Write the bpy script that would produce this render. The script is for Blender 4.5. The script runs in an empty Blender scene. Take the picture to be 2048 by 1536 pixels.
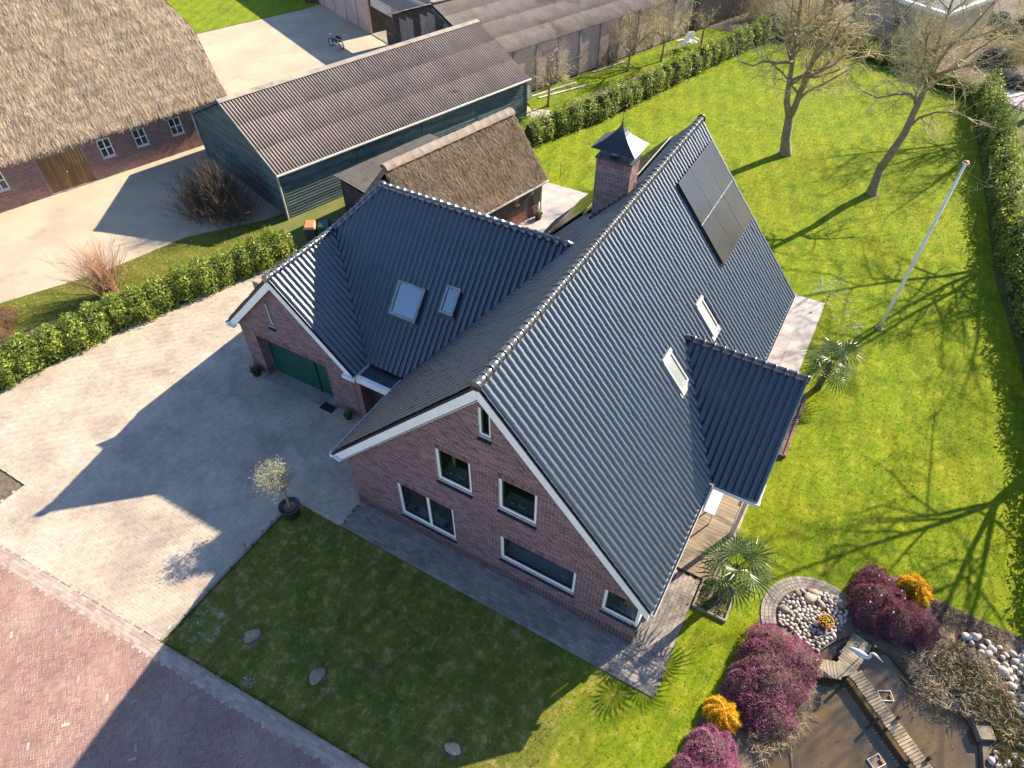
import bpy, bmesh, math, random
import numpy as np
from mathutils import Vector, Matrix
from mathutils.geometry import tessellate_polygon
random.seed(7); RNG = np.random.default_rng(7)
SC = bpy.context.scene; COL = SC.collection
R = math.radians
# ---------------------------------------------------------------- camera
cam = bpy.data.cameras.new('camera'); camo = bpy.data.objects.new('camera', cam); COL.objects.link(camo)
CAM = Vector((11.0, -8.756, 19.359))
camo.location = CAM; camo.rotation_euler = (R(90 - 46.048), 0, R(29.747))
cam.sensor_width = 36; cam.lens = 1338.4 / 2048 * 36; cam.clip_end = 2000; cam.clip_start = .1
SC.camera = camo
# ---------------------------------------------------------------- sky, sun, exposure
SUN_EL = 31.3; SX, SY = .422, .906            # horizontal direction towards the sun
w = bpy.data.worlds.new('World'); SC.world = w; w.use_nodes = True
nt = w.node_tree; nt.nodes.clear()
sky = nt.nodes.new('ShaderNodeTexSky'); sky.sky_type = 'NISHITA'; sky.sun_disc = False
sky.sun_elevation = R(SUN_EL); sky.sun_rotation = math.atan2(SX, SY); sky.air_density = 1.0; sky.dust_density = .4; sky.ozone_density = 5.0
bg = nt.nodes.new('ShaderNodeBackground'); bg.inputs[1].default_value = .10
wo = nt.nodes.new('ShaderNodeOutputWorld'); nt.links.new(sky.outputs[0], bg.inputs[0]); nt.links.new(bg.outputs[0], wo.inputs[0])
sl = bpy.data.lights.new('sun', 'SUN'); sl.energy = 4.9; sl.angle = R(.55); sl.color = (1, .87, .68)
so = bpy.data.objects.new('sun', sl); COL.objects.link(so)
ce = math.cos(R(SUN_EL))
so.rotation_euler = Vector((SX * ce, SY * ce, math.sin(R(SUN_EL)))).to_track_quat('Z', 'Y').to_euler()
so.location = (20, 30, 40)
SC.view_settings.view_transform = 'Standard'; SC.view_settings.look = 'None'; SC.view_settings.gamma = 1
SC.view_settings.use_curve_mapping = False; SC.view_settings.exposure = 1.4
SC.cycles.max_bounces = 8; SC.cycles.transparent_max_bounces = 12
# ---------------------------------------------------------------- materials
def lin(r, g, b):
    f = lambda c: (c / 255 / 12.92) if c <= 10 else ((c / 255 + .055) / 1.055) ** 2.4
    return (f(r), f(g), f(b), 1)
class NT:
    def __init__(s, m): s.t = m.node_tree; s.n = s.t.nodes; s.l = s.t.links
    def add(s, typ, **k):
        n = s.n.new(typ)
        for a, b in k.items(): setattr(n, a, b)
        return n
    def put(s, sock, v):
        if isinstance(v, bpy.types.NodeSocket): s.l.new(v, sock)
        else: sock.default_value = v
    def math(s, op, a, b=0.0, c=0.0):
        n = s.add('ShaderNodeMath', operation=op)
        for i, v in enumerate((a, b, c)): s.put(n.inputs[i], v)
        return n.outputs[0]
    def mix(s, f, a, b, mode='MIX'):
        n = s.add('ShaderNodeMix', data_type='RGBA', blend_type=mode)
        s.put(n.inputs['Factor'], f); s.put(n.inputs[6], a); s.put(n.inputs[7], b); return n.outputs[2]
    def noise(s, sc, det=4, rough=.55, vec=None, dist=0):
        n = s.add('ShaderNodeTexNoise'); n.inputs['Scale'].default_value = sc; n.inputs['Detail'].default_value = det
        n.inputs['Roughness'].default_value = rough; n.inputs['Distortion'].default_value = dist
        s.l.new(vec or s.pos(), n.inputs['Vector']); return n.outputs['Fac']
    def pos(s):
        if not hasattr(s, 'g'): s.g = s.add('ShaderNodeNewGeometry')
        return s.g.outputs['Position']
    def vecmul(s, v, k):
        n = s.add('ShaderNodeVectorMath', operation='MULTIPLY'); s.l.new(v, n.inputs[0]); n.inputs[1].default_value = k; return n.outputs[0]
    def rand(s):
        s.pos(); oi = s.add('ShaderNodeObjectInfo')
        return s.math('FRACT', s.math('ADD', s.g.outputs['Random Per Island'], oi.outputs['Random']))
    def ramp(s, f, a, b):
        n = s.add('ShaderNodeMapRange', interpolation_type='SMOOTHSTEP'); s.put(n.inputs[0], f); n.inputs[1].default_value = a; n.inputs[2].default_value = b; return n.outputs[0]
def newmat(name):
    m = bpy.data.materials.new(name); m.use_nodes = True; m.node_tree.nodes.clear(); return m, NT(m)
def bsdf(t, col, rough, bump=None, bstr=.3, bdist=.02, **k):
    b = t.add('ShaderNodeBsdfPrincipled'); t.put(b.inputs['Base Color'], col); t.put(b.inputs['Roughness'], rough)
    for a, v in k.items(): t.put(b.inputs[a.replace('_', ' ')], v)
    if bump is not None:
        bm = t.add('ShaderNodeBump'); bm.inputs['Strength'].default_value = bstr; bm.inputs['Distance'].default_value = bdist
        t.l.new(bump, bm.inputs['Height']); t.l.new(bm.outputs[0], b.inputs['Normal'])
    o = t.add('ShaderNodeOutputMaterial'); t.l.new(b.outputs[0], o.inputs[0]); return b
MATS = {}
def M(name, c1, c2=None, rough=.8, ns=3., var=.15, bump=0, bs=40, stretch=None, c3=None, c3r=(.55, .75), c3s=.6, trans=0, dirt=None, **k):
    m, t = newmat(name); v = t.pos()
    if stretch: v = t.vecmul(v, stretch)
    col = c1
    if c2: col = t.mix(t.ramp(t.noise(ns, 5, .6, v), .35, .65), c1, c2)
    if c3: col = t.mix(t.math('MULTIPLY', t.ramp(t.noise(c3s, 6, .65), *c3r), .8), col, c3)
    if dirt: col = t.mix(t.math('MULTIPLY', t.ramp(t.noise(dirt[0], 6, .68, None, .6), .50, .72), dirt[1]), col, dirt[2])
    if var:
        r = t.rand(); f = t.math('MULTIPLY_ADD', r, 2 * var, 1 - var)
        hv = t.add('ShaderNodeHueSaturation'); t.put(hv.inputs['Color'], col); t.put(hv.inputs['Value'], f); t.put(hv.inputs['Hue'], t.math('MULTIPLY_ADD', t.math('FRACT', t.math('MULTIPLY', r, 7.3)), .02 * min(1, var * 6), .5 - .01 * min(1, var * 6))); col = hv.outputs[0]
    b = bsdf(t, col, rough, t.noise(bs, 4, .6, v) if bump else None, bump, **k)
    if trans:
        tl = t.add('ShaderNodeBsdfTranslucent'); t.put(tl.inputs[0], t.mix(.25, col, (.9, .85, .2, 1), 'MULTIPLY') if name.startswith('leaf') else col); mx = t.add('ShaderNodeMixShader'); mx.inputs[0].default_value = trans
        o = [n for n in t.n if n.type == 'OUTPUT_MATERIAL'][0]; t.l.new(b.outputs[0], mx.inputs[1]); t.l.new(tl.outputs[0], mx.inputs[2]); t.l.new(mx.outputs[0], o.inputs[0])
    MATS[name] = m; return m
M('tile', (.003, .010, .022, 1), (.006, .014, .027, 1), .46, 1.5, .3, .05, 60, c3=(.030, .028, .022, 1), c3r=(.58, .78), c3s=1.3, IOR=2.2, Specular_Tint=(.86, .94, 1, 1))
M('ridge_tile', (.020, .023, .028, 1), (.028, .031, .036, 1), .30, 4, .15, IOR=2.3)
M('brick', (.215, .105, .104, 1), (.185, .095, .098, 1), .85, 2., .42, .3, 120, c3=(.29, .21, .185, 1), c3r=(.58, .8), c3s=2.2)
M('mortar', (.46, .395, .365, 1), (.37, .315, .29, 1), .95, 8, 0, .3, 90)
M('plinth', (.13, .052, .055, 1), (.095, .043, .048, 1), .7, 3, .25, .3, 90)
M('brick_old', (.25, .115, .08, 1), (.17, .085, .068, 1), .9, 1.2, .28, .3, 80, c3=(.19, .15, .08, 1), c3r=(.5, .75), c3s=.9)
M('white', (.86, .85, .82, 1), (.78, .77, .74, 1), .45, 2, 0)
M('offwhite', (.62, .60, .55, 1), (.50, .48, .43, 1), .55, 3, .05)
M('alu', (.46, .44, .40, 1), (.38, .36, .33, 1), .5, 3, .05)
M('zinc', (.30, .31, .32, 1), (.20, .21, .22, 1), .5, 3, 0, c3=(.12, .13, .10, 1), Metallic=.6)
M('lead', (.045, .05, .055, 1), (.03, .034, .04, 1), .55, 5, 0)
M('black_paint', (.015, .015, .017, 1), None, .45, 3, 0)
M('darkframe', (.025, .035, .035, 1), None, .4, 3, 0)
M('glaze_sill', (.012, .018, .03, 1), None, .2, 3, .3)
M('door_green', (.006, .075, .055, 1), (.004, .060, .045, 1), .45, .5, .05)
M('paver', (.48, .39, .30, 1), (.36, .295, .235, 1), .9, .55, .09, .35, 60, c3=(.55, .46, .36, 1), c3r=(.45, .7), c3s=.35, dirt=(.55, .55, (.25, .205, .165, 1)))
M('paver_path', (.31, .26, .22, 1), (.23, .20, .175, 1), .9, .9, .22, .35, 60)
M('paver_red', (.335, .185, .150, 1), (.26, .145, .118, 1), .9, .5, .14, .35, 60, c3=(.40, .27, .22, 1), c3r=(.45, .75), c3s=.4, dirt=(.9, .4, (.17, .11, .095, 1)))
M('paver_strip', (.44, .33, .265, 1), (.36, .265, .215, 1), .9, 1, .2, .35, 60)
M('joint_sand', (.55, .48, .40, 1), (.30, .26, .21, 1), 1, 1.2, 0, .3, 60)
M('joint_dark', (.17, .145, .12, 1), (.10, .09, .075, 1), 1, 2, 0, .3, 60)
M('slab', (.50, .44, .40, 1), (.40, .35, .32, 1), .85, 1.5, .08, .15, 40, c3=(.30, .28, .27, 1), c3r=(.52, .75), c3s=1.3)
M('gravel', (.51, .42, .30, 1), (.41, .34, .25, 1), 1, .35, 0, .8, 45, c3=(.21, .19, .13, 1), c3r=(.55, .8), c3s=.28)
M('soil', (.19, .145, .105, 1), (.12, .09, .065, 1), 1, 2.2, 0, 1., 14, c3=(.28, .23, .18, 1), c3s=4)
M('meadow', (.10, .135, .02, 1), (.15, .15, .035, 1), 1, .8, 0, .8, 22, c3=(.19, .145, .09, 1), c3r=(.5, .7), c3s=.25)
M('thatch', (.66, .53, .38, 1), (.46, .36, .25, 1), 1, 1.6, .45, .6, 30, trans=0.2)
M('thatch_base', (.28, .215, .15, 1), (.14, .11, .08, 1), 1, 6, 0, 1, 20)
M('thatch_dark', (.30, .22, .145, 1), (.20, .15, .10, 1), 1, 1.6, .42, .6, 30)
M('thatch_ridge', (.21, .17, .14, 1), (.16, .13, .11, 1), .95, 3, .12, .6, 30)
M('asbestos', (.50, .40, .325, 1), (.385, .305, .24, 1), .95, 2.0, .07, .5, 25, c3=(.10, .085, .06, 1), c3r=(.6, .75), c3s=1.6)
M('asbestos_moss', (.40, .34, .285, 1), (.295, .25, .205, 1), .95, 1.2, .07, .5, 25, c3=(.13, .095, .03, 1), c3r=(.56, .68), c3s=.55)
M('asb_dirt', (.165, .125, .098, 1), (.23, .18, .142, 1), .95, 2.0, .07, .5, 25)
M('asb_grey', (.42, .365, .28, 1), (.31, .27, .205, 1), .95, 2.0, .05, .5, 25, c3=(.13, .11, .05, 1), c3r=(.55, .72), c3s=2)
M('barn_board', (.10, .145, .135, 1), (.06, .095, .095, 1), .85, .9, .26, .3, 25, stretch=(1, 1, 5), c3=(.15, .155, .115, 1), c3r=(.55, .8), c3s=1.4)
M('wood_dark', (.055, .042, .033, 1), (.035, .028, .024, 1), .8, 3, .2, .3, 30)
M('wood_door', (.24, .13, .05, 1), (.16, .085, .035, 1), .7, 2, .25, .3, 30, stretch=(3, 3, .5))
M('wood_deck', (.31, .245, .165, 1), (.24, .19, .13, 1), .85, 2, .14, .35, 50, stretch=(1, 6, 1))
M('wood_jetty', (.36, .29, .195, 1), (.24, .195, .13, 1), .9, 4, .2, .4, 50)
M('wood_grey', (.30, .26, .21, 1), (.20, .17, .14, 1), .9, 4, .15, .3, 50)
M('pink_panel', (.56, .385, .335, 1), (.46, .31, .27, 1), .95, .7, .10, .4, 30, c3=(.19, .14, .10, 1), c3r=(.55, .8), c3s=.5)
M('concrete', (.33, .31, .27, 1), (.24, .22, .19, 1), .95, 2, .05, .3, 40)
M('rock', (.38, .29, .20, 1), (.26, .20, .145, 1), .85, 6, .3, .4, 25)
M('pebble', (.54, .46, .38, 1), (.37, .33, .29, 1), .7, 9, .38, .2, 40)
M('leaf_laurel', (.330, .390, .055, 1), (.200, .280, .038, 1), .42, 1.3, .45, Specular_IOR_Level=.5, trans=0.45)
M('leaf_yellowgreen', (.26, .28, .03, 1), (.16, .20, .02, 1), .4, 1.3, .4, trans=0.45)
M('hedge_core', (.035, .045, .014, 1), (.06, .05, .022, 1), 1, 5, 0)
M('heather', (.50, .20, .29, 1), (.36, .135, .20, 1), .9, 2.2, .45, c3=(.17, .10, .06, 1), c3r=(.52, .7), c3s=1.6, trans=0.45)
M('heather_pink', (.55, .23, .36, 1), (.40, .15, .25, 1), .9, 2.2, .45, trans=0.45)
M('heather_dark', (.36, .13, .16, 1), (.23, .085, .11, 1), .9, 2.2, .5, c3=(.30, .10, .10, 1), c3r=(.55, .75), c3s=2.5, trans=0.45)
M('conifer_gold', (.92, .56, .05, 1), (.80, .60, .05, 1), .85, 2.5, .3, trans=0.5)
M('twig_core', (.06, .04, .032, 1), (.09, .06, .035, 1), 1, 5, 0)
M('straw', (.56, .46, .31, 1), (.40, .32, .20, 1), .9, 2, .35, trans=0.35)
M('reed_green', (.16, .15, .035, 1), (.09, .10, .025, 1), .9, 2, .45, trans=0.45)
M('bark', (.30, .235, .16, 1), (.20, .16, .115, 1), .95, 4, 0, .7, 20, c3=(.22, .20, .05, 1), c3r=(.5, .7), c3s=3)
M('bark_twig', (.60, .50, .25, 1), (.45, .37, .21, 1), .95, 1.5, .2)
M('twig_red', (.46, .27, .15, 1), (.36, .20, .12, 1), .9, 3, .3)
M('dry_brown', (.24, .175, .125, 1), (.16, .12, .085, 1), 1, 3, .35, trans=0.3)
M('dry_orange', (.34, .19, .075, 1), (.26, .15, .06, 1), 1, 3, .35, trans=0.35)
M('palm_leaf', (.13, .19, .045, 1), (.08, .14, .03, 1), .36, 3, .35, Specular_IOR_Level=.6, trans=0.4)
M('palm_trunk', (.15, .10, .06, 1), (.09, .06, .04, 1), 1, 6, 0, 1, 20)
M('olive_leaf', (.52, .49, .34, 1), (.36, .36, .24, 1), .6, 3, .35, trans=0.4)
M('pot_black', (.02, .02, .022, 1), (.03, .03, .03, 1), .5, 3, 0)
M('terracotta', (.45, .16, .07, 1), (.38, .13, .06, 1), .8, 4, 0)
M('flower_yellow', (.75, .50, .01, 1), (.65, .38, .01, 1), .7, 3, .3, trans=0.4)
M('flower_leaf', (.04, .075, .015, 1), None, .7, 3, .4, trans=0.4)
M('bright_leaf', (.13, .20, .03, 1), (.09, .15, .025, 1), .5, 3, .3, trans=0.45)
M('plastic_green', (.03, .09, .05, 1), (.025, .07, .04, 1), .45, 3, 0)
M('plastic_orange', (.60, .24, .10, 1), (.5, .2, .09, 1), .5, 3, 0)
M('plastic_grey', (.05, .055, .06, 1), None, .5, 3, 0)
M('rubber', (.012, .012, .013, 1), None, .8, 3, 0)
M('chrome', (.55, .57, .6, 1), None, .25, 3, 0, Metallic=1.)
M('moped_blue', (.03, .05, .09, 1), None, .35, 3, 0)
M('heron_white', (.62, .64, .66, 1), (.48, .51, .55, 1), .6, 8, 0)
M('beak', (.40, .30, .12, 1), None, .5, 3, 0)
M('interior', (.34, .29, .24, 1), (.24, .20, .17, 1), .95, .6, 0)
M('interior_pale', (.55, .52, .50, 1), None, .9, 3, 0)
M('curtain', (.10, .085, .075, 1), (.06, .05, .045, 1), .95, 12, 0, stretch=(1, 1, .02))
M('ornament_cream', (.50, .38, .24, 1), None, .6, 3, 0)
M('ornament_orange', (.70, .33, .03, 1), (.6, .26, .02, 1), .7, 6, 0)
M('lamp_red', (.6, .06, .03, 1), None, .4, 3, 0)
M('chip_white', (.72, .72, .70, 1), None, .8, 3, .1)
M('house_pale', (.52, .40, .33, 1), (.43, .33, .27, 1), .95, 1, 0)
M('bluegrey_leaf', (.14, .18, .17, 1), (.09, .12, .11, 1), .8, 3, .35, trans=0.4)
m, t = newmat('land')
gc = t.mix(t.ramp(t.noise(.8, 5, .6), .35, .65), (.10, .135, .02, 1), (.15, .15, .035, 1)); gc = t.mix(t.math('MULTIPLY', t.ramp(t.noise(.25, 6, .65), .5, .7), .8), gc, (.19, .145, .09, 1))
ln = t.add('ShaderNodeVectorMath', operation='LENGTH'); t.l.new(t.pos(), ln.inputs[0])
gc = t.mix(t.ramp(ln.outputs['Value'], 75, 110), gc, t.mix(t.ramp(t.noise(.02, 3), .4, .6), (.33, .27, .20, 1), (.26, .22, .15, 1)))  # unseen far ground turned pale beige for its reflection in the roof tiles
bsdf(t, gc, 1, t.noise(22, 4), .8); MATS['land'] = m
# grass: mottled, faint mowing bands and turf seams
def grass(name, g1, g2, dry, moss, dryamt, bands=.0):
    m, t = newmat(name)
    col = t.mix(t.ramp(t.noise(.9, 6, .62), .32, .68), g1, g2)
    col = t.mix(t.math('MULTIPLY', t.ramp(t.noise(3.1, 7, .7), .50, .72), dryamt), col, dry)
    col = t.mix(t.math('MULTIPLY', t.ramp(t.noise(.42, 4, .6), .50, .70), .55), col, moss)
    if bands:
        sx = t.add('ShaderNodeSeparateXYZ'); t.l.new(t.pos(), sx.inputs[0])
        u = t.math('ADD', t.math('MULTIPLY', sx.outputs[0], .92), t.math('MULTIPLY', sx.outputs[1], .36))
        u = t.math('ADD', u, t.math('MULTIPLY', t.noise(.6, 2), .25))
        s = t.math('SINE', t.math('MULTIPLY', u, 2 * math.pi / 1.05))
        hv = t.add('ShaderNodeHueSaturation'); t.put(hv.inputs['Color'], col); t.put(hv.inputs['Value'], t.math('MULTIPLY_ADD', s, bands, 1)); col = hv.outputs[0]
    r = t.rand(); hv = t.add('ShaderNodeHueSaturation'); t.put(hv.inputs['Color'], col)
    f = t.math('MULTIPLY', t.math('MULTIPLY_ADD', t.noise(38, 3, .7), .9, .55), t.math('MULTIPLY_ADD', r, .5, .75))
    t.put(hv.inputs['Value'], f); col = hv.outputs[0]
    bsdf(t, col, .95, t.noise(45, 5, .75), .9, .04, Specular_IOR_Level=.15); MATS[name] = m
grass('lawn', (.150, .225, .010, 1), (.215, .250, .012, 1), (.33, .29, .035, 1), (.105, .165, .010, 1), .55, .07)
grass('lawn_front', (.100, .135, .016, 1), (.150, .165, .022, 1), (.24, .19, .08, 1), (.060, .085, .016, 1), .55)
grass('verge', (.12, .15, .016, 1), (.19, .19, .03, 1), (.30, .24, .10, 1), (.08, .10, .016, 1), .6)
# glass, water, solar glass
def glassmat(name, tint, refl=.06):
    m, t = newmat(name); tr = t.add('ShaderNodeBsdfTransparent'); tr.inputs[0].default_value = tint
    g = t.add('ShaderNodeBsdfGlossy'); g.inputs['Roughness'].default_value = .02
    lw = t.add('ShaderNodeLayerWeight'); lw.inputs['Blend'].default_value = .5
    mx = t.add('ShaderNodeMixShader'); t.put(mx.inputs[0], t.math('MULTIPLY_ADD', t.math('POWER', lw.outputs['Facing'], 5.0), .9, refl)); t.l.new(tr.outputs[0], mx.inputs[1]); t.l.new(g.outputs[0], mx.inputs[2])
    o = t.add('ShaderNodeOutputMaterial'); t.l.new(mx.outputs[0], o.inputs[0]); MATS[name] = m
glassmat('glass', (.75, .80, .80, 1)); glassmat('glass_sky', (.92, .95, .98, 1), .30)
M('glass_pale', (.27, .30, .28, 1), (.33, .35, .33, 1), .06, 1, 0, Specular_IOR_Level=.9)
M('solar', (.016, .013, .012, 1), (.024, .019, .018, 1), .20, .7, .12, IOR=1.55)
m, t = newmat('water')
wc = t.mix(t.ramp(t.noise(.8, 5, .6), .35, .7), (.105, .072, .040, 1), (.135, .090, .036, 1))
wc = t.mix(t.math('MULTIPLY', t.ramp(t.noise(4, 6, .7), .5, .8), .5), wc, (.13, .085, .03, 1))
bsdf(t, wc, .04, t.noise(5, 3), .05, .02, Specular_IOR_Level=.5, IOR=1.52); MATS['water'] = m
# ---------------------------------------------------------------- mesh helpers
class MB:
    def __init__(s): s.v = []; s.f = []; s.m = []; s.cur = 0
    def face(s, pts):
        i = len(s.v); s.v.extend(pts); s.f.append(tuple(range(i, i + len(pts)))); s.m.append(s.cur)
    def quads(s, vs, fs):
        i = len(s.v); s.v.extend(vs); s.f.extend([tuple(a + i for a in f) for f in fs]); s.m.extend([s.cur] * len(fs))
    def box(s, x0, x1, y0, y1, z0, z1, mat=None):
        c = [(x0, y0, z0), (x1, y0, z0), (x1, y1, z0), (x0, y1, z0), (x0, y0, z1), (x1, y0, z1), (x1, y1, z1), (x0, y1, z1)]
        if mat is not None: c = [tuple(mat @ Vector(p)) for p in c]
        s.quads(c, [(0, 3, 2, 1), (4, 5, 6, 7), (0, 1, 5, 4), (1, 2, 6, 5), (2, 3, 7, 6), (3, 0, 4, 7)]); return s
    def bar(s, a, b, wd, ht, up=(0, 0, 1)):
        a, b = Vector(a), Vector(b); d = b - a; L = d.length; d.normalize(); u = Vector(up)
        x = d.cross(u)
        if x.length < 1e-4: x = Vector((1, 0, 0))
        x.normalize(); u = x.cross(d)
        m = Matrix((x, d, u)).transposed().to_4x4(); m.translation = a
        return s.box(-wd / 2, wd / 2, 0, L, -ht / 2, ht / 2, m)
    def tube(s, pts, rads, n=6, cap=True):
        pts = [Vector(p) for p in pts]; base = len(s.v); prev = None
        for i, p in enumerate(pts):
            d = (pts[min(i + 1, len(pts) - 1)] - pts[max(i - 1, 0)])
            if d.length < 1e-6: d = Vector((0, 0, 1))
            d.normalize()
            if prev is None: x = d.cross(Vector((.3, .2, 1)) if abs(d.z) < .9 else Vector((1, 0, .1)))
            else: x = prev - d * prev.dot(d)
            x.normalize(); y = d.cross(x); prev = x; r = rads[i] if hasattr(rads, '__len__') else rads
            for k in range(n):
                a = 2 * math.pi * k / n; s.v.append(tuple(p + (x * math.cos(a) + y * math.sin(a)) * r))
        fs = []
        for i in range(len(pts) - 1):
            for k in range(n):
                k2 = (k + 1) % n; fs.append((base + i * n + k, base + i * n + k2, base + (i + 1) * n + k2, base + (i + 1) * n + k))
        if cap: fs.append(tuple(base + k for k in range(n))[::-1]); fs.append(tuple(base + (len(pts) - 1) * n + k for k in range(n)))
        s.f.extend(fs); s.m.extend([s.cur] * len(fs)); return s
    def lathe(s, prof, c=(0, 0, 0), n=16):
        base = len(s.v); c = Vector(c)
        for r, z in prof:
            for k in range(n):
                a = 2 * math.pi * k / n; s.v.append((c.x + r * math.cos(a), c.y + r * math.sin(a), c.z + z))
        fs = []
        for i in range(len(prof) - 1):
            for k in range(n):
                k2 = (k + 1) % n; fs.append((base + i * n + k, base + i * n + k2, base + (i + 1) * n + k2, base + (i + 1) * n + k))
        fs.append(tuple(base + k for k in range(n))[::-1]); fs.append(tuple(base + (len(prof) - 1) * n + k for k in range(n)))
        s.f.extend(fs); s.m.extend([s.cur] * len(fs)); return s
    def poly(s, outer, z=0, holes=()):
        loops = [[Vector((p[0], p[1], 0)) for p in outer]] + [[Vector((p[0], p[1], 0)) for p in h] for h in holes]
        flat = [p for l in loops for p in l]; tr = tessellate_polygon(loops); i = len(s.v)
        s.v.extend([(p.x, p.y, z) for p in flat])
        for a, b, c in tr:
            n = (flat[b] - flat[a]).cross(flat[c] - flat[a]).z
            s.f.append((i + a, i + b, i + c) if n > 0 else (i + a, i + c, i + b)); s.m.append(s.cur)
        return s
    def prism(s, outline, y0, y1, axis='y'):
        "outline of (x,z) swept along y"
        n = len(outline); A = [(x, y0, z) for x, z in outline]; B = [(x, y1, z) for x, z in outline]
        s.quads(A + B, [tuple(range(n)), tuple(range(2 * n - 1, n - 1, -1))] + [(i, i + n, (i + 1) % n + n, (i + 1) % n) for i in range(n)]); return s
    def arrays(s, V, F):
        i = len(s.v); s.v.extend(map(tuple, V.tolist())); s.f.extend([tuple(x) for x in (F + i).tolist()]); s.m.extend([s.cur] * len(F)); return s
    def mesh(s, name, mats, smooth=False):
        me = bpy.data.meshes.new(name); me.from_pydata(s.v, [], s.f)
        for mm in ([mats] if isinstance(mats, str) else mats): me.materials.append(MATS[mm])
        if any(s.m): me.polygons.foreach_set('material_index', s.m)
        if smooth: me.polygons.foreach_set('use_smooth', [True] * len(s.f))
        me.update(); return me
    def build(s, name, mats, parent=None, smooth=False, **k): return link(name, s.mesh(name, mats, smooth), parent, **k)
def link(name, me, parent=None, label=None, cat=None, group=None, kind=None, mw=None):
    o = bpy.data.objects.new(name, me); COL.objects.link(o)
    if mw is not None: o.matrix_basis = mw
    if parent is not None:
        o.parent = parent
        o.matrix_parent_inverse = winv(parent)
    tag(o, label, cat, group, kind); return o
def wmat(o): return o.matrix_basis.copy()   # every child is parented so that its basis is its world matrix
def winv(o):
    return wmat(o).inverted()
def tag(o, label=None, cat=None, group=None, kind=None):
    if label: o['label'] = label
    if cat: o['category'] = cat
    if group: o['group'] = group
    if kind: o['kind'] = kind
    return o
def T(name, loc, label, cat, group=None, rz=0, kind=None):
    o = bpy.data.objects.new(name, None); COL.objects.link(o); o.empty_display_size = .2
    o.matrix_basis = Matrix.Translation(loc) @ Matrix.Rotation(rz, 4, 'Z'); return tag(o, label, cat, group, kind)
def copytree(o, mw, parent=None, **k):
    c = o.copy(); COL.objects.link(c)
    if parent is None: c.matrix_basis = mw; tag(c, **k)
    else: c.parent = parent
    for ch in o.children: copytree(ch, None, c)
    return c
def inpoly(x, y, poly):
    ins = False; j = len(poly) - 1
    for i in range(len(poly)):
        xi, yi = poly[i][:2]; xj, yj = poly[j][:2]
        if (yi > y) != (yj > y) and x < (xj - xi) * (y - yi) / (yj - yi) + xi: ins = not ins
        j = i
    return ins
def inpoly_np(X, Y, poly):
    ins = np.zeros(len(X), bool); j = len(poly) - 1
    for i in range(len(poly)):
        xi, yi = poly[i][:2]; xj, yj = poly[j][:2]
        if yi != yj: ins ^= ((yi > Y) != (yj > Y)) & (X < (xj - xi) * (Y - yi) / (yj - yi) + xi)
        j = i
    return ins
def np_mesh(name, V, F, mats, parent=None, **k):
    me = bpy.data.meshes.new(name); nv = len(V); nf, c = F.shape
    me.vertices.add(nv); me.vertices.foreach_set('co', np.asarray(V, np.float32).ravel())
    me.loops.add(nf * c); me.loops.foreach_set('vertex_index', F.astype(np.int32).ravel())
    me.polygons.add(nf); me.polygons.foreach_set('loop_start', np.arange(0, nf * c, c, dtype=np.int32))
    try: me.polygons.foreach_set('loop_total', np.full(nf, c, np.int32))
    except Exception: pass
    for mm in ([mats] if isinstance(mats, str) else mats): me.materials.append(MATS[mm])
    me.update(calc_edges=True); me.validate(); me.shade_flat(); return link(name, me, parent, **k)
def leaves(P, size, up=None, aspect=.45, spread=1.0, seed=0):
    "diamond leaves at points P; up = preferred normal (array) or None"
    r = np.random.default_rng(seed); n = len(P)
    N = r.normal(size=(n, 3)) * spread
    if up is not None: N = N + up
    N /= np.linalg.norm(N, axis=1, keepdims=True) + 1e-9
    D = r.normal(size=(n, 3)); D -= N * (D * N).sum(1, keepdims=True); D /= np.linalg.norm(D, axis=1, keepdims=True) + 1e-9
    S = np.cross(N, D); L = (size * r.uniform(.6, 1.3, n))[:, None]
    a = P - D * L * .5; c = P + D * L * .5; b = P + S * L * aspect * .5 + N * L * .08; d = P - S * L * aspect * .5 + N * L * .08
    V = np.stack([a, b, c, d], 1).reshape(-1, 3); F = np.arange(n * 4).reshape(n, 4); return V, F
def blades(P, D, length, width, seed=0):
    "thin triangles from P along D"
    r = np.random.default_rng(seed); n = len(P)
    S = np.cross(D, r.normal(size=(n, 3))); S /= np.linalg.norm(S, axis=1, keepdims=True) + 1e-9
    V = np.stack([P - S * width / 2, P + S * width / 2, P + D * length[:, None]], 1).reshape(-1, 3)
    return V, np.arange(n * 3).reshape(n, 3)
def scatter(poly, n, rng):
    xs = [p[0] for p in poly]; ys = [p[1] for p in poly]; out = np.zeros((0, 2))
    while len(out) < n:
        q = rng.uniform((min(xs), min(ys)), (max(xs), max(ys)), (n * 2, 2)); out = np.concatenate([out, q[inpoly_np(q[:, 0], q[:, 1], poly)]])
    return out[:n]
# ================================================================ GROUND AND PAVING
yR = lambda x: -6.66 + .058 * x                       # kerb line of the street
POND = [(14.85, 2.55), (15.15, 3.05), (15.5, 3.45), (16.0, 3.6), (16.6, 3.55), (17.1, 3.2), (17.6, 2.95), (18.2, 2.95), (18.75, 2.75), (19.1, 2.2), (19.2, 1.4), (19.0, .6), (18.6, -1.0), (17.5, -2.6), (15.2, -2.6), (14.15, -1.6), (14.05, -.7), (14.35, .2), (14.6, .9), (14.95, 1.55)]
ground = MB(); ground.poly([(-400, -300), (400, -300), (400, 500), (-400, 500)], -.06, [POND]).build('ground', 'land', kind='structure', label='rough grass and soil around the plots', cat='ground')
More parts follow.
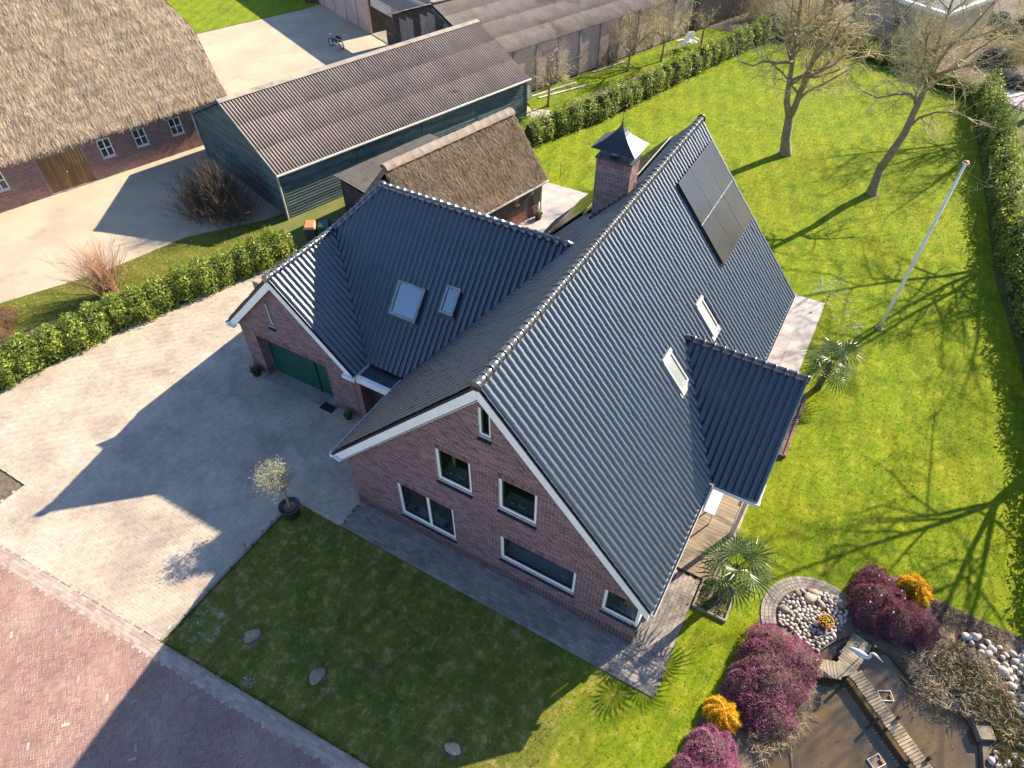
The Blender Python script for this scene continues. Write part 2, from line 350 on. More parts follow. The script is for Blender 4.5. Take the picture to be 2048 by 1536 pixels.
# lawn: darker, browner grass colours in front of the house grade into the garden's on the right
m, t = newmat('lawn_mix'); MATS['lawn_mix'] = m
def grass_nodes(t, g1, g2, dry, moss, dryamt):
    col = t.mix(t.ramp(t.noise(.9, 6, .62), .32, .68), g1, g2)
    col = t.mix(t.math('MULTIPLY', t.ramp(t.noise(3.1, 7, .72), .48, .66), dryamt), col, dry)
    return t.mix(t.math('MULTIPLY', t.ramp(t.noise(.55, 5, .65), .48, .68), .5), col, moss)
ca = grass_nodes(t, (.115, .135, .018, 1), (.170, .165, .030, 1), (.36, .26, .10, 1), (.060, .085, .014, 1), .9)
cb = grass_nodes(t, (.145, .222, .006, 1), (.210, .255, .008, 1), (.37, .32, .045, 1), (.085, .150, .007, 1), .6)
sx = t.add('ShaderNodeSeparateXYZ'); t.l.new(t.pos(), sx.inputs[0])
fx = t.ramp(t.math('ADD', sx.outputs[0], t.math('MULTIPLY', t.noise(.7, 3), 1.5)), 8.6, 11.6)
fx = t.math('MAXIMUM', fx, t.ramp(sx.outputs[1], .5, 3.0))
col = t.mix(fx, ca, cb)
u = t.math('ADD', t.math('MULTIPLY', sx.outputs[0], .92), t.math('MULTIPLY', sx.outputs[1], .36))
u = t.math('ADD', u, t.math('MULTIPLY', t.noise(.6, 2), .3))
hv = t.add('ShaderNodeHueSaturation'); t.put(hv.inputs['Color'], col)
t.put(hv.inputs['Value'], t.math('MULTIPLY_ADD', t.math('SINE', t.math('MULTIPLY', u, 2 * math.pi / 1.05)), .07, 1)); col = hv.outputs[0]
mp0 = t.add('ShaderNodeMapping'); mp0.inputs['Rotation'].default_value = (0, 0, R(22)); mp0.inputs['Scale'].default_value = (3.2, .35, 1); t.l.new(t.pos(), mp0.inputs[0])
hv = t.add('ShaderNodeHueSaturation'); t.put(hv.inputs['Color'], col); stn = t.noise(1.6, 5, .6, mp0.outputs[0])
t.put(hv.inputs['Value'], t.math('MULTIPLY_ADD', stn, .7, .65)); t.put(hv.inputs['Hue'], t.math('MULTIPLY_ADD', t.noise(.23, 3), .05, .472)); col = hv.outputs[0]
# turf-roll seams
br = t.add('ShaderNodeTexBrick'); br.inputs['Scale'].default_value = 1; br.inputs['Mortar Size'].default_value = .012; br.inputs['Brick Width'].default_value = 2.4; br.inputs['Row Height'].default_value = .6
br.inputs['Color1'].default_value = (0, 0, 0, 1); br.inputs['Color2'].default_value = (0, 0, 0, 1); br.inputs['Mortar'].default_value = (1, 1, 1, 1)
mp = t.add('ShaderNodeMapping'); mp.inputs['Rotation'].default_value = (0, 0, R(-68)); t.l.new(t.pos(), mp.inputs[0]); t.l.new(mp.outputs[0], br.inputs['Vector'])
seam = t.math('MULTIPLY', t.math('MULTIPLY', br.outputs['Color'], t.ramp(t.noise(1.3, 4), .45, .62)), .55)
col = t.mix(seam, col, (.05, .055, .012, 1))
r_ = t.rand(); hv = t.add('ShaderNodeHueSaturation'); t.put(hv.inputs['Color'], col)
t.put(hv.inputs['Value'], t.math('MULTIPLY', t.math('MULTIPLY', t.math('MULTIPLY_ADD', t.noise(30, 4, .75), 1.3, .35), t.math('MULTIPLY_ADD', t.noise(7, 4, .7), 1.0, .5)), t.math('MULTIPLY_ADD', r_, .6, .7)))
bsdf(t, hv.outputs[0], .95, t.noise(45, 5, .75), .9, .04, Specular_IOR_Level=.15)
LAWN = [(-1.95, yR(-1.95)), (24, yR(24)), (24, 4.5), (20.6, 4.6), (20.3, 12), (19.4, 19.1), (18.2, 24.7), (17.3, 32.3), (16.5, 38.5), (15.6, 46), (15.05, 46.1), (5.2, 51.6), (.6, 50.2), (-1.2, 44.9), (-4.95, 30.6), (-6.9, 25.9), (-8, 22), (-1.95, 12)]
lawn = MB().poly(LAWN, 0, [POND]).build('lawn', 'lawn_mix', kind='structure', label='mown lawn wrapping the front and right of the house', cat='lawn')
def tufts(name, poly, n, mat, h=(.02, .05), seed=1, parent=None, holes=(), **k):
    r = np.random.default_rng(seed); q = scatter(poly, n, r)
    keep = np.ones(len(q), bool)
    for hl in holes: keep &= ~inpoly_np(q[:, 0], q[:, 1], hl)
    q = q[keep]; n = len(q)
    D = np.stack([r.normal(0, .55, n), r.normal(0, .55, n), np.ones(n)], 1); D /= np.linalg.norm(D, axis=1, keepdims=True)
    V, F = blades(np.c_[q, np.zeros(n)], D, r.uniform(*h, n), r.uniform(.012, .03, n)[:, None], seed)
    return np_mesh(name, V, F, mat, parent, kind='stuff', **k)
HOUSE_FP = [(-8, 3), (0, 3), (0, -1.1), (11.15, -1.1), (11.15, 2.9), (11.7, 3), (11.7, 9), (10.1, 9.2), (10.1, 14), (11.6, 14), (11.6, 19), (-2, 22), (-8, 22)]
BANK = [(13.0, 2.3), (13.05, 3.1), (13.2, 3.8), (13.6, 4.4), (14.1, 4.78), (14.7, 4.82), (15.2, 4.7), (15.6, 5.6), (16.4, 6.2), (17.0, 6.35), (17.5, 5.95), (19.6, 5.9), (22.5, 5.7), (24, 5), (24, -6), (12.6, -6), (12.3, -2.5), (12.4, -.9), (12.7, .4), (12.9, 1.2)]
tufts('grass_blades', LAWN, 210000, 'lawn_mix', seed=3, holes=[HOUSE_FP, BANK], label='short grass blades of the lawn', cat='grass')
for x, y in ((6.46, 32.26), (11.74, 29.98)):
    rr_ = random.Random(int(x * 7)); MB().poly([(x + math.cos(k * .4) * rr_.uniform(.30, .52), y + math.sin(k * .4) * rr_.uniform(.30, .52)) for k in range(16)], .004).build('tree_ring', 'soil', kind='structure', label='bare soil ring at a tree foot', cat='soil')
# shoots along lawn edges
def fringe(name, pts, per_m, mat, w=.08, h=(.04, .10), seed=5, **k):
    r = np.random.default_rng(seed); Q = []
    for a, b in zip(pts[:-1], pts[1:]):
        L = math.dist(a, b); n = int(L * per_m); u = r.uniform(0, 1, n)[:, None]
        Q.append(np.array(a) * (1 - u) + np.array(b) * u + r.normal(0, w, (n, 2)))
    q = np.concatenate(Q); n = len(q); D = np.stack([r.normal(0, .7, n), r.normal(0, .7, n), np.ones(n)], 1); D /= np.linalg.norm(D, axis=1, keepdims=True)
    V, F = blades(np.c_[q, np.zeros(n)], D, r.uniform(*h, n), r.uniform(.012, .025, n)[:, None], seed)
    return np_mesh(name, V, F, mat, None, kind='stuff', **k)
fringe('grass_edge', [(-1.95, -1.15), (-1.95, yR(-2)), (12, yR(12))], 260, 'lawn_mix', .04, label='grass growing over the kerb edge', cat='grass')
M('turf_dark', (.105, .118, .026, 1), (.15, .145, .042, 1), 1, 3, 0, .9, 40, c3=(.21, .165, .10, 1), c3r=(.52, .7), c3s=5)
M('weed', (.10, .13, .025, 1), (.16, .15, .05, 1), .9, 3, .3)
fringe('joint_weeds', [(-15.6, -3.2), (-14.5, 1.9), (-12.3, 8.5)], 55, 'weed', .12, (.03, .09), 21, label='weeds along the hedge side of the driveway', cat='weeds')
fringe('joint_weeds', [(-7.85, 10), (-7.85, 3.0)], 40, 'weed', .05, (.03, .08), 22, label='weeds along the garage side wall', cat='weeds')
fringe('joint_weeds', [(0, -.04), (10, -.04)], 14, 'weed', .02, (.02, .05), 23, label='weeds along the foot of the front gable', cat='weeds')
# dug-over rectangle in the front lawn, bare soil in beds
SO = MB(); SO.poly(BANK, .006, [POND]); SO.build('pond_bank', 'soil', kind='structure', label='bare soil and litter around the pond', cat='soil')
fringe('moss_tufts', [(2.6, -4.0), (4.2, -4.3), (4.6, -2.9), (3.0, -2.6), (2.6, -4.0)], 160, 'turf_dark', .05, (.02, .05), 9, label='low tufts around the relaid turf patch', cat='grass')
# --- pavers
def paver_mesh(name, L, W, H, mat, j=.007, c=.004):
    mb = MB(); a, b = L / 2 - j / 2, W / 2 - j / 2
    v = [(-a, -b, 0), (a, -b, 0), (a, b, 0), (-a, b, 0), (-a, -b, H - c), (a, -b, H - c), (a, b, H - c), (-a, b, H - c),
         (-a + c, -b + c, H), (a - c, -b + c, H), (a - c, b - c, H), (-a + c, b - c, H)]
    mb.quads(v, [(0, 1, 5, 4), (1, 2, 6, 5), (2, 3, 7, 6), (3, 0, 4, 7), (4, 5, 9, 8), (5, 6, 10, 9), (6, 7, 11, 10), (7, 4, 8, 11), (8, 9, 10, 11)])
    return np.array(mb.v), np.array(mb.f), mb.mesh(name, mat)
def lay(parent, places, L, W, H, mat, z0, n_ind=300, piece='paver', jit=.004, seed=1):
    "places: list of (x, y, angle); the nearest n_ind become objects, the rest one stuff part"
    V, F, me = paver_mesh(piece, L, W, H, mat); r = np.random.default_rng(seed)
    P = np.array(places); d = (P[:, 0] - CAM.x) ** 2 + (P[:, 1] - CAM.y) ** 2
    # largest in the picture: in frame and nearest; a crude frame test on the left/bottom limits
    vis = np.array([in_frame(x, y, 0) for x, y, a in places]); d = np.where(vis, d, d + 1e5)
    order = np.argsort(d); P = P[order]
    for x, y, a in P[:n_ind]:
        mw = Matrix.Translation((x, y, z0 + r.normal(0, jit * .4))) @ Matrix.Rotation(a, 4, 'Z'); link(piece, me, parent, mw=mw)
    P = P[n_ind:]
    if len(P):
        c, s = np.cos(P[:, 2])[:, None], np.sin(P[:, 2])[:, None]
        X = P[:, 0:1] + V[None, :, 0] * c - V[None, :, 1] * s; Y = P[:, 1:2] + V[None, :, 0] * s + V[None, :, 1] * c
        Z = np.broadcast_to(V[None, :, 2], X.shape) + z0 + r.normal(0, jit * .5, (len(P), 1))
        VV = np.stack([X, Y, Z], 2).reshape(-1, 3); FF = (F[None] + (np.arange(len(P)) * len(V))[:, None, None]).reshape(-1, 4)
        np_mesh('paver_field', VV, FF, mat, parent, kind='stuff')
_cr = camo.rotation_euler.to_matrix()
def project(x, y, z):
    p = _cr.transposed() @ (Vector((x, y, z)) - CAM)
    return (.5 + p.x / -p.z * 1338.4 / 2048, .5 - p.y / -p.z * 1338.4 / 1536) if p.z < 0 else (9, 9)
def in_frame(x, y, z, m=.01):
    u, v = project(x, y, z); return m < u < 1 - m and m < v < 1 - m
def herringbone(poly, W, ang, K=2):
    xs = [p[0] for p in poly]; ys = [p[1] for p in poly]; cx, cy = sum(xs) / len(xs), sum(ys) / len(ys)
    rad = max(math.dist((cx, cy), p) for p in poly); n = int(rad / W) + 3; out = []; c, s = math.cos(ang), math.sin(ang)
    for i in range(-n, n):
        for j in range(-n, n):
            k = (i - j) % (2 * K)
            if k == 0: u, v, a = (i + K / 2) * W, (j + .5) * W, 0
            elif k == 2 * K - 1: u, v, a = (i + .5) * W, (j + K / 2) * W, math.pi / 2
            else: continue
            x = cx + u * c - v * s; y = cy + u * s + v * c
            if inpoly(x, y, poly): out.append((x, y, ang + a))
    return out
def running(x0, x1, y0, y1, L, W, ang=0, org=(0, 0), poly=None):
    out = []; c, s = math.cos(ang), math.sin(ang); j = 0; y = y0 + W / 2
    while y < y1:
        x = x0 + (L / 2 if j % 2 else 0) + (0 if j % 2 else L / 2) - (L / 2 if j % 2 else 0) + (L * .5 if j % 2 else 0)
        x = x0 + L / 2 + (L / 2 if j % 2 else 0)
        while x < x1 + .01:
            X, Y = org[0] + x * c - y * s, org[1] + x * s + y * c
            if poly is None or inpoly(X, Y, poly): out.append((X, Y, ang))
            x += L
        y += W; j += 1
    return out
DRIVE = [(-2.05, yR(-2.05) + .02), (-10.65, yR(-10.65) + .02), (-10.65, -5.3), (-17.2, -5.25), (-15.75, -3.2), (-14.6, 1.9), (-12.4, 8.4), (-11.6, 10.8), (-8.0, 10.8), (-7.75, 3.0), (-2.3, 3.0), (-2.2, 3.4), (0, 3.4), (0, -1.1), (-2.05, -1.1)]
drive = MB().poly(DRIVE, .0225).build('driveway', 'joint_sand', kind='structure', label='beige brick driveway laid in herringbone beside the garage', cat='driveway')
lay(drive, herringbone(DRIVE, .105, 0), .21, .105, .022, 'paver', .006, 300, seed=2)
ROAD = [(-16, yR(-16) - .46), (14, yR(14) - .46), (14, -14), (-16, -14)]
road = MB().poly([(-60, yR(-60) - .46), (60, yR(60) - .46), (60, -40), (-60, -40)], .0205).build('road', 'joint_sand', kind='structure', label='red clinker street laid in herringbone', cat='road')
ra = math.atan(.058)
lay(road, herringbone([(-10.5, yR(-10.5) - .46), (9, yR(9) - .46), (9, -13.5), (-9, -13.5)], .067, R(45) + ra, 3), .2, .067, .020, 'paver_red', .0055, 300, seed=3)
kerb = MB().poly([(-16, yR(-16)), (14, yR(14)), (14, yR(14) - .46), (-16, yR(-16) - .46)], .0225).build('kerb_strip', 'joint_sand', kind='structure', label='pale brick border rows along the street', cat='kerb')
lay(kerb, running(-11, 9, -.455, 0, .21, .113, ra, (0, yR(0))), .21, .11, .022, 'paver_strip', .006, 300, seed=4)
PATH = [(0, -1.1), (11.12, -1.1), (11.12, 2.95), (10, 2.95), (10, 0), (0, 0)]
path = MB().poly(PATH, .0225).build('path', 'joint_dark', kind='structure', label='grey brick path along the front gable', cat='path')
lay(path, running(.0, 11.1, -1.1, 0, .23, .122) + [(x, y, R(90)) for x, y, a in running(0, 2.9, -11.1, -10.06, .23, .122, 0) for x, y in [(-y, x)]], .23, .12, .022, 'paver_path', .0065, 300, seed=5)
# edging of the front lawn
ed = T('lawn_edging', (-2, -3, 0), 'narrow concrete edging between driveway and front lawn', 'edging')
for k in range(6): MB().box(-2.03, -1.96, yR(-2) + .02 + k * .92, yR(-2) + .9 + k * .92, -.05, .03).build('edging_stone', 'concrete', ed)
# --- neighbour's yard, verge, field, rough strips
GRAV = [(-60, -12), (-21.9, -1.8), (-21.06, .3), (-19.06, 4.1), (-17.9, 8.2), (-15.5, 11.5), (-9.0, 30), (-11.5, 31), (-16, 38), (-26, 44), (-34, 46), (-36.2, 40.2), (-36.8, 37.6), (-40.1, 29.0), (-50, 33.4), (-70, 30)]
MB().poly(GRAV, -.03).build('gravel_yard', 'gravel', kind='structure', label='beige gravel farmyard between thatched barn and sheds', cat='yard')
VERGE = [(-21.9, -1.8), (-21.06, .3), (-19.06, 4.1), (-17.9, 8.2), (-15.5, 11.5), (-13, 10), (-14.9, 2.6), (-15.9, -3), (-17.2, -5.2), (-12.2, -5.3), (-10.7, -5.3), (-10.66, yR(-10.66)), (-40, yR(-40)), (-40, -3)]
MB().poly(VERGE, -.02).build('verge', 'verge', kind='structure', label='rough grass verge behind the laurel hedge', cat='verge')
tufts('verge_grass', VERGE, 26000, 'verge', (.03, .09), 11, label='tufty grass on the verge behind the hedge', cat='grass')
MB().poly([(-18.4, -2.2), (-13.4, 6.2), (-13.0, 8.2), (-14.6, 7.2), (-17.0, 1.6), (-19.0, -1.2)], -.016).build('hedge_soil', 'soil', kind='structure', label='bare soil strip behind the laurel hedge', cat='soil')
MB().poly([(-20, -5.32), (-10.7, -5.32), (-10.67, yR(-10.67) - .02), (-20, yR(-20))], -.012).build('soil_corner', 'soil', kind='structure', label='bare earth patch left of the driveway mouth', cat='soil')
FIELD = [(-40.2, 29.0), (-36.9, 37.6), (-36.2, 40), (-60, 90), (-140, 60), (-50.2, 33.5)]
MB().poly(FIELD, -.026).build('field', 'lawn', kind='structure', label='bright green field beyond the farmyard', cat='field')
tufts('field_grass', [(-40.2, 29.1), (-37, 37.4), (-44, 48), (-58, 38), (-50, 33.6)], 12000, 'lawn', (.05, .12), 12, label='grass blades of the far field', cat='grass')
STRIP = [(-9.2, 27.0), (-7.3, 25.9), (-5.4, 30.6), (-1.6, 44.9), (.4, 50.5), (-4.6, 51), (-9.3, 37), (-11.1, 31.6), (-9.6, 30)]
MB().poly(STRIP, -.01).build('grass_strip', 'lawn', kind='structure', label='grass strip between the long barn and garden hedge', cat='grass')
tufts('strip_grass', STRIP, 9000, 'lawn', (.03, .09), 13, label='grass blades along the long barn', cat='grass')
MB().poly([(-7.9, 32.0), (-7.1, 35.4), (-5.9, 39.0), (-4.6, 41.2), (-3.7, 40.4), (-5.4, 34.5), (-6.6, 31.0), (-7.4, 30.6)], -.004).build('bare_soil', 'soil', kind='structure', label='bare vegetable bed beside the long barn', cat='soil')
MB().poly([(-9.5, 29.2), (-8.3, 28.6), (-7.3, 29.8), (-8.6, 30.6), (-9.6, 30.3)], -.003).build('barn_apron', 'slab', kind='structure', label='small pale slab apron behind the green barn', cat='paving')
GARD = [(-4.6, 51.2), (.5, 51), (5, 52.2), (15.3, 46.8), (17, 47.2), (19, 46), (40, 40), (60, 120), (-20, 120)]
MB().poly(GARD, -.03).build('garden_soil', 'soil', kind='structure', label='brown planted ground of the garden behind', cat='soil')
MB().poly([(16.8, 47.3), (17.3, 50.6), (18.7, 49.4), (30, 44), (30, 38), (18.8, 46.7)], -.02).build('garden_path', 'slab', kind='structure', label='pale path in the garden beyond the right hedge', cat='path')
MB().poly([(18.5, 50.3), (24, 56), (40, 48), (30, 44.6)], -.015).build('back_lawn', 'lawn', kind='structure', label='yellow-green lawn beyond the back path', cat='lawn')
MB().poly([(-3.2, 52.5), (3, 57), (9, 60), (9.6, 59), (3.4, 55.8), (-2.6, 51.6)], -.018).build('sand_path', 'gravel', kind='structure', label='pale sandy path in the garden behind', cat='path')
RL = [(17.6, 46), (18.6, 38), (19.5, 30), (20.6, 20), (30, 20), (30, 44)]
MB().poly(RL, -.02).build('side_plot', 'meadow', kind='structure', label='patchy grass and soil beyond the right hedge', cat='ground')
# --- terraces of large slabs
def terrace(name, x0, x1, y0, y1, s, label):
    o = MB().poly([(x0, y0), (x1, y0), (x1, y1), (x0, y1)], .005).build(name, 'joint_dark', kind='structure', label=label, cat='terrace')
    nx, ny = round((x1 - x0) / s), round((y1 - y0) / s); a, b = (x1 - x0) / nx, (y1 - y0) / ny
    me = MB().box(-a / 2 + .004, a / 2 - .004, -b / 2 + .004, b / 2 - .004, 0, .02).mesh('slab', 'slab')
    for i in range(nx):
        for j in range(ny): link('slab', me, o, mw=Matrix.Translation((x0 + (i + .5) * a, y0 + (j + .5) * b, .006 + random.uniform(0, .003))))
terrace('side_terrace', 10.0, 11.58, 10.2, 18.9, .8, 'pale slab terrace along the right side of the house')
terrace('rear_terrace', -5.2, -1.83, 12.2, 22.2, .9, 'pale slab terrace between the house and thatched shed')
# ================================================================ THE HOUSE
house = T('brick_house', (5, 0, 0), 'brick house with glossy blue-black tiled roofs, garage wing and white bargeboards', 'house')
XR, ZR, L_ = 5.2, 8.62, 15.1          # main ridge
XL, ZL = -.314, 2.74; XE, ZE = 10.261, 2.657
SLL = (ZR - ZL) / (XR - XL); SLR = (ZR - ZE) / (XE - XR)
GX, GZ, GXL, GXR, GZE = -5.07, 5.72, -8.1, -2.05, 2.63; SG = (GZ - GZE) / (GX - GXL)
CY, CZ, SCF = 7.6, 7.2, 1.14            # cross wing ridge y, z and front pitch
DY, DZ, DXE, DYE, DZE = 7.42, 5.34, 11.73, 4.68, 2.6; SD = (DZ - DZE) / (DY - DYE)
# --- walls: mortar sheet with openings, bricks proud of it
WINS = {  # name: x0,x1,z0,z1,mullions
    'top': (5.05, 5.40, 6.62, 7.66), 'w1': (3.58, 4.72, 3.80, 5.22), 'w2': (5.58, 6.74, 3.80, 5.20),
    'w3': (5.60, 8.05, 1.18, 2.40), 'w4': (1.90, 3.98, .78, 2.47), 'w5': (8.92, 10.0, 1.19, 2.37)}
CH, BLEN = .0625, .22
def brick_wall(parent, name, O, U, N, spans, z0, z1, mat='brick', n_ind=0, plinth=0, score=None):
    O, U, N = Vector(O), Vector(U), Vector(N); rows = []; r = random.Random(5); k = 0; z = z0
    while z < z1:
        zm = z + CH / 2
        for a, b in spans(zm):
            u = a - (BLEN / 2 if k % 2 else 0)
            while u < b:
                p, q = max(u, a), min(u + BLEN - .016, b)
                if q - p > .03: rows.append((p, q, z, z + CH - .016, q - p > BLEN - .026))
                u += BLEN
        z += CH; k += 1
    if score: rows.sort(key=score)
    c = .006; mb = MB(); n = 0
    me = MB(); Lf = BLEN - .016; hh = CH - .016
    me.quads([(0, 0, 0), (Lf, 0, 0), (Lf, 0, hh), (0, 0, hh), (0, c, 0), (Lf, c, 0), (Lf, c, hh), (0, c, hh)], [(4, 5, 6, 7), (0, 4, 7, 3), (1, 2, 6, 5), (3, 7, 6, 2), (0, 1, 5, 4)])
    me = me.mesh('brick', mat); fr = Matrix((U, N, Vector((0, 0, 1)))).transposed().to_4x4(); pl = MB()
    for p, q, za, zb, full in rows:
        if full and n < n_ind and za > plinth:
            n += 1; mw = fr.copy(); mw.translation = O + U * p + Vector((0, 0, za)) + N * r.uniform(-.0015, .002); link('brick', me, parent, mw=mw); continue
        e = c + r.uniform(-.002, .002); tgt = pl if za < plinth else mb
        P = lambda u, h, z: tuple(O + U * u + N * h + Vector((0, 0, z)))
        tgt.quads([P(p, 0, za), P(q, 0, za), P(q, 0, zb), P(p, 0, zb), P(p, e, za), P(q, e, za), P(q, e, zb), P(p, e, zb)], [(4, 5, 6, 7), (0, 4, 7, 3), (1, 2, 6, 5), (3, 7, 6, 2), (0, 1, 5, 4)])
    if mb.v: mb.build('brickwork', mat, parent, kind='stuff')
    if pl.v: pl.build('plinth_brickwork', 'plinth', parent, kind='stuff')
def holed_wall(O, U, N, outline, holes, depth, name, mat, parent):
    "flat wall with rectangular holes and reveals; outline in (u,z)"
    O, U, N = Vector(O), Vector(U), Vector(N); mb = MB()
    t2 = MB().poly(outline, 0, [[(a, c), (b, c), (b, d), (a, d)] for a, b, c, d in holes])
    P = lambda u, z, h=0: tuple(O + U * u + Vector((0, 0, z)) + N * h)
    mb.quads([P(v[0], v[1]) for v in t2.v], t2.f)
    for a, b, c, d in holes:
        for (u0, z0), (u1, z1) in (((a, c), (b, c)), ((b, c), (b, d)), ((b, d), (a, d)), ((a, d), (a, c))):
            mb.face([P(u0, z0), P(u1, z1), P(u1, z1, -depth), P(u0, z0, -depth)])
    return mb.build(name, mat, parent)
def subtract(span, holes, z):
    S = [span]
    for a, b, c, d in holes:
        if c < z < d:
            S2 = []
            for p, q in S:
                if p < a: S2.append((p, min(q, a)))
                if q > b: S2.append((max(p, b), q))
            S = [x for x in S2 if x[1] - x[0] > .02]
    return S
mwins = [WINS[k] for k in WINS]; SOLD = .22
def soldier(parent, O, U, N, a, b, z, mat='brick', h=.21, w=.0625):
    "upright brick course above an opening"
    O, U, N = Vector(O), Vector(U), Vector(N); n = max(1, round((b - a) / w)); w = (b - a) / n
    fr = Matrix((U, N, Vector((0, 0, 1)))).transposed().to_4x4(); me = MB().box(.004, w - .004, -.01, .011, 0, h).mesh('soldier_brick', mat)
    for i in range(n):
        mw = fr.copy(); mw.translation = O + U * (a + i * w) + Vector((0, 0, z)); link('soldier_brick', me, parent, mw=mw)
fw_out = [(0, 0), (10, 0), (10, ZR - SLR * (10 - XR) - .12), (XR, ZR - .12), (0, ZR - SLL * XR - .12)]
front = holed_wall((0, 0, 0), (1, 0, 0), (0, -1, 0), fw_out, mwins, .14, 'front_wall', 'mortar', house)
def mspan(z):
    a = max(0, XR - (ZR - .14 - z) / SLL); b = min(10, XR + (ZR - .14 - z) / SLR)
    if b - a < .1: return []
    return subtract((a, b), [(p, q, c, d) for p, q, c, d in mwins] + [(p, q, d, d + SOLD) for p, q, c, d in mwins] + [(p - .03, q + .03, c - .12, c) for p, q, c, d in mwins], z)
def mscore(r):
    return (Vector((r[0], 0, r[2])) - CAM).length
brick_wall(front, 'front', (0, 0, 0), (1, 0, 0), (0, -1, 0), mspan, .03, 8.4, n_ind=300, plinth=.42, score=mscore)
# other main walls (plain brick sheets)
sidew = MB(); sidew.box(0, .01, .02, L_ - .2, 0, 2.7); sidew.build('left_wall', 'brick_old', house)
MB().box(9.99, 10.0, .7, L_ - .2, 0, 2.9).build('right_wall', 'brick_old', house)
MB().prism([(0, 0), (10, 0), (10, 2.8), (XR, ZR - .15), (0, 2.8)], L_ - .2, L_ - .19).build('rear_wall', 'brick_old', house)
# --- windows
def win(parent, O, U, N, a, b, c, d, mull=(), fw=.07, mat='white', inset=.05, glass='glass', sash=True, sillbricks=True, name='window'):
    O, U, N = Vector(O), Vector(U), Vector(N); fr = Matrix((U, N, Vector((0, 0, 1)))).transposed().to_4x4(); fr.translation = O
    mb = MB(); y0, y1 = -inset - .07, -inset + .01
    mb.box(a, a + fw, y0, y1, c, d, fr); mb.box(b - fw, b, y0, y1, c, d, fr); mb.box(a + fw, b - fw, y0, y1, c, c + fw, fr); mb.box(a + fw, b - fw, y0, y1, d - fw, d, fr)
    edges = [a + fw] + [m for m in mull] + [b - fw]
    for m_ in mull: mb.box(m_ - fw / 2, m_ + fw / 2, y0, y1, c + fw, d - fw, fr)
    w_ = mb.build(name, mat, parent)
    for i in range(len(edges) - 1):
        p = edges[i] + (fw / 2 if i else 0); q = edges[i + 1] - (fw / 2 if i < len(edges) - 2 else 0)
        if sash:
            s = .045; sb = MB(); yy0, yy1 = -inset - .06, -inset - .012
            sb.box(p, p + s, yy0, yy1, c + fw, d - fw, fr); sb.box(q - s, q, yy0, yy1, c + fw, d - fw, fr); sb.box(p + s, q - s, yy0, yy1, c + fw, c + fw + s, fr); sb.box(p + s, q - s, yy0, yy1, d - fw - s, d - fw, fr)
            sb.build('sash', 'darkframe', w_); p += s; q -= s; lo, hi = c + fw + s, d - fw - s
        else: lo, hi = c + fw, d - fw
        g = MB(); g.box(p, q, -inset - .04, -inset - .032, lo, hi, fr); g.build('pane', glass, w_)
    if sillbricks:
        n = max(2, round((b - a + .06) / .105)); s_ = (b - a + .06) / n
        sm = MB(); sm.quads([(0.004, -.14, .0), (s_ - .004, -.14, 0), (s_ - .004, .06, -.085), (.004, .06, -.085), (.004, -.14, -.06), (s_ - .004, -.14, -.06), (s_ - .004, .06, -.14), (.004, .06, -.14)], [(0, 1, 2, 3), (4, 7, 6, 5), (0, 4, 5, 1), (1, 5, 6, 2), (2, 6, 7, 3), (3, 7, 4, 0)])
        sm = sm.mesh('sill_brick', 'glaze_sill')
        for i in range(n):
            mw = fr.copy(); mw.translation = O + U * (a - .03 + i * s_) + Vector((0, 0, c)); link('sill_brick', sm, w_, mw=mw)
    return w_
FO = ((0, 0, 0), (1, 0, 0), (0, -1, 0))
for k, (a, b, c, d) in WINS.items():
    win(house, *FO, a, b, c, d, mull=[(a + b) / 2 + .08] if k == 'w4' else (), fw=.085 if k != 'top' else .06)
    soldier(house, *FO, a, b, d)
# corner window: side pane on the right wall, white corner
cw = win(house, (10, 0, 0), (0, 1, 0), (1, 0, 0), .0, .62, 1.19, 2.37, fw=.085, inset=-.0)
# --- interior rooms seen through the panes
room = MB(); room.box(.02, 9.96, .16, 3.2, .08, .10); room.box(.6, 9.4, .16, 3.2, 2.85, 3.05); room.box(.02, 9.96, 3.2, 3.22, .1, 2.85); room.box(4.6, 4.62, .16, 3.2, .1, 2.85); room.box(8.5, 8.52, .16, 3.2, .1, 2.85); room.box(5.1, 5.12, .16, 3.2, 3.05, 5.6)
room.box(3.0, 7.4, 3.2, 3.22, 3.05, 5.6); room.box(3.0, 7.4, .16, 3.2, 5.55, 5.6); room.box(3.0, 3.02, .16, 3.2, 3.05, 5.55); room.box(7.38, 7.4, .16, 3.2, 3.05, 5.55); room.box(4.6, 5.8, 1.4, 1.42, 5.6, 7.7); room.build('interior', 'interior', house)
for k in ('w1', 'w2', 'w3', 'w4', 'w5'):
    a, b, c, d = WINS[k]; MB().box(a, b, .15, .62, c - .03, c).build('window_board', 'white', house)
# pleated curtains behind the double window
def curtain(x0, x1, z0, z1, y):
    mb = MB(); n = int((x1 - x0) / .03); V = [(x0 + (x1 - x0) * i / n, y + .025 * math.sin(i * 1.9), z) for z in (z0, z1) for i in range(n + 1)]
    mb.quads(V, [(i, i + 1, n + 2 + i, n + 1 + i) for i in range(n)]); mb.build('curtain', 'curtain', house, smooth=True)
curtain(1.95, 2.85, .8, 2.5, .46); curtain(3.0, 3.95, .8, 2.5, .46)
MB().box(3.75, 3.85, .5, .56, 3.8, 5.2).build('curtain', 'ornament_cream', house)
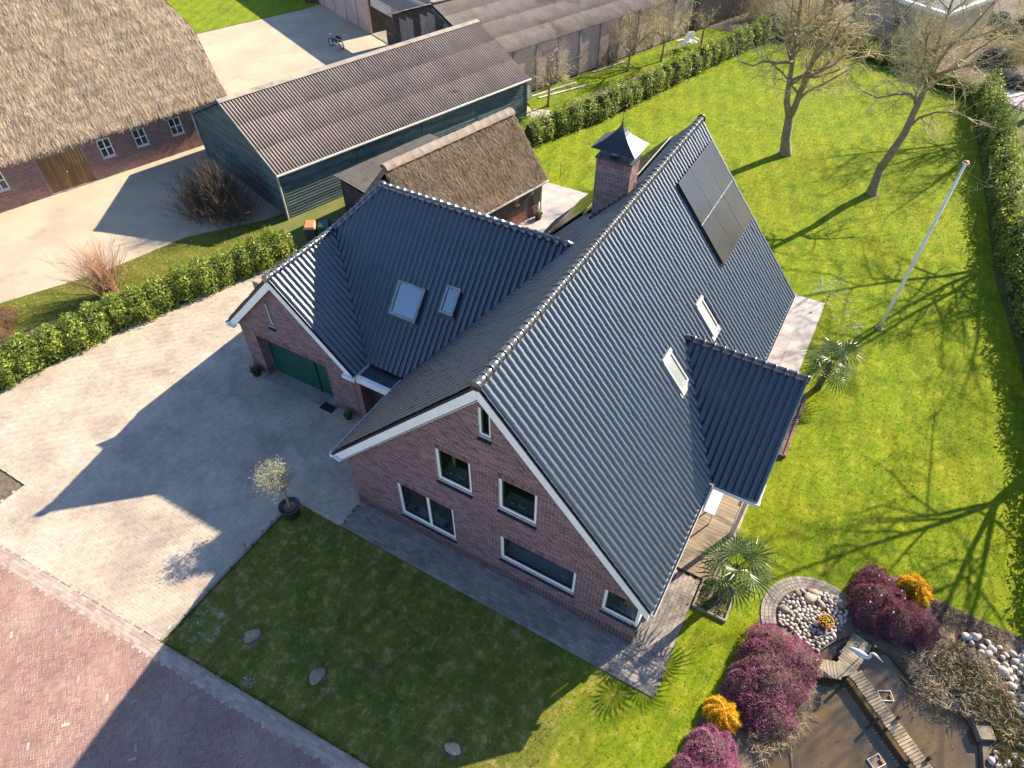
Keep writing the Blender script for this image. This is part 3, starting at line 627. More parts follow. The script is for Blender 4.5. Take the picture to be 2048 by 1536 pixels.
# --- roof tiles
PROF = [(0, .047), (.09, .030), (.18, .006), (.30, -.010), (.42, .002), (.52, .028), (.61, .045), (.74, .052), (.88, .052), (1.0, .047)]
def tile_arrays(w, h):
    K = len(PROF); V = []; e = .014
    for v, dn in ((-.03, e), (h * 1.01, 0.0), (-.03, e), (-.03, e - .018)):
        V += [(u * w, v, n + dn) for u, n in PROF]
    F = [(i, i + 1, K + i + 1, K + i) for i in range(K - 1)] + [(3 * K + i, 3 * K + i + 1, 2 * K + i + 1, 2 * K + i) for i in range(K - 1)]
    return np.array(V), np.array(F)
TW, TH = .213, .335
TV, TF = tile_arrays(TW, TH)
tile_me = MB().arrays(TV, TF).mesh('roof_tile', 'tile', smooth=True)
def roof_plane(parent, O, U, V, ulen, vlen, clips=(), uwin=None, n_ind=0, skip=(), deck=True):
    "tiled plane from eave corner O; clips = list of (point, normal) keeping the side the normal points to; skip = list of (u0,u1,v0,v1)"
    O, U, V = Vector(O), Vector(U).normalized(), Vector(V).normalized(); N = U.cross(V).normalized()
    fr = Matrix((U, V, N)).transposed().to_4x4(); fr.translation = O
    nc = round(ulen / TW); nr = math.ceil(vlen / TH); sw = ulen / nc / TW; sh = vlen / nr / TH
    r = np.random.default_rng(nc + nr); cells = []
    for j in range(nr):
        for i in range(nc):
            u, v = i * TW * sw, j * TH * sh
            if any(a < u + TW * .7 and u + TW * .3 < b and c < v + TH * .7 and v + TH * .3 < d for a, b, c, d in skip): continue
            p = [O + U * (u + du) + V * (v + dv) for du in (0, TW * sw) for dv in (-.04, TH * sh)]
            ok = True; whole = True
            for q, n in clips:
                s = [(x - Vector(q)).dot(Vector(n)) for x in p]
                if max(s) < 0: ok = False
                if min(s) < 0: whole = False
            if ok: cells.append((u, v, whole, (p[0] - CAM).length if whole and in_frame(*p[0]) else 1e6))
    cells.sort(key=lambda c: c[3]); ind = cells[:n_ind]; rest = cells[n_ind:]
    S = Matrix.Diagonal((sw, sh, 1, 1))
    for u, v, _, _ in ind:
        mw = fr @ Matrix.Translation((u, v, r.normal(0, .001))) @ Matrix.Rotation(r.normal(0, .010), 4, 'Y') @ Matrix.Rotation(r.normal(0, .006), 4, 'Z') @ S
        link('roof_tile', tile_me, parent, mw=mw)
    if rest:
        P = np.array([(u, v) for u, v, _, _ in rest]); n = len(P); X = TV[None] * np.array([sw, sh, 1]) + np.c_[P, r.normal(0, .0025, n)][:, None, :]
        X[:, :, 2] += (X[:, :, 0] - P[:, 0:1]) * r.normal(0, .012, (n, 1))
        M3 = np.array(fr.to_3x3()); X = X.reshape(-1, 3) @ M3.T + np.array(O); F = (TF[None] + (np.arange(n) * len(TV))[:, None, None]).reshape(-1, 4)
        o = np_mesh('roof_tile_field', X, F, 'tile', parent, kind='stuff')
        if clips:
            bm = bmesh.new(); bm.from_mesh(o.data)
            for q, nn in clips: bmesh.ops.bisect_plane(bm, geom=bm.verts[:] + bm.edges[:] + bm.faces[:], plane_co=q, plane_no=nn, clear_inner=True)
            bm.to_mesh(o.data); bm.free()
        o.data.polygons.foreach_set('use_smooth', [True] * len(o.data.polygons))
    if deck:
        bm = bmesh.new(); e = .035
        vs = [bm.verts.new(O + U * a + V * b - N * h) for h in (e, e + .12) for a, b in ((0.02, .02), (ulen - .02, .02), (ulen - .02, vlen), (.02, vlen))]
        for f in ((0, 1, 2, 3), (7, 6, 5, 4), (0, 4, 5, 1), (1, 5, 6, 2), (2, 6, 7, 3), (3, 7, 4, 0)): bm.faces.new([vs[i] for i in f])
        for q, nn in clips:
            g = bmesh.ops.bisect_plane(bm, geom=bm.verts[:] + bm.edges[:] + bm.faces[:], plane_co=Vector(q), plane_no=nn, clear_inner=True)
            ed = [x for x in g['geom_cut'] if isinstance(x, bmesh.types.BMEdge)]
            if ed: bmesh.ops.holes_fill(bm, edges=ed, sides=0)
        for a, b, c, d in [s for s in skip if len(s) == 4]: pass
        me = bpy.data.meshes.new('roof_deck'); bm.to_mesh(me); bm.free(); me.materials.append(MATS['black_paint']); link('roof_deck', me, parent)
F0 = -.20                                        # front verge overhang
pMR = ((XR, 0, ZR), Vector((SLR, 0, 1))); pML = ((XR, 0, ZR), Vector((-SLL, 0, 1)))      # outward normals of the roof planes
pDF = ((0, DY, DZ), Vector((0, -SD, 1))); pDB = ((0, DY, DZ), Vector((0, SD, 1)))
pCF = ((0, CY, CZ), Vector((0, -SCF, 1))); pCB = ((0, CY, CZ), Vector((0, SCF, 1)))
pGE = ((GX, 0, GZ), Vector((SG, 0, 1))); pGW = ((GX, 0, GZ), Vector((-SG, 0, 1)))
ylim = lambda y, s: ((0, y, 0), Vector((0, s, 0)))
roofm = MB(); roofm.bar((XR, F0 + .05, ZR - .12), (XR, L_ - .1, ZR - .12), .1, .12); roof = roofm.build('main_roof', 'wood_dark', house)
vR = math.hypot(XE - XR, ZR - ZE); vL = math.hypot(XR - XL, ZR - ZL)
SKY1 = (8.67, 9.23, 7.80, 8.56); SKY2 = (5.71, 6.33, 7.80, 8.54)      # y0,y1,x0,x1 on the right slope
v_of = lambda x: (XE - x) / (XE - XR) * vR
skR = [(y0 - F0, y1 - F0, v_of(x1), v_of(x0)) for y0, y1, x0, x1 in (SKY1, SKY2)]
# right slope: O at front eave, U along +y? outward normal needs U x V up -> U=+y, V=(-,0,+)
VR = Vector((XR - XE, 0, ZR - ZE)); VLf = Vector((XR - XL, 0, ZR - ZL))
ysp = F0 + round((DY - F0) / ((L_ - F0) / round((L_ - F0) / TW))) * ((L_ - F0) / round((L_ - F0) / TW))
roof_plane(roof, (XE, F0, ZE), (0, 1, 0), VR, ysp - F0, vR, [pDF], n_ind=300, skip=skR[1:])
roof_plane(roof, (XE, ysp, ZE), (0, 1, 0), VR, L_ - ysp, vR, [pDB], skip=[(a - (ysp - F0), b - (ysp - F0), c, d) for a, b, c, d in skR[:1]])
roof_plane(roof, (XL, CY, ZL), (0, -1, 0), VLf, CY - F0, vL, [pCF])
roof_plane(roof, (XL, L_, ZL), (0, -1, 0), VLf, L_ - CY, vL, [pCB])
# cross wing
SKA = (-1.77, -.64, 4.88, 5.70); SKB = (.10, .65, 5.33, 5.98)          # x0,x1,y0,y1 on the front slope
EY = 3.62; EZ = CZ - SCF * (CY - EY); vC = math.hypot(CY - EY, CZ - EZ); v_y = lambda y: (y - EY) / (CY - EY) * vC
cro = MB().bar((-3.6, CY, CZ - .12), (3.5, CY, CZ - .12), .1, .12).build('cross_roof', 'wood_dark', house)
x0c = -8.0
roof_plane(cro, (x0c, EY, EZ), (1, 0, 0), (0, CY - EY, CZ - EZ), 12.2, vC, [pML, (pGE[0], pGE[1]), (pGW[0], -pGW[1])], skip=[(a - x0c, b - x0c, v_y(c), v_y(d)) for a, b, c, d in (SKA, SKB)])
roof_plane(cro, (4.2, 2 * CY - EY, EZ), (-1, 0, 0), (0, EY - CY, CZ - EZ), 12.2, vC, [pML, (pGW[0], -pGW[1])])
# garage gable
gro = MB().bar((GX, 2.85, GZ - .12), (GX, 6.2, GZ - .12), .1, .12).build('garage_roof', 'wood_dark', house)
G0 = 2.82; vG = math.hypot(GXR - GX, GZ - GZE)
roof_plane(gro, (GXR, G0, GZE), (0, 1, 0), (GX - GXR, 0, GZ - GZE), 4.05, vG, [pCF])
xw = GX + (CZ - GZ) / SG; vW = math.hypot(xw - GXL, CZ - GZE)
YG = CY - (CZ - GZ) / SCF; vG2 = math.hypot(GX - GXL, GZ - GZE)
roof_plane(gro, (GXL, YG, GZE), (0, -1, 0), (GX - GXL, 0, GZ - GZE), YG - G0, vG2)
roof_plane(gro, (GXL, 2 * CY - EY, GZE), (0, -1, 0), (GX - GXL, 0, GZ - GZE), 2 * CY - EY - YG, vW, [(pCB[0], -pCB[1]), (pCF[0], -pCF[1])])
# the west plane above the garage ridge exists only behind the cross wing's front slope
# dormer-like porch roof
dro = MB().bar((8.3, DY, DZ - .12), (DXE - .05, DY, DZ - .12), .1, .12).build('porch_roof', 'wood_dark', house)
vD = math.hypot(DY - DYE, DZ - DZE)
roof_plane(dro, (7.6, DYE, DZE), (1, 0, 0), (0, DY - DYE, DZ - DZE), DXE - 7.6, vD, [pMR])
roof_plane(dro, (DXE, 2 * DY - DYE, DZE), (-1, 0, 0), (0, DYE - DY, DZ - DZE), DXE - 7.6, vD, [pMR])
# valley lining strips
def strip(a, b, wd, up, mat='lead', name='valley_lining', par=None): MB().bar(a, b, wd, .012, up).build(name, mat, par or house)
vt = Vector((XR + (ZR - DZ) / SLR, DY, DZ)); vb = Vector((XE, DY - (DZ - ZE) / SD, ZE))
strip(vt + Vector((0, 0, .05)), vb + Vector((0, 0, .035)), .13, (.6, -.5, 1), par=dro)
vt = Vector((GX, CY - (CZ - GZ) / SCF, GZ)); vb = Vector((GXR, CY - (CZ - GZE) / SCF, GZE)); strip(vt + Vector((0, 0, .03)), vb + Vector((0, 0, .03)), .13, (.5, -.5, 1), par=gro)
vt = Vector((XR - (ZR - CZ) / SLL, CY, CZ)); vb = Vector((XR - (ZR - EZ) / SLL, EY, EZ)); strip(vt + Vector((0, 0, .02)), vb + Vector((0, 0, .02)), .13, (-.5, -.5, 1), par=cro)
# --- ridge tiles
def ridge_mesh(L, r=.125):
    mb = MB(); n = 9
    def arc(rad, v, dz=0): return [(rad * math.cos(math.pi * (k / n) * 1.1 - .05 * math.pi), v, rad * math.sin(math.pi * (k / n) * 1.1 - .05 * math.pi) * .95 + dz) for k in range(n + 1)]
    secs = [arc(r * .96, 0), arc(r, L * .80), arc(r * 1.16, L * .81), arc(r * 1.18, L * .97), arc(r * 1.0, L * .99)]
    V = [p for s in secs for p in s]; F = [(j * (n + 1) + i, j * (n + 1) + i + 1, (j + 1) * (n + 1) + i + 1, (j + 1) * (n + 1) + i) for j in range(len(secs) - 1) for i in range(n)]
    mb.quads(V, F); return mb.mesh('ridge_tile', 'ridge_tile', smooth=True)
def ridge(parent, a, b, L=.285, r=.125, cap=(0, 0)):
    a, b = Vector(a), Vector(b); n = max(1, round((b - a).length / L)); d = (b - a) / n; me = ridge_mesh(d.length, r)
    y = d.normalized(); x = y.cross(Vector((0, 0, 1))).normalized(); z = x.cross(y); fr = Matrix((x, y, z)).transposed().to_4x4()
    for i in range(n):
        mw = fr @ Matrix.Rotation(random.gauss(0, .008), 4, 'Z'); mw.translation = a + d * i + z * random.gauss(0, .002); link('ridge_tile', me, parent, mw=mw)
    for e, p, s in ((cap[0], a, -1), (cap[1], b, 1)):
        if e:
            mb = MB(); k = 14; rr = r * 1.2
            pts = [p + (x * math.cos(math.pi * 2 * i / k) + z * math.sin(math.pi * 2 * i / k)) * rr for i in range(k)]
            mb.quads([tuple(q) for q in pts] + [tuple(q + y * s * .035) for q in pts] + [tuple(p + y * s * .055)], [(i, (i + 1) % k, k + (i + 1) % k, k + i) for i in range(k)] + [(k + i, k + (i + 1) % k, 2 * k) for i in range(k)]); mb.build('ridge_cap', 'ridge_tile', parent)
dz = .015
ridge(roof, (XR, L_ + .03, ZR + dz), (XR, F0 - .02, ZR + dz), .285, .13, (1, 1))
ridge(cro, (XR - (ZR - CZ) / SLL + .1, CY, CZ + dz), (xw, CY, CZ + dz), .30, .12)
ridge(gro, (GX, CY - (CZ - GZ) / SCF, GZ + dz), (GX, G0 - .03, GZ + dz), .31, .12, (0, 1))
ridge(cro, (xw, CY, CZ + dz), (GX, CY - (CZ - GZ) / SCF, GZ + dz), .31, .12)
ridge(dro, (XR + (ZR - DZ) / SLR + .02, DY, DZ + dz), (DXE + .02, DY, DZ + dz), .30, .12, (0, 1))
MB().lathe([(.02, -.12), (.13, -.08), (.17, 0), (.14, .07), (.06, .12), (.01, .13)], (xw, CY, CZ + .05), 14).build('hip_cap', 'ridge_tile', cro, smooth=True)
# --- bargeboards, verge edges, gutters
def board(parent, a, b, hgt, th, y, name='bargeboard', mat='white', drop=.05):
    "board in the xz plane under the verge from a to b"
    (xa, za), (xb, zb) = a, b; mb = MB(); mb.quads([(xa, y, za - drop), (xb, y, zb - drop), (xb, y, zb - drop - hgt), (xa, y, za - drop - hgt), (xa, y + th, za - drop), (xb, y + th, zb - drop), (xb, y + th, zb - drop - hgt), (xa, y + th, za - drop - hgt)],
        [(0, 1, 2, 3), (7, 6, 5, 4), (0, 4, 5, 1), (3, 2, 6, 7), (0, 3, 7, 4), (1, 5, 6, 2)]); return mb.build(name, mat, parent)
board(house, (XL + .02, ZL - .02), (XR - .001, ZR - .05), .36, .035, F0 - .012)
board(house, (XR + .001, ZR - .05), (XE - .02, ZE - .02), .36, .035, F0 - .012)
board(house, (XL + .02, ZL - .44), (XR, ZR - .47), .02, .20, F0 + .02, 'soffit'); board(house, (XR, ZR - .47), (XE - .02, ZE - .44), .02, .20, F0 + .02, 'soffit')
board(house, (GXL + .02, GZE - .02), (GX - .001, GZ - .05), .34, .035, G0 - .012); board(house, (GX + .001, GZ - .05), (GXR - .02, GZE - .02), .34, .035, G0 - .012)
for p, q in (((XL, ZL), (XR, ZR)), ((XR, ZR), (XE, ZE))): board(house, (p[0], p[1] + .02), (q[0], q[1] + .02), .07, .05, F0 - .03, 'verge_trim', 'black_paint', 0)
for p, q in (((GXL, GZE), (GX, GZ)), ((GX, GZ), (GXR, GZE))): board(house, (p[0], p[1] + .02), (q[0], q[1] + .02), .07, .05, G0 - .03, 'verge_trim', 'black_paint', 0)
def gutter(parent, a, b, w=.15, h=.11, side=1, mat='white', liner='zinc'):
    "open box gutter from a to b; side = which way is outwards (in x for y-runs, in y for x-runs)"
    a, b = Vector(a), Vector(b); d = (b - a).normalized(); o = Vector((side, 0, 0)) if abs(d.y) > .5 else Vector((0, side, 0))
    mb = MB(); t_ = .014; m4 = Matrix((o, d, Vector((0, 0, 1)))).transposed().to_4x4(); m4.translation = a; L = (b - a).length
    mb.box(0, w, 0, L, -h, -h + t_, m4); mb.box(w - t_, w, 0, L, -h + t_, 0.012, m4); mb.box(0, t_, 0, L, -h + t_, 0, m4); mb.box(t_, w - t_, 0, t_, -h + t_, 0, m4); mb.box(t_, w - t_, L - t_, L, -h + t_, 0, m4)
    g = mb.build('gutter', mat, parent); MB().box(t_ + .001, w - t_ - .001, t_ + .001, L - t_ - .001, -h + t_ + .001, -h + t_ + .012, m4).build('gutter_liner', liner, g); return g
gutter(house, (XL + .05, F0 - .12, ZL - .02), (XL + .05, EY - .2, ZL - .02), .17, .13, -1)
MB().box(XL - .02, XL + .30, F0 - .12, F0 + .02, ZL - .16, ZL - .12).build('gutter_return', 'white', house)
gutter(house, (XE - .01, F0 - .02, ZE - .02), (XE - .01, 4.55, ZE - .02), .14, .10, 1, 'offwhite')
gutter(house, (XE - .01, 10.2, ZE - .02), (XE - .01, L_, ZE - .02), .14, .10, 1, 'offwhite')
gutter(house, (GXL + .05, G0 - .12, GZE - .02), (GXL + .05, 11, GZE - .02), .17, .13, -1)
MB().box(GXL - .02, GXL + .34, G0 - .14, G0 + .03, GZE - .17, GZE - .13).build('gutter_return', 'white', house)
MB().box(GXR - .42, GXR + .02, G0 - .14, G0 + .03, GZE - .17, GZE - .04).build('gutter_return', 'white', house)
gutter(house, (GXR - .04, G0 - .1, GZE - .02), (GXR - .04, EY + .02, GZE - .02), .14, .12, 1)
gutter(house, (10.42, DYE + .03, DZE - .02), (DXE + .10, DYE + .03, DZE - .02), .15, .12, -1)
MB().box(DXE + .02, DXE + .08, DYE - .1, DYE + .75, DZE - .14, DZE - .02).build('gutter_return', 'offwhite', house)
b_ = MB()
for s in (-1, 1):
    ye = DY + s * (DY - DYE)
    b_.quads([(DXE, DY, DZ - .03), (DXE, ye, DZE - .03), (DXE, ye, DZE - .27), (DXE, DY, DZ - .27), (DXE + .035, DY, DZ - .03), (DXE + .035, ye, DZE - .03), (DXE + .035, ye, DZE - .27), (DXE + .035, DY, DZ - .27)], [(0, 1, 2, 3), (4, 7, 6, 5), (0, 4, 5, 1), (3, 2, 6, 7), (1, 5, 6, 2)])
b_.build('bargeboard', 'offwhite', dro)
# open porch: posts, beam and a glazed door in the main wall
for y in (5.0, 9.85): MB().box(11.40, 11.52, y - .06, y + .06, .02, 2.5).build('porch_post', 'offwhite', dro)
MB().box(11.38, 11.54, 4.9, 9.95, 2.42, 2.58).build('porch_beam', 'offwhite', dro)
for y in (4.95, 9.9): MB().box(10.0, 11.38, y - .05, y + .05, 2.44, 2.58).build('porch_beam', 'offwhite', dro)
pd = MB().box(10.0, 10.05, 6.3, 6.4, .1, 2.3).box(10.0, 10.05, 8.4, 8.5, .1, 2.3).box(10.0, 10.05, 6.4, 8.4, 2.2, 2.3).build('porch_door', 'white', house); MB().box(10.005, 10.03, 6.4, 8.4, .12, 2.2).build('pane', 'glass_pale', pd)
# flat roof over the entrance
MB().box(GXR + .1, XL + .06, 2.98, EY + .12, 2.44, 2.50).build('flat_roof', 'lead', house)
MB().box(GXR + .06, XL + .02, 2.84, 2.98, 2.32, 2.60).build('fascia', 'white', house)
fin = MB(); fin.box(GXR + .1, XL + .06, 2.985, 3.03, 2.50, 2.56); fin.box(GXR + .11, GXR + .16, 3.03, EY, 2.50, 2.56); fin.build('roof_edge', 'zinc', house)
MB().box(-2.34, -2.05, 3.02, 3.5, 0, 2.32).build('side_pier', 'brick', house)
MB().box(-2.05, 0, 3.45, 3.5, 0, 2.44).build('entrance_wall', 'wood_dark', house)
ent = MB().box(-1.22, -1.13, 3.38, 3.45, .05, 2.3).box(-.20, -.11, 3.38, 3.45, .05, 2.3).box(-1.13, -.20, 3.38, 3.45, 2.2, 2.3).build('front_door', 'white', house)
MB().box(-1.12, -.21, 3.41, 3.445, .05, 2.19).build('door_leaf', 'door_green', ent)
# --- garage front wall
GH = [(-7.06, -3.56, 0, 2.2), (-6.02, -5.72, 3.12, 4.22)]
gw = holed_wall((0, 3.0, 0), (1, 0, 0), (0, -1, 0), [(-7.78, 0), (-7.06, 0), (-7.06, .002), (-3.56, .002), (-3.56, 0), (-2.34, 0), (-2.34, GZ - SG * (-2.34 - GX) - .1), (GX, GZ - .1), (-7.78, GZ - SG * (GX + 7.78) - .1)], [(-7.06, -3.56, .004, 2.2), GH[1]], .42, 'garage_wall', 'mortar', house)
def gspan(z):
    a = max(-7.78, GX - (GZ - .14 - z) / SG); b = min(-2.34, GX + (GZ - .14 - z) / SG)
    if b - a < .1: return []
    return subtract((a, b), GH + [(-7.06, -3.56, 2.2, 2.42), (-6.02, -5.72, 4.22, 4.44)], z)
brick_wall(gw, 'garage', (0, 3.0, 0), (1, 0, 0), (0, -1, 0), gspan, .03, 5.5, plinth=.4)
soldier(gw, (0, 3, 0), (1, 0, 0), (0, -1, 0), -7.06, -3.56, 2.2); soldier(gw, (0, 3, 0), (1, 0, 0), (0, -1, 0), -6.02, -5.72, 4.22)
MB().box(-7.78, -7.77, 3.0, 11, 0, 2.7).build('garage_side_wall', 'brick_old', house)
MB().box(-2.35, -2.34, 3.0, 3.6, 0, 2.7).build('garage_side_wall', 'brick_old', house)
for x0, x1, z0, z1 in ((-7.06, -7.05, 0, 2.2),): brick_wall(gw, 'reveal', (-7.06, 3.0, 0), (0, 1, 0), (1, 0, 0), lambda z: [(0, .36)], .03, 2.18, plinth=.4)
gd = MB().box(-4.66, -4.56, 3.30, 3.42, .02, 2.2).build('garage_door', 'door_green', house)
for i in range(4): MB().box(-7.04, -4.66, 3.36, 3.40, .03 + i * .545, .565 + i * .545).build('door_panel', 'door_green', gd)
MB().box(-4.55, -3.57, 3.36, 3.40, .03, 2.19).build('side_door', 'door_green', gd)
MB().box(-3.72, -3.68, 3.33, 3.36, 1.0, 1.14).build('door_handle', 'chrome', gd)
MB().box(-7.2, -3.45, 2.72, 3.34, .0, .035).build('door_sill', 'concrete', house)
win(house, (0, 3.0, 0), (1, 0, 0), (0, -1, 0), -6.02, -5.72, 3.12, 4.22, fw=.05, inset=.12)
MB().box(-7.0, -3.6, 3.6, 3.62, 3.0, 4.4).build('interior', 'interior', house)
# --- chimney
ch = MB().box(3.46, 4.64, 9.86, 10.56, 6.3, 9.06).build('chimney', 'mortar', roof)
for O, U, N, ln in (((3.46, 9.86, 0), (1, 0, 0), (0, -1, 0), 1.18), ((4.64, 9.86, 0), (0, 1, 0), (1, 0, 0), .70), ((3.46, 10.56, 0), (0, -1, 0), (-1, 0, 0), .70)):
    brick_wall(ch, 'chimney', O, U, N, lambda z, ln=ln: [(0, ln)], 6.4, 8.83)
    soldier(ch, O, U, N, 0, ln, 8.84)
MB().box(3.42, 4.68, 9.82, 10.60, 9.06, 9.13).build('chimney_slab', 'lead', ch)
fl = MB()
for i in range(8):
    x = 3.40 + i * .155; z = ZR - SLL * (XR - x); fl.box(x, x + .17, 9.838, 9.848, z - .1, z + .24)
fl.build('stepped_flashing', 'lead', ch)
hd = MB(); n = 8; cx, cy = 4.05, 10.21
rings = []
for k in range(n + 1):
    f = k / n; rr = (1 - f) ** 1.75; z = 9.46 + .78 * f; rings.append([(cx + sx_ * (.74 * rr + .012), cy + sy_ * (.56 * rr + .012), z) for sx_, sy_ in ((-1, -1), (1, -1), (1, 1), (-1, 1))])
V = [p for r_ in rings for p in r_]; hd.quads(V, [(k * 4 + i, k * 4 + (i + 1) % 4, (k + 1) * 4 + (i + 1) % 4, (k + 1) * 4 + i) for k in range(n) for i in range(4)] + [(3, 2, 1, 0)])
M('hood', (.055, .062, .07, 1), (.045, .05, .058, 1), .38, 2, 0, Metallic=.5)
hood = hd.build('chimney_hood', 'hood', ch)
MB().tube([(cx, cy, 10.2), (cx, cy, 10.62)], [.012, .003], 6).build('hood_spike', 'black_paint', hood)
for sx_, sy_ in ((-1, -1), (1, -1), (1, 1), (-1, 1)): MB().box(cx + sx_ * .5 - .012, cx + sx_ * .5 + .012, cy + sy_ * .3 - .012, cy + sy_ * .3 + .012, 9.13, 9.47).build('hood_leg', 'black_paint', hood)
MB().lathe([(.13, 0), (.15, .03), (.15, .10), (.12, .12)], (3.95, 10.2, 9.13), 16).build('flue_pot', 'zinc', ch)
MB().box(4.78, 4.83, 9.9, 9.98, 8.2, 8.55).build('vent_pipe', 'zinc', ch)
# --- roof windows
def skylight(parent, fr, a, b, frame_w, frame_mat, glass, blind=None, depth=.5, hood_=True, top=False):
    "fr maps (u along, v up-slope, n out) to the world; a=(u0,u1) b=(v0,v1)"
    (u0, u1), (v0, v1) = a, b; fw = frame_w; mb = MB()
    for x0, x1, y0, y1 in ((u0, u0 + fw, v0, v1), (u1 - fw, u1, v0, v1), (u0 + fw, u1 - fw, v0, v0 + fw), (u0 + fw, u1 - fw, v1 - fw, v1)): mb.box(x0, x1, y0, y1, -.04, .09, fr)
    s = mb.build('roof_window', frame_mat, parent)
    MB().box(u0 + fw, u1 - fw, v0 + fw, v1 - fw, .045, .055, fr).build('pane', glass, s)
    if top: MB().box(u0 - .015, u1 + .015, v1 - .03, v1 + .10, .05, .13, fr).build('roller_box', 'alu', s)
    MB().box(u0 - .09, u1 + .09, v0 - .17, v0 - .001, .045, .056, fr).build('apron_flashing', 'lead' if not top else 'alu', s)
    r_ = MB()
    for P in ([(u0 + fw, v0 + fw), (u1 - fw, v0 + fw)], [(u1 - fw, v0 + fw), (u1 - fw, v1 - fw)], [(u1 - fw, v1 - fw), (u0 + fw, v1 - fw)], [(u0 + fw, v1 - fw), (u0 + fw, v0 + fw)]):
        (p, q), (p2, q2) = P; r_.face([tuple(fr @ Vector(x)) for x in ((p, q, .04), (p2, q2, .04), (p2, q2, -depth), (p, q, -depth))])
    r_.build('reveal', 'white' if blind is None else blind, s)
    MB().box(u0, u1, v0, v1, -depth - .02, -depth, fr).build('inner_blind' if blind else 'room_floor', blind or 'interior_lilac', s); return s
M('interior_lilac', (.50, .50, .66, 1), (.36, .40, .60, 1), .9, 1.2, 0)
def plane_fr(O, U, V):
    U, V = Vector(U).normalized(), Vector(V).normalized(); f = Matrix((U, V, U.cross(V))).transposed().to_4x4(); f.translation = O; return f
fC = plane_fr((0, EY, EZ), (1, 0, 0), (0, CY - EY, CZ - EZ)); fM = plane_fr((XE, 0, ZE), (0, 1, 0), VR)
sa = skylight(cro, fC, SKA[:2], (v_y(SKA[2]), v_y(SKA[3])), .09, 'zinc', 'glass_sky', depth=.22)
MB().box(-1.0, -.82, v_y(4.99), v_y(5.12), -.215, -.19, fC).build('orange_patch', 'ornament_orange', sa)  # small orange patch behind the large roof window
skylight(cro, fC, SKB[:2], (v_y(SKB[2]), v_y(SKB[3])), .08, 'zinc', 'glass_sky', depth=.22)
for y0, y1, x0, x1 in (SKY1, SKY2): skylight(roof, fM, (y0, y1), (v_of(x1), v_of(x0)), .07, 'alu', 'glass_pale', 'interior_pale', .2, top=True)
# --- solar panels on both slopes
def panels(fr, u0, u1, v0, v1, nu, nv, off, gap=.02):
    du, dv = (u1 - u0) / nu, (v1 - v0) / nv
    for i in range(nu):
        for j in range(nv):
            a, b, c, d = u0 + i * du + gap / 2, u0 + (i + 1) * du - gap / 2, v0 + j * dv + gap / 2, v0 + (j + 1) * dv - gap / 2; e = .022
            p = MB(); p.box(a, a + e, c, d, off, off + .04, fr); p.box(b - e, b, c, d, off, off + .04, fr); p.box(a + e, b - e, c, c + e, off, off + .04, fr); p.box(a + e, b - e, d - e, d, off, off + .04, fr)
            p = p.build('solar_panel', 'black_paint', roof); MB().box(a + e, b - e, c + e, d - e, off + .02, off + .038, fr).build('cell_glass', 'solar', p)
            for q in (a + du * .25, a + du * .75): MB().box(q - .02, q + .02, d - .005, d + gap + .005, off + .03, off + .045, fr).build('panel_clamp', 'chrome', p) if j < nv - 1 else None
    for v in ((v0 + v1) / 2,): MB().box(u0, u1, v - .012, v + .012, off + .002, off + .03, fr).build('mounting_rail', 'chrome', roof)
    for v in (v0 + .3, v1 - .3): MB().box(u0 - .03, u1 + .03, v - .02, v + .02, off - .06, off - .005, fr).build('mounting_rail', 'black_paint', roof)
panels(fM, 11.28, 14.74, v_of(7.84), v_of(5.70), 3, 2, .13)
fL = plane_fr((XL, 0, ZL), (0, -1, 0), VLf); vl = lambda x: (x - XL) / (XR - XL) * vL
panels(fL, -14.9, -11.6, vl(.95), vl(2.7), 3, 1, .12); panels(fL, -14.9, -11.0, vl(2.75), vl(4.4), 4, 1, .12)
# ================================================================ OTHER BUILDINGS
def frame2(x0, y0, ang):
    a = R(ang); d = Vector((math.sin(a), math.cos(a), 0)); n = Vector((math.cos(a), -math.sin(a), 0))
    m = Matrix((n, d, Vector((0, 0, 1)))).transposed().to_4x4(); m.translation = (x0, y0, 0); return m
def corrugated(parent, fr, u0, u1, v0, v1, sheet_w, rows, amp, pitch, mat, name='corrugated_sheet', seg=6):
    "sheets over the (u,v) rectangle of frame fr (n up); every sheet is its own object"
    nu = max(1, round((u1 - u0) / sheet_w)); w = (u1 - u0) / nu; nw = max(1, round(w / pitch)); h = (v1 - v0) / rows; K = nw * seg
    mb = MB(); V = []
    for v, e in ((-.04, .012), (h + .02, 0)):
        V += [(w * i / K, v, amp * math.sin(2 * math.pi * i / seg) + e) for i in range(K + 1)]
    V += [(w * i / K, -.04, amp * math.sin(2 * math.pi * i / seg) + .002) for i in range(K + 1)]
    mb.quads(V, [(i, i + 1, K + 2 + i, K + 1 + i) for i in range(K)] + [(2 * K + 2 + i, 2 * K + 3 + i, i + 1, i) for i in range(K)])
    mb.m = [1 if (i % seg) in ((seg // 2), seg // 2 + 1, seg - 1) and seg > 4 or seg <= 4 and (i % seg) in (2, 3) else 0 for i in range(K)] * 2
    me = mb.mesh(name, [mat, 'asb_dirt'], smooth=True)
    for i in range(nu):
        for j in range(rows):
            link(name, me, parent, mw=fr @ Matrix.Translation((u0 + i * w, v0 + j * h, random.uniform(0, .006))) @ Matrix.Rotation(random.gauss(0, .003), 4, 'Z'))
def sub(fr, O, U, V):
    U, V = Vector(U).normalized(), Vector(V).normalized(); m = Matrix((U, V, U.cross(V))).transposed().to_4x4(); m.translation = O; return fr @ m
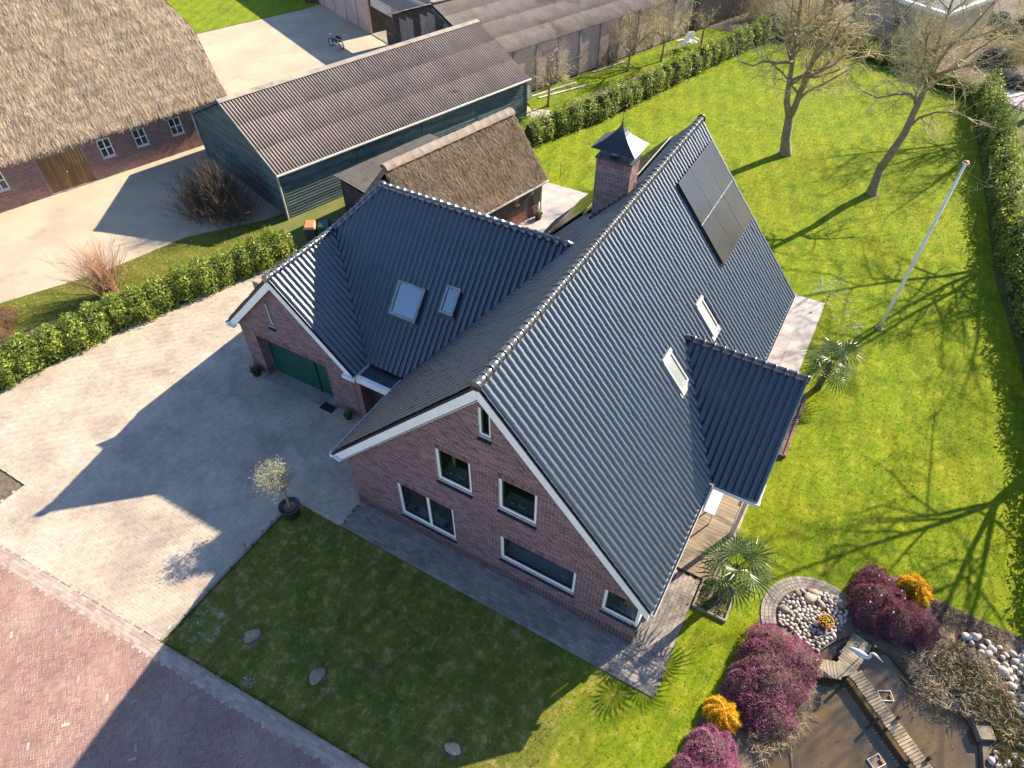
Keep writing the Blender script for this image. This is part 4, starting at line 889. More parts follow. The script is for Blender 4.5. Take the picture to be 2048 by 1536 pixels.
# ---- green weatherboarded barn (frame: x to the right of its length, y along it, origin = front right base corner)
FB = frame2(-14.55, 12.25, 17.15); BL, BW, BE, BR_ = 17.33, 9.48, 2.54, 4.66
gb = T('weatherboarded_barn', FB @ Vector((-BW / 2, 0, 0)), 'long green weatherboarded barn with a grey corrugated roof', 'barn')
MB().box(-BW + .05, -.05, .05, BL - .05, 0, BE, FB).build('frame', 'wood_dark', gb)
n = 16; bh = BE / n
bq = MB(); bq.quads([(0, 0, 0), (1, 0, 0), (1, 0, bh), (0, 0, bh), (0, .05, 0), (1, .05, 0), (1, .010, bh), (0, .010, bh)], [(4, 5, 6, 7), (0, 1, 5, 4), (3, 7, 6, 2), (0, 4, 7, 3), (1, 2, 6, 5)]); bme = bq.mesh('board', 'barn_board')
def boards(parent, fr, O, U, N, ln, zs, lenf=None, me=None, bh_=None, cuts=4.3, off=0):
    O, U, N = Vector(O), Vector(U), Vector(N)
    for z in zs:
        a, b = (0, ln) if lenf is None else lenf(z)
        if b - a < .15: continue
        k = max(1, round((b - a) / cuts)); s = (b - a) / k
        for i in range(k):
            m = Matrix((U, N, Vector((0, 0, 1)))).transposed().to_4x4(); m.translation = O + U * (a + i * s + .003) + Vector((0, 0, z)) + N * random.uniform(0, .003)
            link('board', me or bme, parent, mw=fr @ m @ Matrix.Diagonal((s - .006, 1, 1, 1)))
zs = [i * bh for i in range(n)]
boards(gb, FB, (0, 0, 0), (0, 1, 0), (1, 0, 0), BL, zs)
slope_f = lambda z: (max(0, (z + bh - BE) / (BR_ - BE) * BW / 2), BW - max(0, (z + bh - BE) / (BR_ - BE) * BW / 2))
boards(gb, FB, (-BW, 0, 0), (1, 0, 0), (0, -1, 0), BW, [i * bh for i in range(int(BR_ / bh))], slope_f, cuts=4.8)
for yy in (.02, BL - .02):
    g_ = MB(); g_.face([tuple(FB @ Vector(p)) for p in ((-BW, yy, BE), (0, yy, BE), (-BW / 2, yy, BR_ - .05))]); g_.build('gable', 'barn_board', gb)
for x, y in ((.02, .02), (.02, BL - .02), (-BW - .02, .02)): MB().box(x - .07, x + .05, y - .07, y + .07, 0, BE, FB).build('corner_post', 'barn_board', gb)
for y in (4.6, 9.0, 13.2): MB().box(.03, .06, y - .02, y + .02, 0, BE, FB).build('cover_strip', 'barn_board', gb)
rv = math.hypot(BW / 2, BR_ - BE)
brf = MB().bar(FB @ Vector((-BW / 2, -.1, BR_ - .14)), FB @ Vector((-BW / 2, BL + .1, BR_ - .14)), .1, .1).build('roof', 'wood_dark', gb)
ve = .22
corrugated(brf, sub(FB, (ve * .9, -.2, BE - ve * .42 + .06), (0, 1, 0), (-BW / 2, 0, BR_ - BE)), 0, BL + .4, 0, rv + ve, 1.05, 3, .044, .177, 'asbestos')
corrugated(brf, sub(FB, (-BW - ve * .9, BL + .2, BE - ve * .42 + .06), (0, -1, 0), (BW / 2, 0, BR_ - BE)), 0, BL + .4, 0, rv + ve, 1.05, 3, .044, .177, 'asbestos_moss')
nb = 16; rl = (BL + .4) / nb
rb = MB(); rb.quads([(-.24, 0, -.06), (-.07, 0, .035), (.07, 0, .035), (.24, 0, -.06), (-.24, rl, -.06), (-.07, rl, .035), (.07, rl, .035), (.24, rl, -.06)], [(0, 1, 5, 4), (1, 2, 6, 5), (2, 3, 7, 6)]); rme = rb.mesh('ridge_piece', 'asbestos_moss')
for i in range(nb): link('ridge_piece', rme, brf, mw=FB @ Matrix.Translation((-BW / 2, -.2 + i * rl, BR_ + .10 + .004 * (i % 2))))
MB().tube([FB @ Vector((.22, -.2, BE - .06)), FB @ Vector((.22, BL + .2, BE - .06))], .065, 8).build('gutter', 'offwhite', gb)
MB().tube([FB @ Vector((.2, -.1, BE - .08)), FB @ Vector((.12, -.12, BE - .25)), FB @ Vector((.1, -.12, .0))], .045, 8).build('downpipe', 'offwhite', gb)
MB().tube([FB @ Vector((-BW - .2, -.1, BE - .1)), FB @ Vector((-BW - .08, -.12, BE - .35)), FB @ Vector((-BW - .08, -.12, .9))], .045, 8).build('downpipe', 'offwhite', gb)
for s in (0, 1):
    a = FB @ Vector((-BW / 2 + (-1 if s else 1) * (BW / 2 + .2), -.2, BE - .05)); b = FB @ Vector((-BW / 2, -.2, BR_ + .05)); MB().bar(a, b, .03, .14).build('verge_board', 'barn_board', gb)
# ---- thatched farm barn
FT = frame2(-28.29, 4.93, 17.87)
tb = T('thatched_barn', FT @ Vector((-5, 3, 0)), 'big old farm barn with shaggy pale thatched roof and red brick wall', 'barn')
TH_W = [(5.84, 6.53, 1.04, 2.06), (7.77, 8.46, 1.05, 2.04), (9.85, 10.56, 1.05, 2.03), (.32, 1.02, 1.05, 2.06), (-3.2, -2.5, 1.05, 2.06)]; TDOOR = (2.70, 5.02, .02, 2.02)
tw = holed_wall(FT @ Vector((0, 0, 0)), FT.to_3x3() @ Vector((0, 1, 0)), FT.to_3x3() @ Vector((1, 0, 0)), [(-8, 0), (13.2, 0), (13.2, 2.6), (-8, 2.6)], TH_W + [TDOOR], .2, 'brick_wall', 'mortar', tb)
U_, N_ = FT.to_3x3() @ Vector((0, 1, 0)), FT.to_3x3() @ Vector((1, 0, 0)); O_ = FT @ Vector((0, 0, 0))
brick_wall(tw, 'barn', O_, U_, N_, lambda z: subtract((-2.5, 13.2), TH_W + [TDOOR], z), .02, 2.45, mat='brick_old')
for a, b, c, d in TH_W:
    w_ = win(tb, O_, U_, N_, a, b, c, d, mull=[(a + b) / 2], fw=.05, sash=False, sillbricks=False, inset=.02, glass='glass')
    fr_ = Matrix((U_, N_, Vector((0, 0, 1)))).transposed().to_4x4(); fr_.translation = O_
    MB().box(a + .05, b - .05, -.045, -.015, (c + d) / 2 - .02, (c + d) / 2 + .02, fr_).build('glazing_bar', 'white', w_)
    MB().box(a - .03, b + .03, -.01, .05, c - .05, c, fr_).build('sill', 'offwhite', w_)
    MB().box(a, b, -.6, -.58, c, d, fr_).build('inner_dark', 'interior', w_)
td = MB().box(2.55, 5.17, -.03, .04, 2.02, 2.20, fr_).build('barn_door', 'wood_grey', tb)
for i in range(14):
    w0 = 2.72 + i * (2.28 / 14); MB().box(w0 + .005, w0 + .158, -.10, -.06 + random.uniform(-.004, .004), .03, 2.0, fr_).build('plank', 'wood_door', td)
MB().box(3.83, 3.89, -.06, -.03, .9, 1.0, fr_).build('latch', 'chrome', td)
gwl = MB(); gwl.face([tuple(FT @ Vector((x, 13.2, z))) for x, z in ((-.02, 0), (-.02, 2.5), (-1.6, 4.4), (-8.8, 4.4), (-10.4, 2.5), (-10.4, 0))]); gwl.build('gable_wall', 'brick_old', tb)
# thatch: front plane z = 2.35 + 1.3*(0.45-n), half-hip at the right end
KT = 1.3; e0 = .36; zE = 2.50
def tp(s, nn, h=0):  # point on front thatch plane
    return FT @ Vector((nn + h * .79, s, zE + KT * (e0 - nn) + h * .61))
S1 = 13.55; nh = -2.05; nrdg = -5.2
base = MB()
out = [(-9, e0), (S1, e0), (S1 + .1, nh), (11.6, nrdg), (-9, nrdg)]
gridS = np.linspace(-9, S1 + .1, 150); gridN = np.linspace(e0, nrdg, 60)
def smax(nn): return S1 if nn > nh else S1 + .1 + (11.6 - S1 - .1) * (nh - nn) / (nh - nrdg)
V = []; rr = np.random.default_rng(4)
for i, nn in enumerate(gridN):
    for j, s in enumerate(gridS):
        sm = smax(nn); ss = -9 + (sm + 9) * j / 149; V.append(tuple(tp(ss, nn, .05 * math.sin(ss * 2.1 + nn * 3.3) * math.sin(nn * 4.7 + ss * .7) + rr.normal(0, .012))))
base.quads(V, [(i * 150 + j, i * 150 + j + 1, (i + 1) * 150 + j + 1, (i + 1) * 150 + j) for i in range(59) for j in range(149)])
# eave underside, right verge thickness, half hip and back slope
lo = [tp(s, e0 - .02, 0) - Vector((0, 0, .32)) for s in (-9, S1)]
for i in range(30):
    s0, s1 = -9 + (S1 + 9) * i / 30, -9 + (S1 + 9) * (i + 1) / 30
    base.face([tuple(tp(s0, e0)), tuple(tp(s1, e0)), tuple(tp(s1, e0 - .12) - Vector((0, 0, .20))), tuple(tp(s0, e0 - .12) - Vector((0, 0, .20)))])
    base.face([tuple(tp(s0, e0 - .12) - Vector((0, 0, .20))), tuple(tp(s1, e0 - .12) - Vector((0, 0, .20))), tuple(FT @ Vector((-.3, s1, 2.5))), tuple(FT @ Vector((-.3, s0, 2.5)))])
A = tp(S1, e0); B = tp(S1 + .1, nh); Rg = tp(11.6, nrdg); B2 = FT @ Vector((2 * nrdg - nh, S1 + .1, zE + KT * (e0 - nh))); A2 = FT @ Vector((2 * nrdg - e0, S1, zE))
base.face([tuple(A), tuple(B), tuple(B - Vector((0, 0, .4)) - U_ * .35), tuple(A - Vector((0, 0, .4)) - U_ * .35)])
base.face([tuple(B), tuple(B2), tuple(Rg)]); base.face([tuple(Rg), tuple(B2), tuple(A2), tuple(FT @ Vector((2 * nrdg - e0, -9, zE))), tuple(tp(-9, nrdg))])
th = base.build('thatch', 'thatch_base', tb)
def thatch_straws(parent, n, point, down, nrm, along, mat, ln=(.12, .34), wd=(.012, .03), seed=1, courses=None):
    r = np.random.default_rng(seed); P, Q = [], []
    a, b = point(r.uniform(0, 1, n), r.uniform(0, 1, n), r); n = len(a)
    L = r.uniform(*ln, n)[:, None]; W = r.uniform(*wd, n)[:, None]; lift = (r.uniform(.01, .07, n) + .06 * (r.uniform(0, 1, n) > .8))[:, None]
    D = down[None] + along[None] * r.normal(0, .16, n)[:, None]; D /= np.linalg.norm(D, axis=1, keepdims=True)
    S = np.cross(D, nrm[None] + r.normal(0, .35, (n, 3))); S /= np.linalg.norm(S, axis=1, keepdims=True)
    p0 = a + nrm * .015; p1 = a + D * L + nrm * lift
    VV = np.stack([p0 - S * W / 2, p0 + S * W / 2, p1 + S * W * .35, p1 - S * W * .35], 1).reshape(-1, 3)
    return np_mesh('straw_layer', VV, np.arange(n * 4).reshape(n, 4), mat, parent, kind='stuff')
FTn = np.array(FT); fd = FTn[:3, :3] @ np.array([.61, 0, -.79]); fn_ = FTn[:3, :3] @ np.array([.79, 0, .61]); fa = FTn[:3, :3] @ np.array([0, 1, 0])
def ptT(u, v, r):
    s = -4 + 17.6 * u; nn = e0 - .14 - (e0 - nrdg) * v; course = np.round(v * 16) / 16; nn = np.where(r.uniform(0, 1, len(u)) < .45, e0 - .14 - (e0 - nrdg) * (course + r.normal(0, .008, len(u))), nn)
    sm = np.where(nn > nh, S1, S1 + .1 + (11.6 - S1 - .1) * (nh - nn) / (nh - nrdg)); k = s < sm
    s, nn = s[k], nn[k]; z = zE + KT * (e0 - nn); bump = .05 * np.sin(s * 2.1 + nn * 3.3) * np.sin(nn * 4.7 + s * .7)
    X = np.stack([nn, s, z], 1) @ FTn[:3, :3].T + FTn[:3, 3]; return X + fn_ * bump[:, None], None
thatch_straws(th, 130000, ptT, fd, fn_, fa, 'thatch', (.18, .46), (.007, .018), 2)
# ---- small thatched shed and its lean-to
FS = frame2(-3.24, 19.08, 14.7); SW, SLn, SE, SR = 4.3, 7.9, 2.24, 4.9
ts = T('thatched_shed', FS @ Vector((-SW / 2, -4, 0)), 'dark wooden shed with brown thatched roof and pale clay ridge', 'shed')
cb_ = MB(); o2 = [(-SW, 0), (-.05, 0), (-.05, SE + .1), (-SW / 2, SR - .35), (-SW, SE + .1)]; nn_ = len(o2)
cb_.quads([tuple(FS @ Vector((x, -SLn + .3, z))) for x, z in o2] + [tuple(FS @ Vector((x, -.02, z))) for x, z in o2], [tuple(range(nn_)), tuple(range(2 * nn_ - 1, nn_ - 1, -1))] + [(i, i + nn_, (i + 1) % nn_ + nn_, (i + 1) % nn_) for i in range(nn_)]); cb_.build('shed_core', 'wood_dark', ts)
pm = MB().box(0, .145, 0, .03, .0, 1.45).mesh('board', 'wood_dark'); Us = FS.to_3x3() @ Vector((0, 1, 0)); Ns = FS.to_3x3() @ Vector((1, 0, 0))
for i in range(int(SLn / .15)):
    m_ = Matrix((Us, Ns, Vector((0, 0, 1)))).transposed().to_4x4(); m_.translation = FS @ Vector((-.05, -SLn + .3 + i * .15, .72)); link('board', pm, ts, mw=m_)
brick_wall(ts, 'shed', FS @ Vector((-.05, -SLn + .3, 0)), Us, Ns, lambda z: [(0, SLn - .3)], .02, .70, mat='brick_old')
KS = (SR - SE) / (SW / 2 + .35)
rf = MB(); V = []; ys_ = np.linspace(-SLn, .1, 60); xs_ = np.linspace(.35, -SW / 2, 30)
for i, x in enumerate(xs_):
    for j, y in enumerate(ys_): V.append(tuple(FS @ Vector((x, y, SE + KS * (.35 - x) + .02 * math.sin(y * 3 + x * 4)))))
rf.quads(V, [(i * 60 + j, i * 60 + j + 1, (i + 1) * 60 + j + 1, (i + 1) * 60 + j) for i in range(29) for j in range(59)])
for j in (0, 59):
    y = ys_[j]; rf.quads([tuple(FS @ Vector(p)) for p in ((.35, y, SE), (-SW / 2, y, SR), (-SW - .35, y, SE), (-SW - .15, y, SE - .3), (-SW / 2, y, SR - .32), (.15, y, SE - .3))], [(0, 1, 4, 5), (1, 2, 3, 4)])
rf.quads([tuple(FS @ Vector(p)) for p in ((-SW / 2, -SLn, SR), (-SW / 2, .1, SR), (-SW - .35, .1, SE), (-SW - .35, -SLn, SE), (.35, -SLn, SE), (.35, .1, SE), (.15, .1, SE - .3), (.15, -SLn, SE - .3), (-.1, -SLn, SE - .1), (-.1, .1, SE - .1))], [(0, 1, 2, 3), (4, 5, 6, 7), (7, 6, 9, 8)])
tr_ = rf.build('thatch', 'thatch_base', ts)
FSn = np.array(FS); dl = np.array([1, 0, -KS]); dl = dl / np.linalg.norm(dl); fd2 = FSn[:3, :3] @ dl; fn2 = FSn[:3, :3] @ np.array([-dl[2], 0, dl[0]]); fa2 = FSn[:3, :3] @ np.array([0, 1, 0])
def ptS(u, v, r):
    y = -SLn + .02 + (SLn + .06) * u; x = .33 - (SW / 2 + .30) * v; z = SE + KS * (.35 - x)
    return np.stack([x, y, z], 1) @ FSn[:3, :3].T + FSn[:3, 3], None
thatch_straws(tr_, 32000, ptS, fd2, fn2, fa2, 'thatch_dark', (.14, .32), (.008, .018), 5)
nr_ = 15; lr = (SLn + .1) / nr_; q = MB(); k = 9
def arcp(y, rad): return [(rad * math.cos(math.pi * i / k), y, rad * .8 * math.sin(math.pi * i / k)) for i in range(k + 1)]
V = arcp(0, .26) + arcp(lr * .9, .30) + arcp(lr, .26); q.quads(V, [(j * (k + 1) + i, j * (k + 1) + i + 1, (j + 1) * (k + 1) + i + 1, (j + 1) * (k + 1) + i) for j in range(2) for i in range(k)] + [tuple(range(k + 1))]); qm = q.mesh('ridge_piece', 'thatch_ridge', smooth=True)
for i in range(nr_): link('ridge_piece', qm, ts, mw=FS @ Matrix.Translation((-SW / 2, -SLn + i * lr, SR - .10 + random.uniform(-.008, .008))))
MB().tube([FS @ Vector((.42, -SLn, SE - .20)), FS @ Vector((.42, .15, SE - .20))], .06, 8).build('gutter', 'offwhite', ts)
MB().tube([FS @ Vector((.40, .1, SE - .22)), FS @ Vector((.12, .0, SE - .5)), FS @ Vector((.05, .02, .02))], .04, 8).build('downpipe', 'offwhite', ts)
# bird boxes on the shed wall
for y, z in ((-1.9, 1.55), (-.75, 1.6)):
    bo = T('bird_box', FS @ Vector((.0, y, z)), 'small wooden nest box with open tray on the shed wall' if y < -1 else 'round nest box hung near the shed corner', 'nest box')
    if y < -1:
        MB().box(-.02, .16, y - .12, y + .12, z - .12, z + .14, FS).build('box', 'wood_door', bo); MB().box(.16, .28, y - .12, y + .12, z - .14, z - .11, FS).build('tray', 'offwhite', bo); MB().box(-.02, .22, y - .15, y + .15, z + .14, z + .17, FS).build('roof', 'wood_grey', bo)
    else:
        MB().lathe([(.03, -.11), (.09, -.08), (.11, 0), (.09, .08), (.03, .11)], FS @ Vector((.08, y, z)), 12).build('body', 'wood_grey', bo, smooth=True); MB().bar(FS @ Vector((-.02, y, z + .1)), FS @ Vector((.1, y, z + .1)), .02, .02).build('hook', 'wood_dark', bo)
lt = T('lean_to', FS @ Vector((-6, -6, 0)), 'low lean-to with grey corrugated roof between barn and thatched shed', 'shed')
MB().box(-7.25, -SW - .1, -SLn + .7, -2, 0, 2.0, FS).build('wall', 'wood_dark', lt)
corrugated(lt, sub(FS, (-SW + .1, -SLn + .5, 2.35), (0, 1, 0), (-3.2, 0, -.05)), 0, 6.4, 0, 3.2, 1.06, 2, .026, .118, 'asb_grey', seg=6)
# ---- long back barn with concrete panel wall
FBB = frame2(-9.58, 36.99, 19.5); H2 = 3.05
bb = T('panel_barn', FBB @ Vector((-5.5, 2, 0)), 'long barn with pinkish concrete panel wall and lichened corrugated roof', 'barn')
MB().box(-11, -.06, -8.3, 26, 0, H2 - .2, FBB).build('core', 'wood_dark', bb)
Ub, Nb = FBB.to_3x3() @ Vector((0, 1, 0)), FBB.to_3x3() @ Vector((1, 0, 0))
wp = 2.05; y = -8.3; ii = 0
pmz = [MB().box(.0, wp - .16, -.05, 0, .0, .585).mesh('wall_panel', 'pink_panel')]
post = MB().box(-.08, .08, -.06, .10, 0, H2).mesh('post', 'concrete')
while y < 13.0:
    m_ = Matrix((Ub, Nb, Vector((0, 0, 1)))).transposed().to_4x4(); m_.translation = FBB @ Vector((0, y, 0)); link('post', post, bb, mw=m_)
    if y < 11.5:
        for j in range(5):
            m2 = m_.copy(); m2.translation = FBB @ Vector((random.uniform(0, .004), y + .08, .02 + j * .595)); link('wall_panel', pmz[0], bb, mw=m2)
    y += wp
kr = .345
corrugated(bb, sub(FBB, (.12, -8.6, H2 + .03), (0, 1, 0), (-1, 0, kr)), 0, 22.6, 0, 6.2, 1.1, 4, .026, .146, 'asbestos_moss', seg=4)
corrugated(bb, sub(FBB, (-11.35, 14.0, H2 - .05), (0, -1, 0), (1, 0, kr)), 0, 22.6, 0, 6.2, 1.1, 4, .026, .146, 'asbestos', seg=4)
MB().bar(FBB @ Vector((-5.5, -8.6, H2 + 5.85 * kr + .08)), FBB @ Vector((-5.5, 14, H2 + 5.85 * kr + .08)), .4, .06).build('ridge_piece', 'asb_grey', bb)
for yy in (-8.35, 13.1):
    gm = MB(); gm.face([tuple(FBB @ Vector(p)) for p in ((-11, yy, 0), (0, yy, 0), (0, yy, H2), (-5.5, yy, H2 + 5.5 * kr), (-11, yy, H2))]); gm.build('gable_wall', 'wood_dark', bb)
for i in range(12): MB().box(-10.9 + i * .9, -10.03 + i * .9, -8.42, -8.36, .02, 2.6 + (5.5 - abs(-10.5 + i * .9 + 5.5)) * kr, FBB).build('board', 'wood_grey' if i % 3 else 'wood_dark', bb)
MB().bar(FBB @ Vector((.4, -8.5, H2 - .35)), FBB @ Vector((-5.5, -8.62, H2 + 5.5 * kr - .2)), .03, .2).build('verge_board', 'barn_board', bb)
# ---- open shed left of it
ax = math.degrees(math.atan2(-23.2 + 35.57, 33.98 - 39.48))
FO2 = frame2(-35.57, 39.48, ax)   # y runs along the front wall to the right, x points to the camera side
os_ = T('open_shed', FO2 @ Vector((-2, 7, 0)), 'farm shed with pink panel front and open dark doorway', 'shed')
fl2 = FO2.to_3x3()
Uo, No = fl2 @ Vector((0, 1, 0)), fl2 @ Vector((1, 0, 0))
def ob(name, mat, y0, y1, x0, x1, z0, z1, par=None): return MB().box(x0, x1, y0, y1, z0, z1, FO2).build(name, mat, par or os_)
for y0 in (-6.6, -4.4, -2.2, 0, 2.2, 4.4, 6.5):
    if y0 + 2.1 < 8.8: ob('wall_panel', 'pink_panel', y0 + .03, y0 + 2.17, -.12, 0, 0, 3.2)
    ob('post', 'concrete', y0 - .05, y0 + .05, -.13, .03, 0, 3.2)
ob('wall_panel', 'pink_panel', 12.62, 14.62, -.12, 0, 0, 3.2); ob('wall_panel', 'pink_panel', 14.63, 16.3, -.12, 0, 0, 3.2)
dr = ob('shutter_door', 'offwhite', 8.7, 12.6, -.35, -.25, 2.05, 3.2)
for k in range(4): ob('slat', 'offwhite', 8.75, 12.55, -.25, -.235, 2.08 + k * .28, 2.34 + k * .28, dr)
dl_ = ob('door_leaf', 'wood_dark', 11.4, 12.6, -.05, .02, 0.05, 2.0); ob('brace', 'wood_door', 11.45, 12.55, .02, .05, .9, 1.0, dl_)
ob('floor', 'concrete', 8.6, 16.2, -8, -.02, -.01, .02); ob('back_wall', 'wood_dark', -7, 16.4, -8.1, -8, 0, 3.4); ob('side_wall', 'pink_panel', 16.3, 16.4, -8, -.02, 0, 3.3)
ob('side_wall', 'wood_dark', 8.5, 8.6, -8, -.14, 0, 3.2)
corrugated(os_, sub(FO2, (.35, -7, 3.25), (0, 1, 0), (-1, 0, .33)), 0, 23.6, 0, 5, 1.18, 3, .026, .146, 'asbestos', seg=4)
# ---- neighbour's house at the far right
hb = T('flat_roofed_house', (12.1, 56, 0), 'pale brick house with white roof edge behind the bare trees', 'house')
p0, p1, p2 = Vector((12.12, 53.2, 0)), Vector((15.2, 60.1, 0)), Vector((5.5, 56.9, 0)); p3 = p1 + p2 - p0
q = MB(); q.quads([tuple(p) for p in (p0, p1, p3, p2)] + [tuple(p + Vector((0, 0, 2.8))) for p in (p0, p1, p3, p2)], [(0, 1, 5, 4), (1, 2, 6, 5), (2, 3, 7, 6), (3, 0, 4, 7)]); q.build('wall', 'house_pale', hb)
q = MB(); q.quads([tuple(p + Vector((0, 0, 2.96))) for p in (p0, p1, p3, p2)], [(0, 1, 2, 3)]); q.build('roof', 'lead', hb)
for a, b in ((p0, p1), (p0, p2), (p1, p3), (p2, p3)): MB().bar(a + Vector((0, 0, 2.9)), b + Vector((0, 0, 2.9)), .35, .26).build('fascia', 'white', hb)
d_ = (p1 - p0).normalized(); nrm_ = Vector((d_.y, -d_.x, 0))
for s in (1.6,):
    w_ = MB().bar(p0 + d_ * s + nrm_ * .03 + Vector((0, 0, 1.5)), p0 + d_ * (s + 1.6) + nrm_ * .03 + Vector((0, 0, 1.5)), .06, 1.2).build('window', 'white', hb); MB().bar(p0 + d_ * (s + .08) + nrm_ * .07 + Vector((0, 0, 1.5)), p0 + d_ * (s + 1.52) + nrm_ * .07 + Vector((0, 0, 1.5)), .01, 1.04).build('pane', 'glass_pale', w_)
# ================================================================ VEGETATION
class Tree:
    "bare deciduous tree; limbs given as polylines, side branches and twigs grown along them"
    def __init__(s, seed): s.r = random.Random(seed); s.wood = MB(); s.twig = MB()
    def limb(s, pts, r0, r1, lvl, spawn=(.25, 1), dens=1.0, ln=None, sides=7):
        pts = [Vector(p) for p in pts]; n = len(pts); rad = [r0 + (r1 - r0) * i / (n - 1) for i in range(n)]
        (s.wood if lvl < 2 else s.twig).tube(pts, rad, sides if lvl == 0 else (5 if lvl == 1 else 3), cap=lvl < 2)
        if lvl >= 4: return
        tot = sum((pts[i + 1] - pts[i]).length for i in range(n - 1)); rate = (2.0, 2.7, 3.6, 4.2)[lvl] * dens
        k = max(1, int(tot * rate)) if lvl else int(tot * rate * (spawn[1] - spawn[0]))
        for j in range(k):
            f = s.r.uniform(*spawn) if lvl < 1 else s.r.uniform(.15, 1.0)
            q = f * (n - 1); i = min(int(q), n - 2); p = pts[i].lerp(pts[i + 1], q - i); d = (pts[i + 1] - pts[i]).normalized(); rr = rad[i] + (rad[i + 1] - rad[i]) * (q - i)
            s.grow(p, d, rr, lvl + 1, (ln or tot) * s.r.uniform(.28, .62) * (1.15 - .5 * f), dens)
        s.grow(pts[-1], (pts[-1] - pts[-2]).normalized(), rad[-1], lvl + 1, (ln or tot) * .4, dens, .25)
    def grow(s, p, d, rr, lvl, L, dens, dev=None):
        L = min(L, (4.2, 3.6, 2.4, 1.3, .7)[min(lvl, 4)]); L = max(L, .18)
        a = Vector((s.r.gauss(0, 1), s.r.gauss(0, 1), s.r.gauss(0, 1))); a = (a - d * a.dot(d)); a.normalize()
        ang = dev if dev is not None else s.r.uniform(.65, 1.3); d = (d * math.cos(ang) + a * math.sin(ang)).normalized()
        if lvl <= 2: d = (d + Vector((0, 0, .06))).normalized()
        n = 5 if lvl < 3 else 4; pts = [p]; st = L / n
        for i in range(n):
            d = (d + Vector((s.r.gauss(0, .22), s.r.gauss(0, .22), s.r.gauss(0, .18) + (.05 if lvl < 3 else .02)))).normalized(); pts.append(pts[-1] + d * st)
        r0 = min(rr * .62, (.2, .075, .036, .017, .009)[lvl]); s.limb(pts, max(r0, .0065), max(r0 * .35, .0042), lvl, dens=dens, ln=L)
    def build(s, name, base, label, group=None, wood='bark', twig='bark_twig', cat='tree'):
        t_ = T(name, base, label, cat, group); s.wood.build('trunk', wood, t_, smooth=True)
        if s.twig.v: s.twig.build('crown', twig, t_)
        return t_
t1 = Tree(11)
tr = [(6.46, 32.26, -.05), (6.23, 32.13, 1.08), (6.11, 32.06, 2.31)]
t1.wood.tube([(6.46, 32.26, -.1), (6.45, 32.25, .12), (6.36, 32.2, .5)] + tr[1:], [.44, .36, .30, .26, .25], 10)
t1.limb([(6.11, 32.06, 2.2), (5.76, 31.86, 3.1), (5.61, 31.77, 4.06), (5.45, 31.9, 5.16), (5.25, 32.1, 6.2), (5.0, 32.3, 7.6), (4.8, 32.2, 9.2)], .20, .07, 0, (.30, 1), 1.15)
t1.limb([(6.11, 32.06, 2.2), (6.23, 32.13, 2.91), (6.27, 32.15, 3.68), (6.35, 32.3, 4.98), (6.45, 32.6, 6.4), (6.5, 32.8, 8.0), (6.7, 33.0, 9.6)], .21, .07, 0, (.30, 1), 1.15)
t1.limb([(5.5, 31.7, 5.3), (4.72, 31.27, 5.25), (4.06, 30.89, 5.35), (3.65, 30.65, 5.1), (3.0, 30.37, 5.3)], .09, .035, 1, dens=1.12)
t1.limb([(6.35, 32.2, 3.39), (6.66, 32.38, 3.77), (7.16, 32.66, 4.06), (7.85, 33.05, 4.6), (8.7, 33.4, 5.3)], .10, .035, 1, dens=1.12)
t1.limb([(5.68, 31.82, 4.34), (6.03, 32.02, 4.57), (6.73, 32.41, 4.5), (7.5, 32.76, 4.8), (8.4, 33.21, 5.3), (9.2, 33.7, 5.9)], .10, .03, 1, dens=1.12)
t1.limb([(5.5, 31.8, 4.9), (5.2, 32.6, 5.6), (4.6, 33.6, 6.4), (4.3, 34.6, 7.4)], .10, .04, 1, dens=1.12); t1.limb([(6.4, 32.3, 5.2), (6.7, 31.6, 6.0), (7.1, 30.9, 6.9), (7.3, 30.4, 8.0)], .10, .04, 1, dens=1.12)
t1.limb([(6.4, 32.5, 6.0), (7.4, 33.2, 6.9), (8.3, 33.6, 8.0)], .09, .04, 1, dens=1.12); t1.limb([(5.2, 32.1, 6.4), (4.2, 31.8, 7.2), (3.2, 31.6, 8.3)], .09, .04, 1, dens=1.12)
t1.build('bare_tree', (6.46, 32.26, 0), 'bare two-trunked tree on the lawn behind the solar panels', 'bare trees')
t2 = Tree(23)
t2.wood.tube([(11.74, 29.98, -.1), (11.73, 29.98, .1), (11.69, 29.95, .6), (11.67, 29.94, 1.58)], [.36, .29, .235, .215], 10)
t2.limb([(11.67, 29.94, 1.5), (11.88, 30.06, 2.55), (12.08, 30.18, 3.48), (12.08, 30.16, 4.56), (12.13, 30.2, 5.2), (12.13, 30.3, 6.0), (12.0, 30.5, 6.9), (11.8, 30.7, 8.0), (11.7, 31, 9.4)], .215, .06, 0, (.36, 1), 1.2)
t2.limb([(12.1, 30.19, 3.75), (12.39, 30.35, 4.29), (13.03, 30.72, 4.6), (13.89, 31.21, 4.6), (14.7, 31.5, 4.3)], .085, .03, 1, dens=1.12)
t2.limb([(12.11, 30.19, 5.9), (12.2, 30.1, 7.2), (12.4, 30.0, 7.9), (12.9, 30.1, 8.8), (13.3, 30.2, 9.8)], .12, .04, 1, dens=1.12)
t2.limb([(12.1, 30.18, 5.15), (11.56, 29.88, 5.5), (11.01, 29.56, 5.5), (10.24, 29.12, 5.3), (9.5, 28.8, 5.6)], .09, .03, 1, dens=1.12)
t2.limb([(12.1, 30.25, 5.6), (12.7, 31.0, 6.3), (13.4, 31.8, 7.1), (14.3, 32.4, 8.0)], .10, .04, 1, dens=1.12); t2.limb([(12.0, 30.5, 6.6), (11.2, 31.2, 7.3), (10.5, 31.8, 8.2)], .09, .035, 1, dens=1.12)
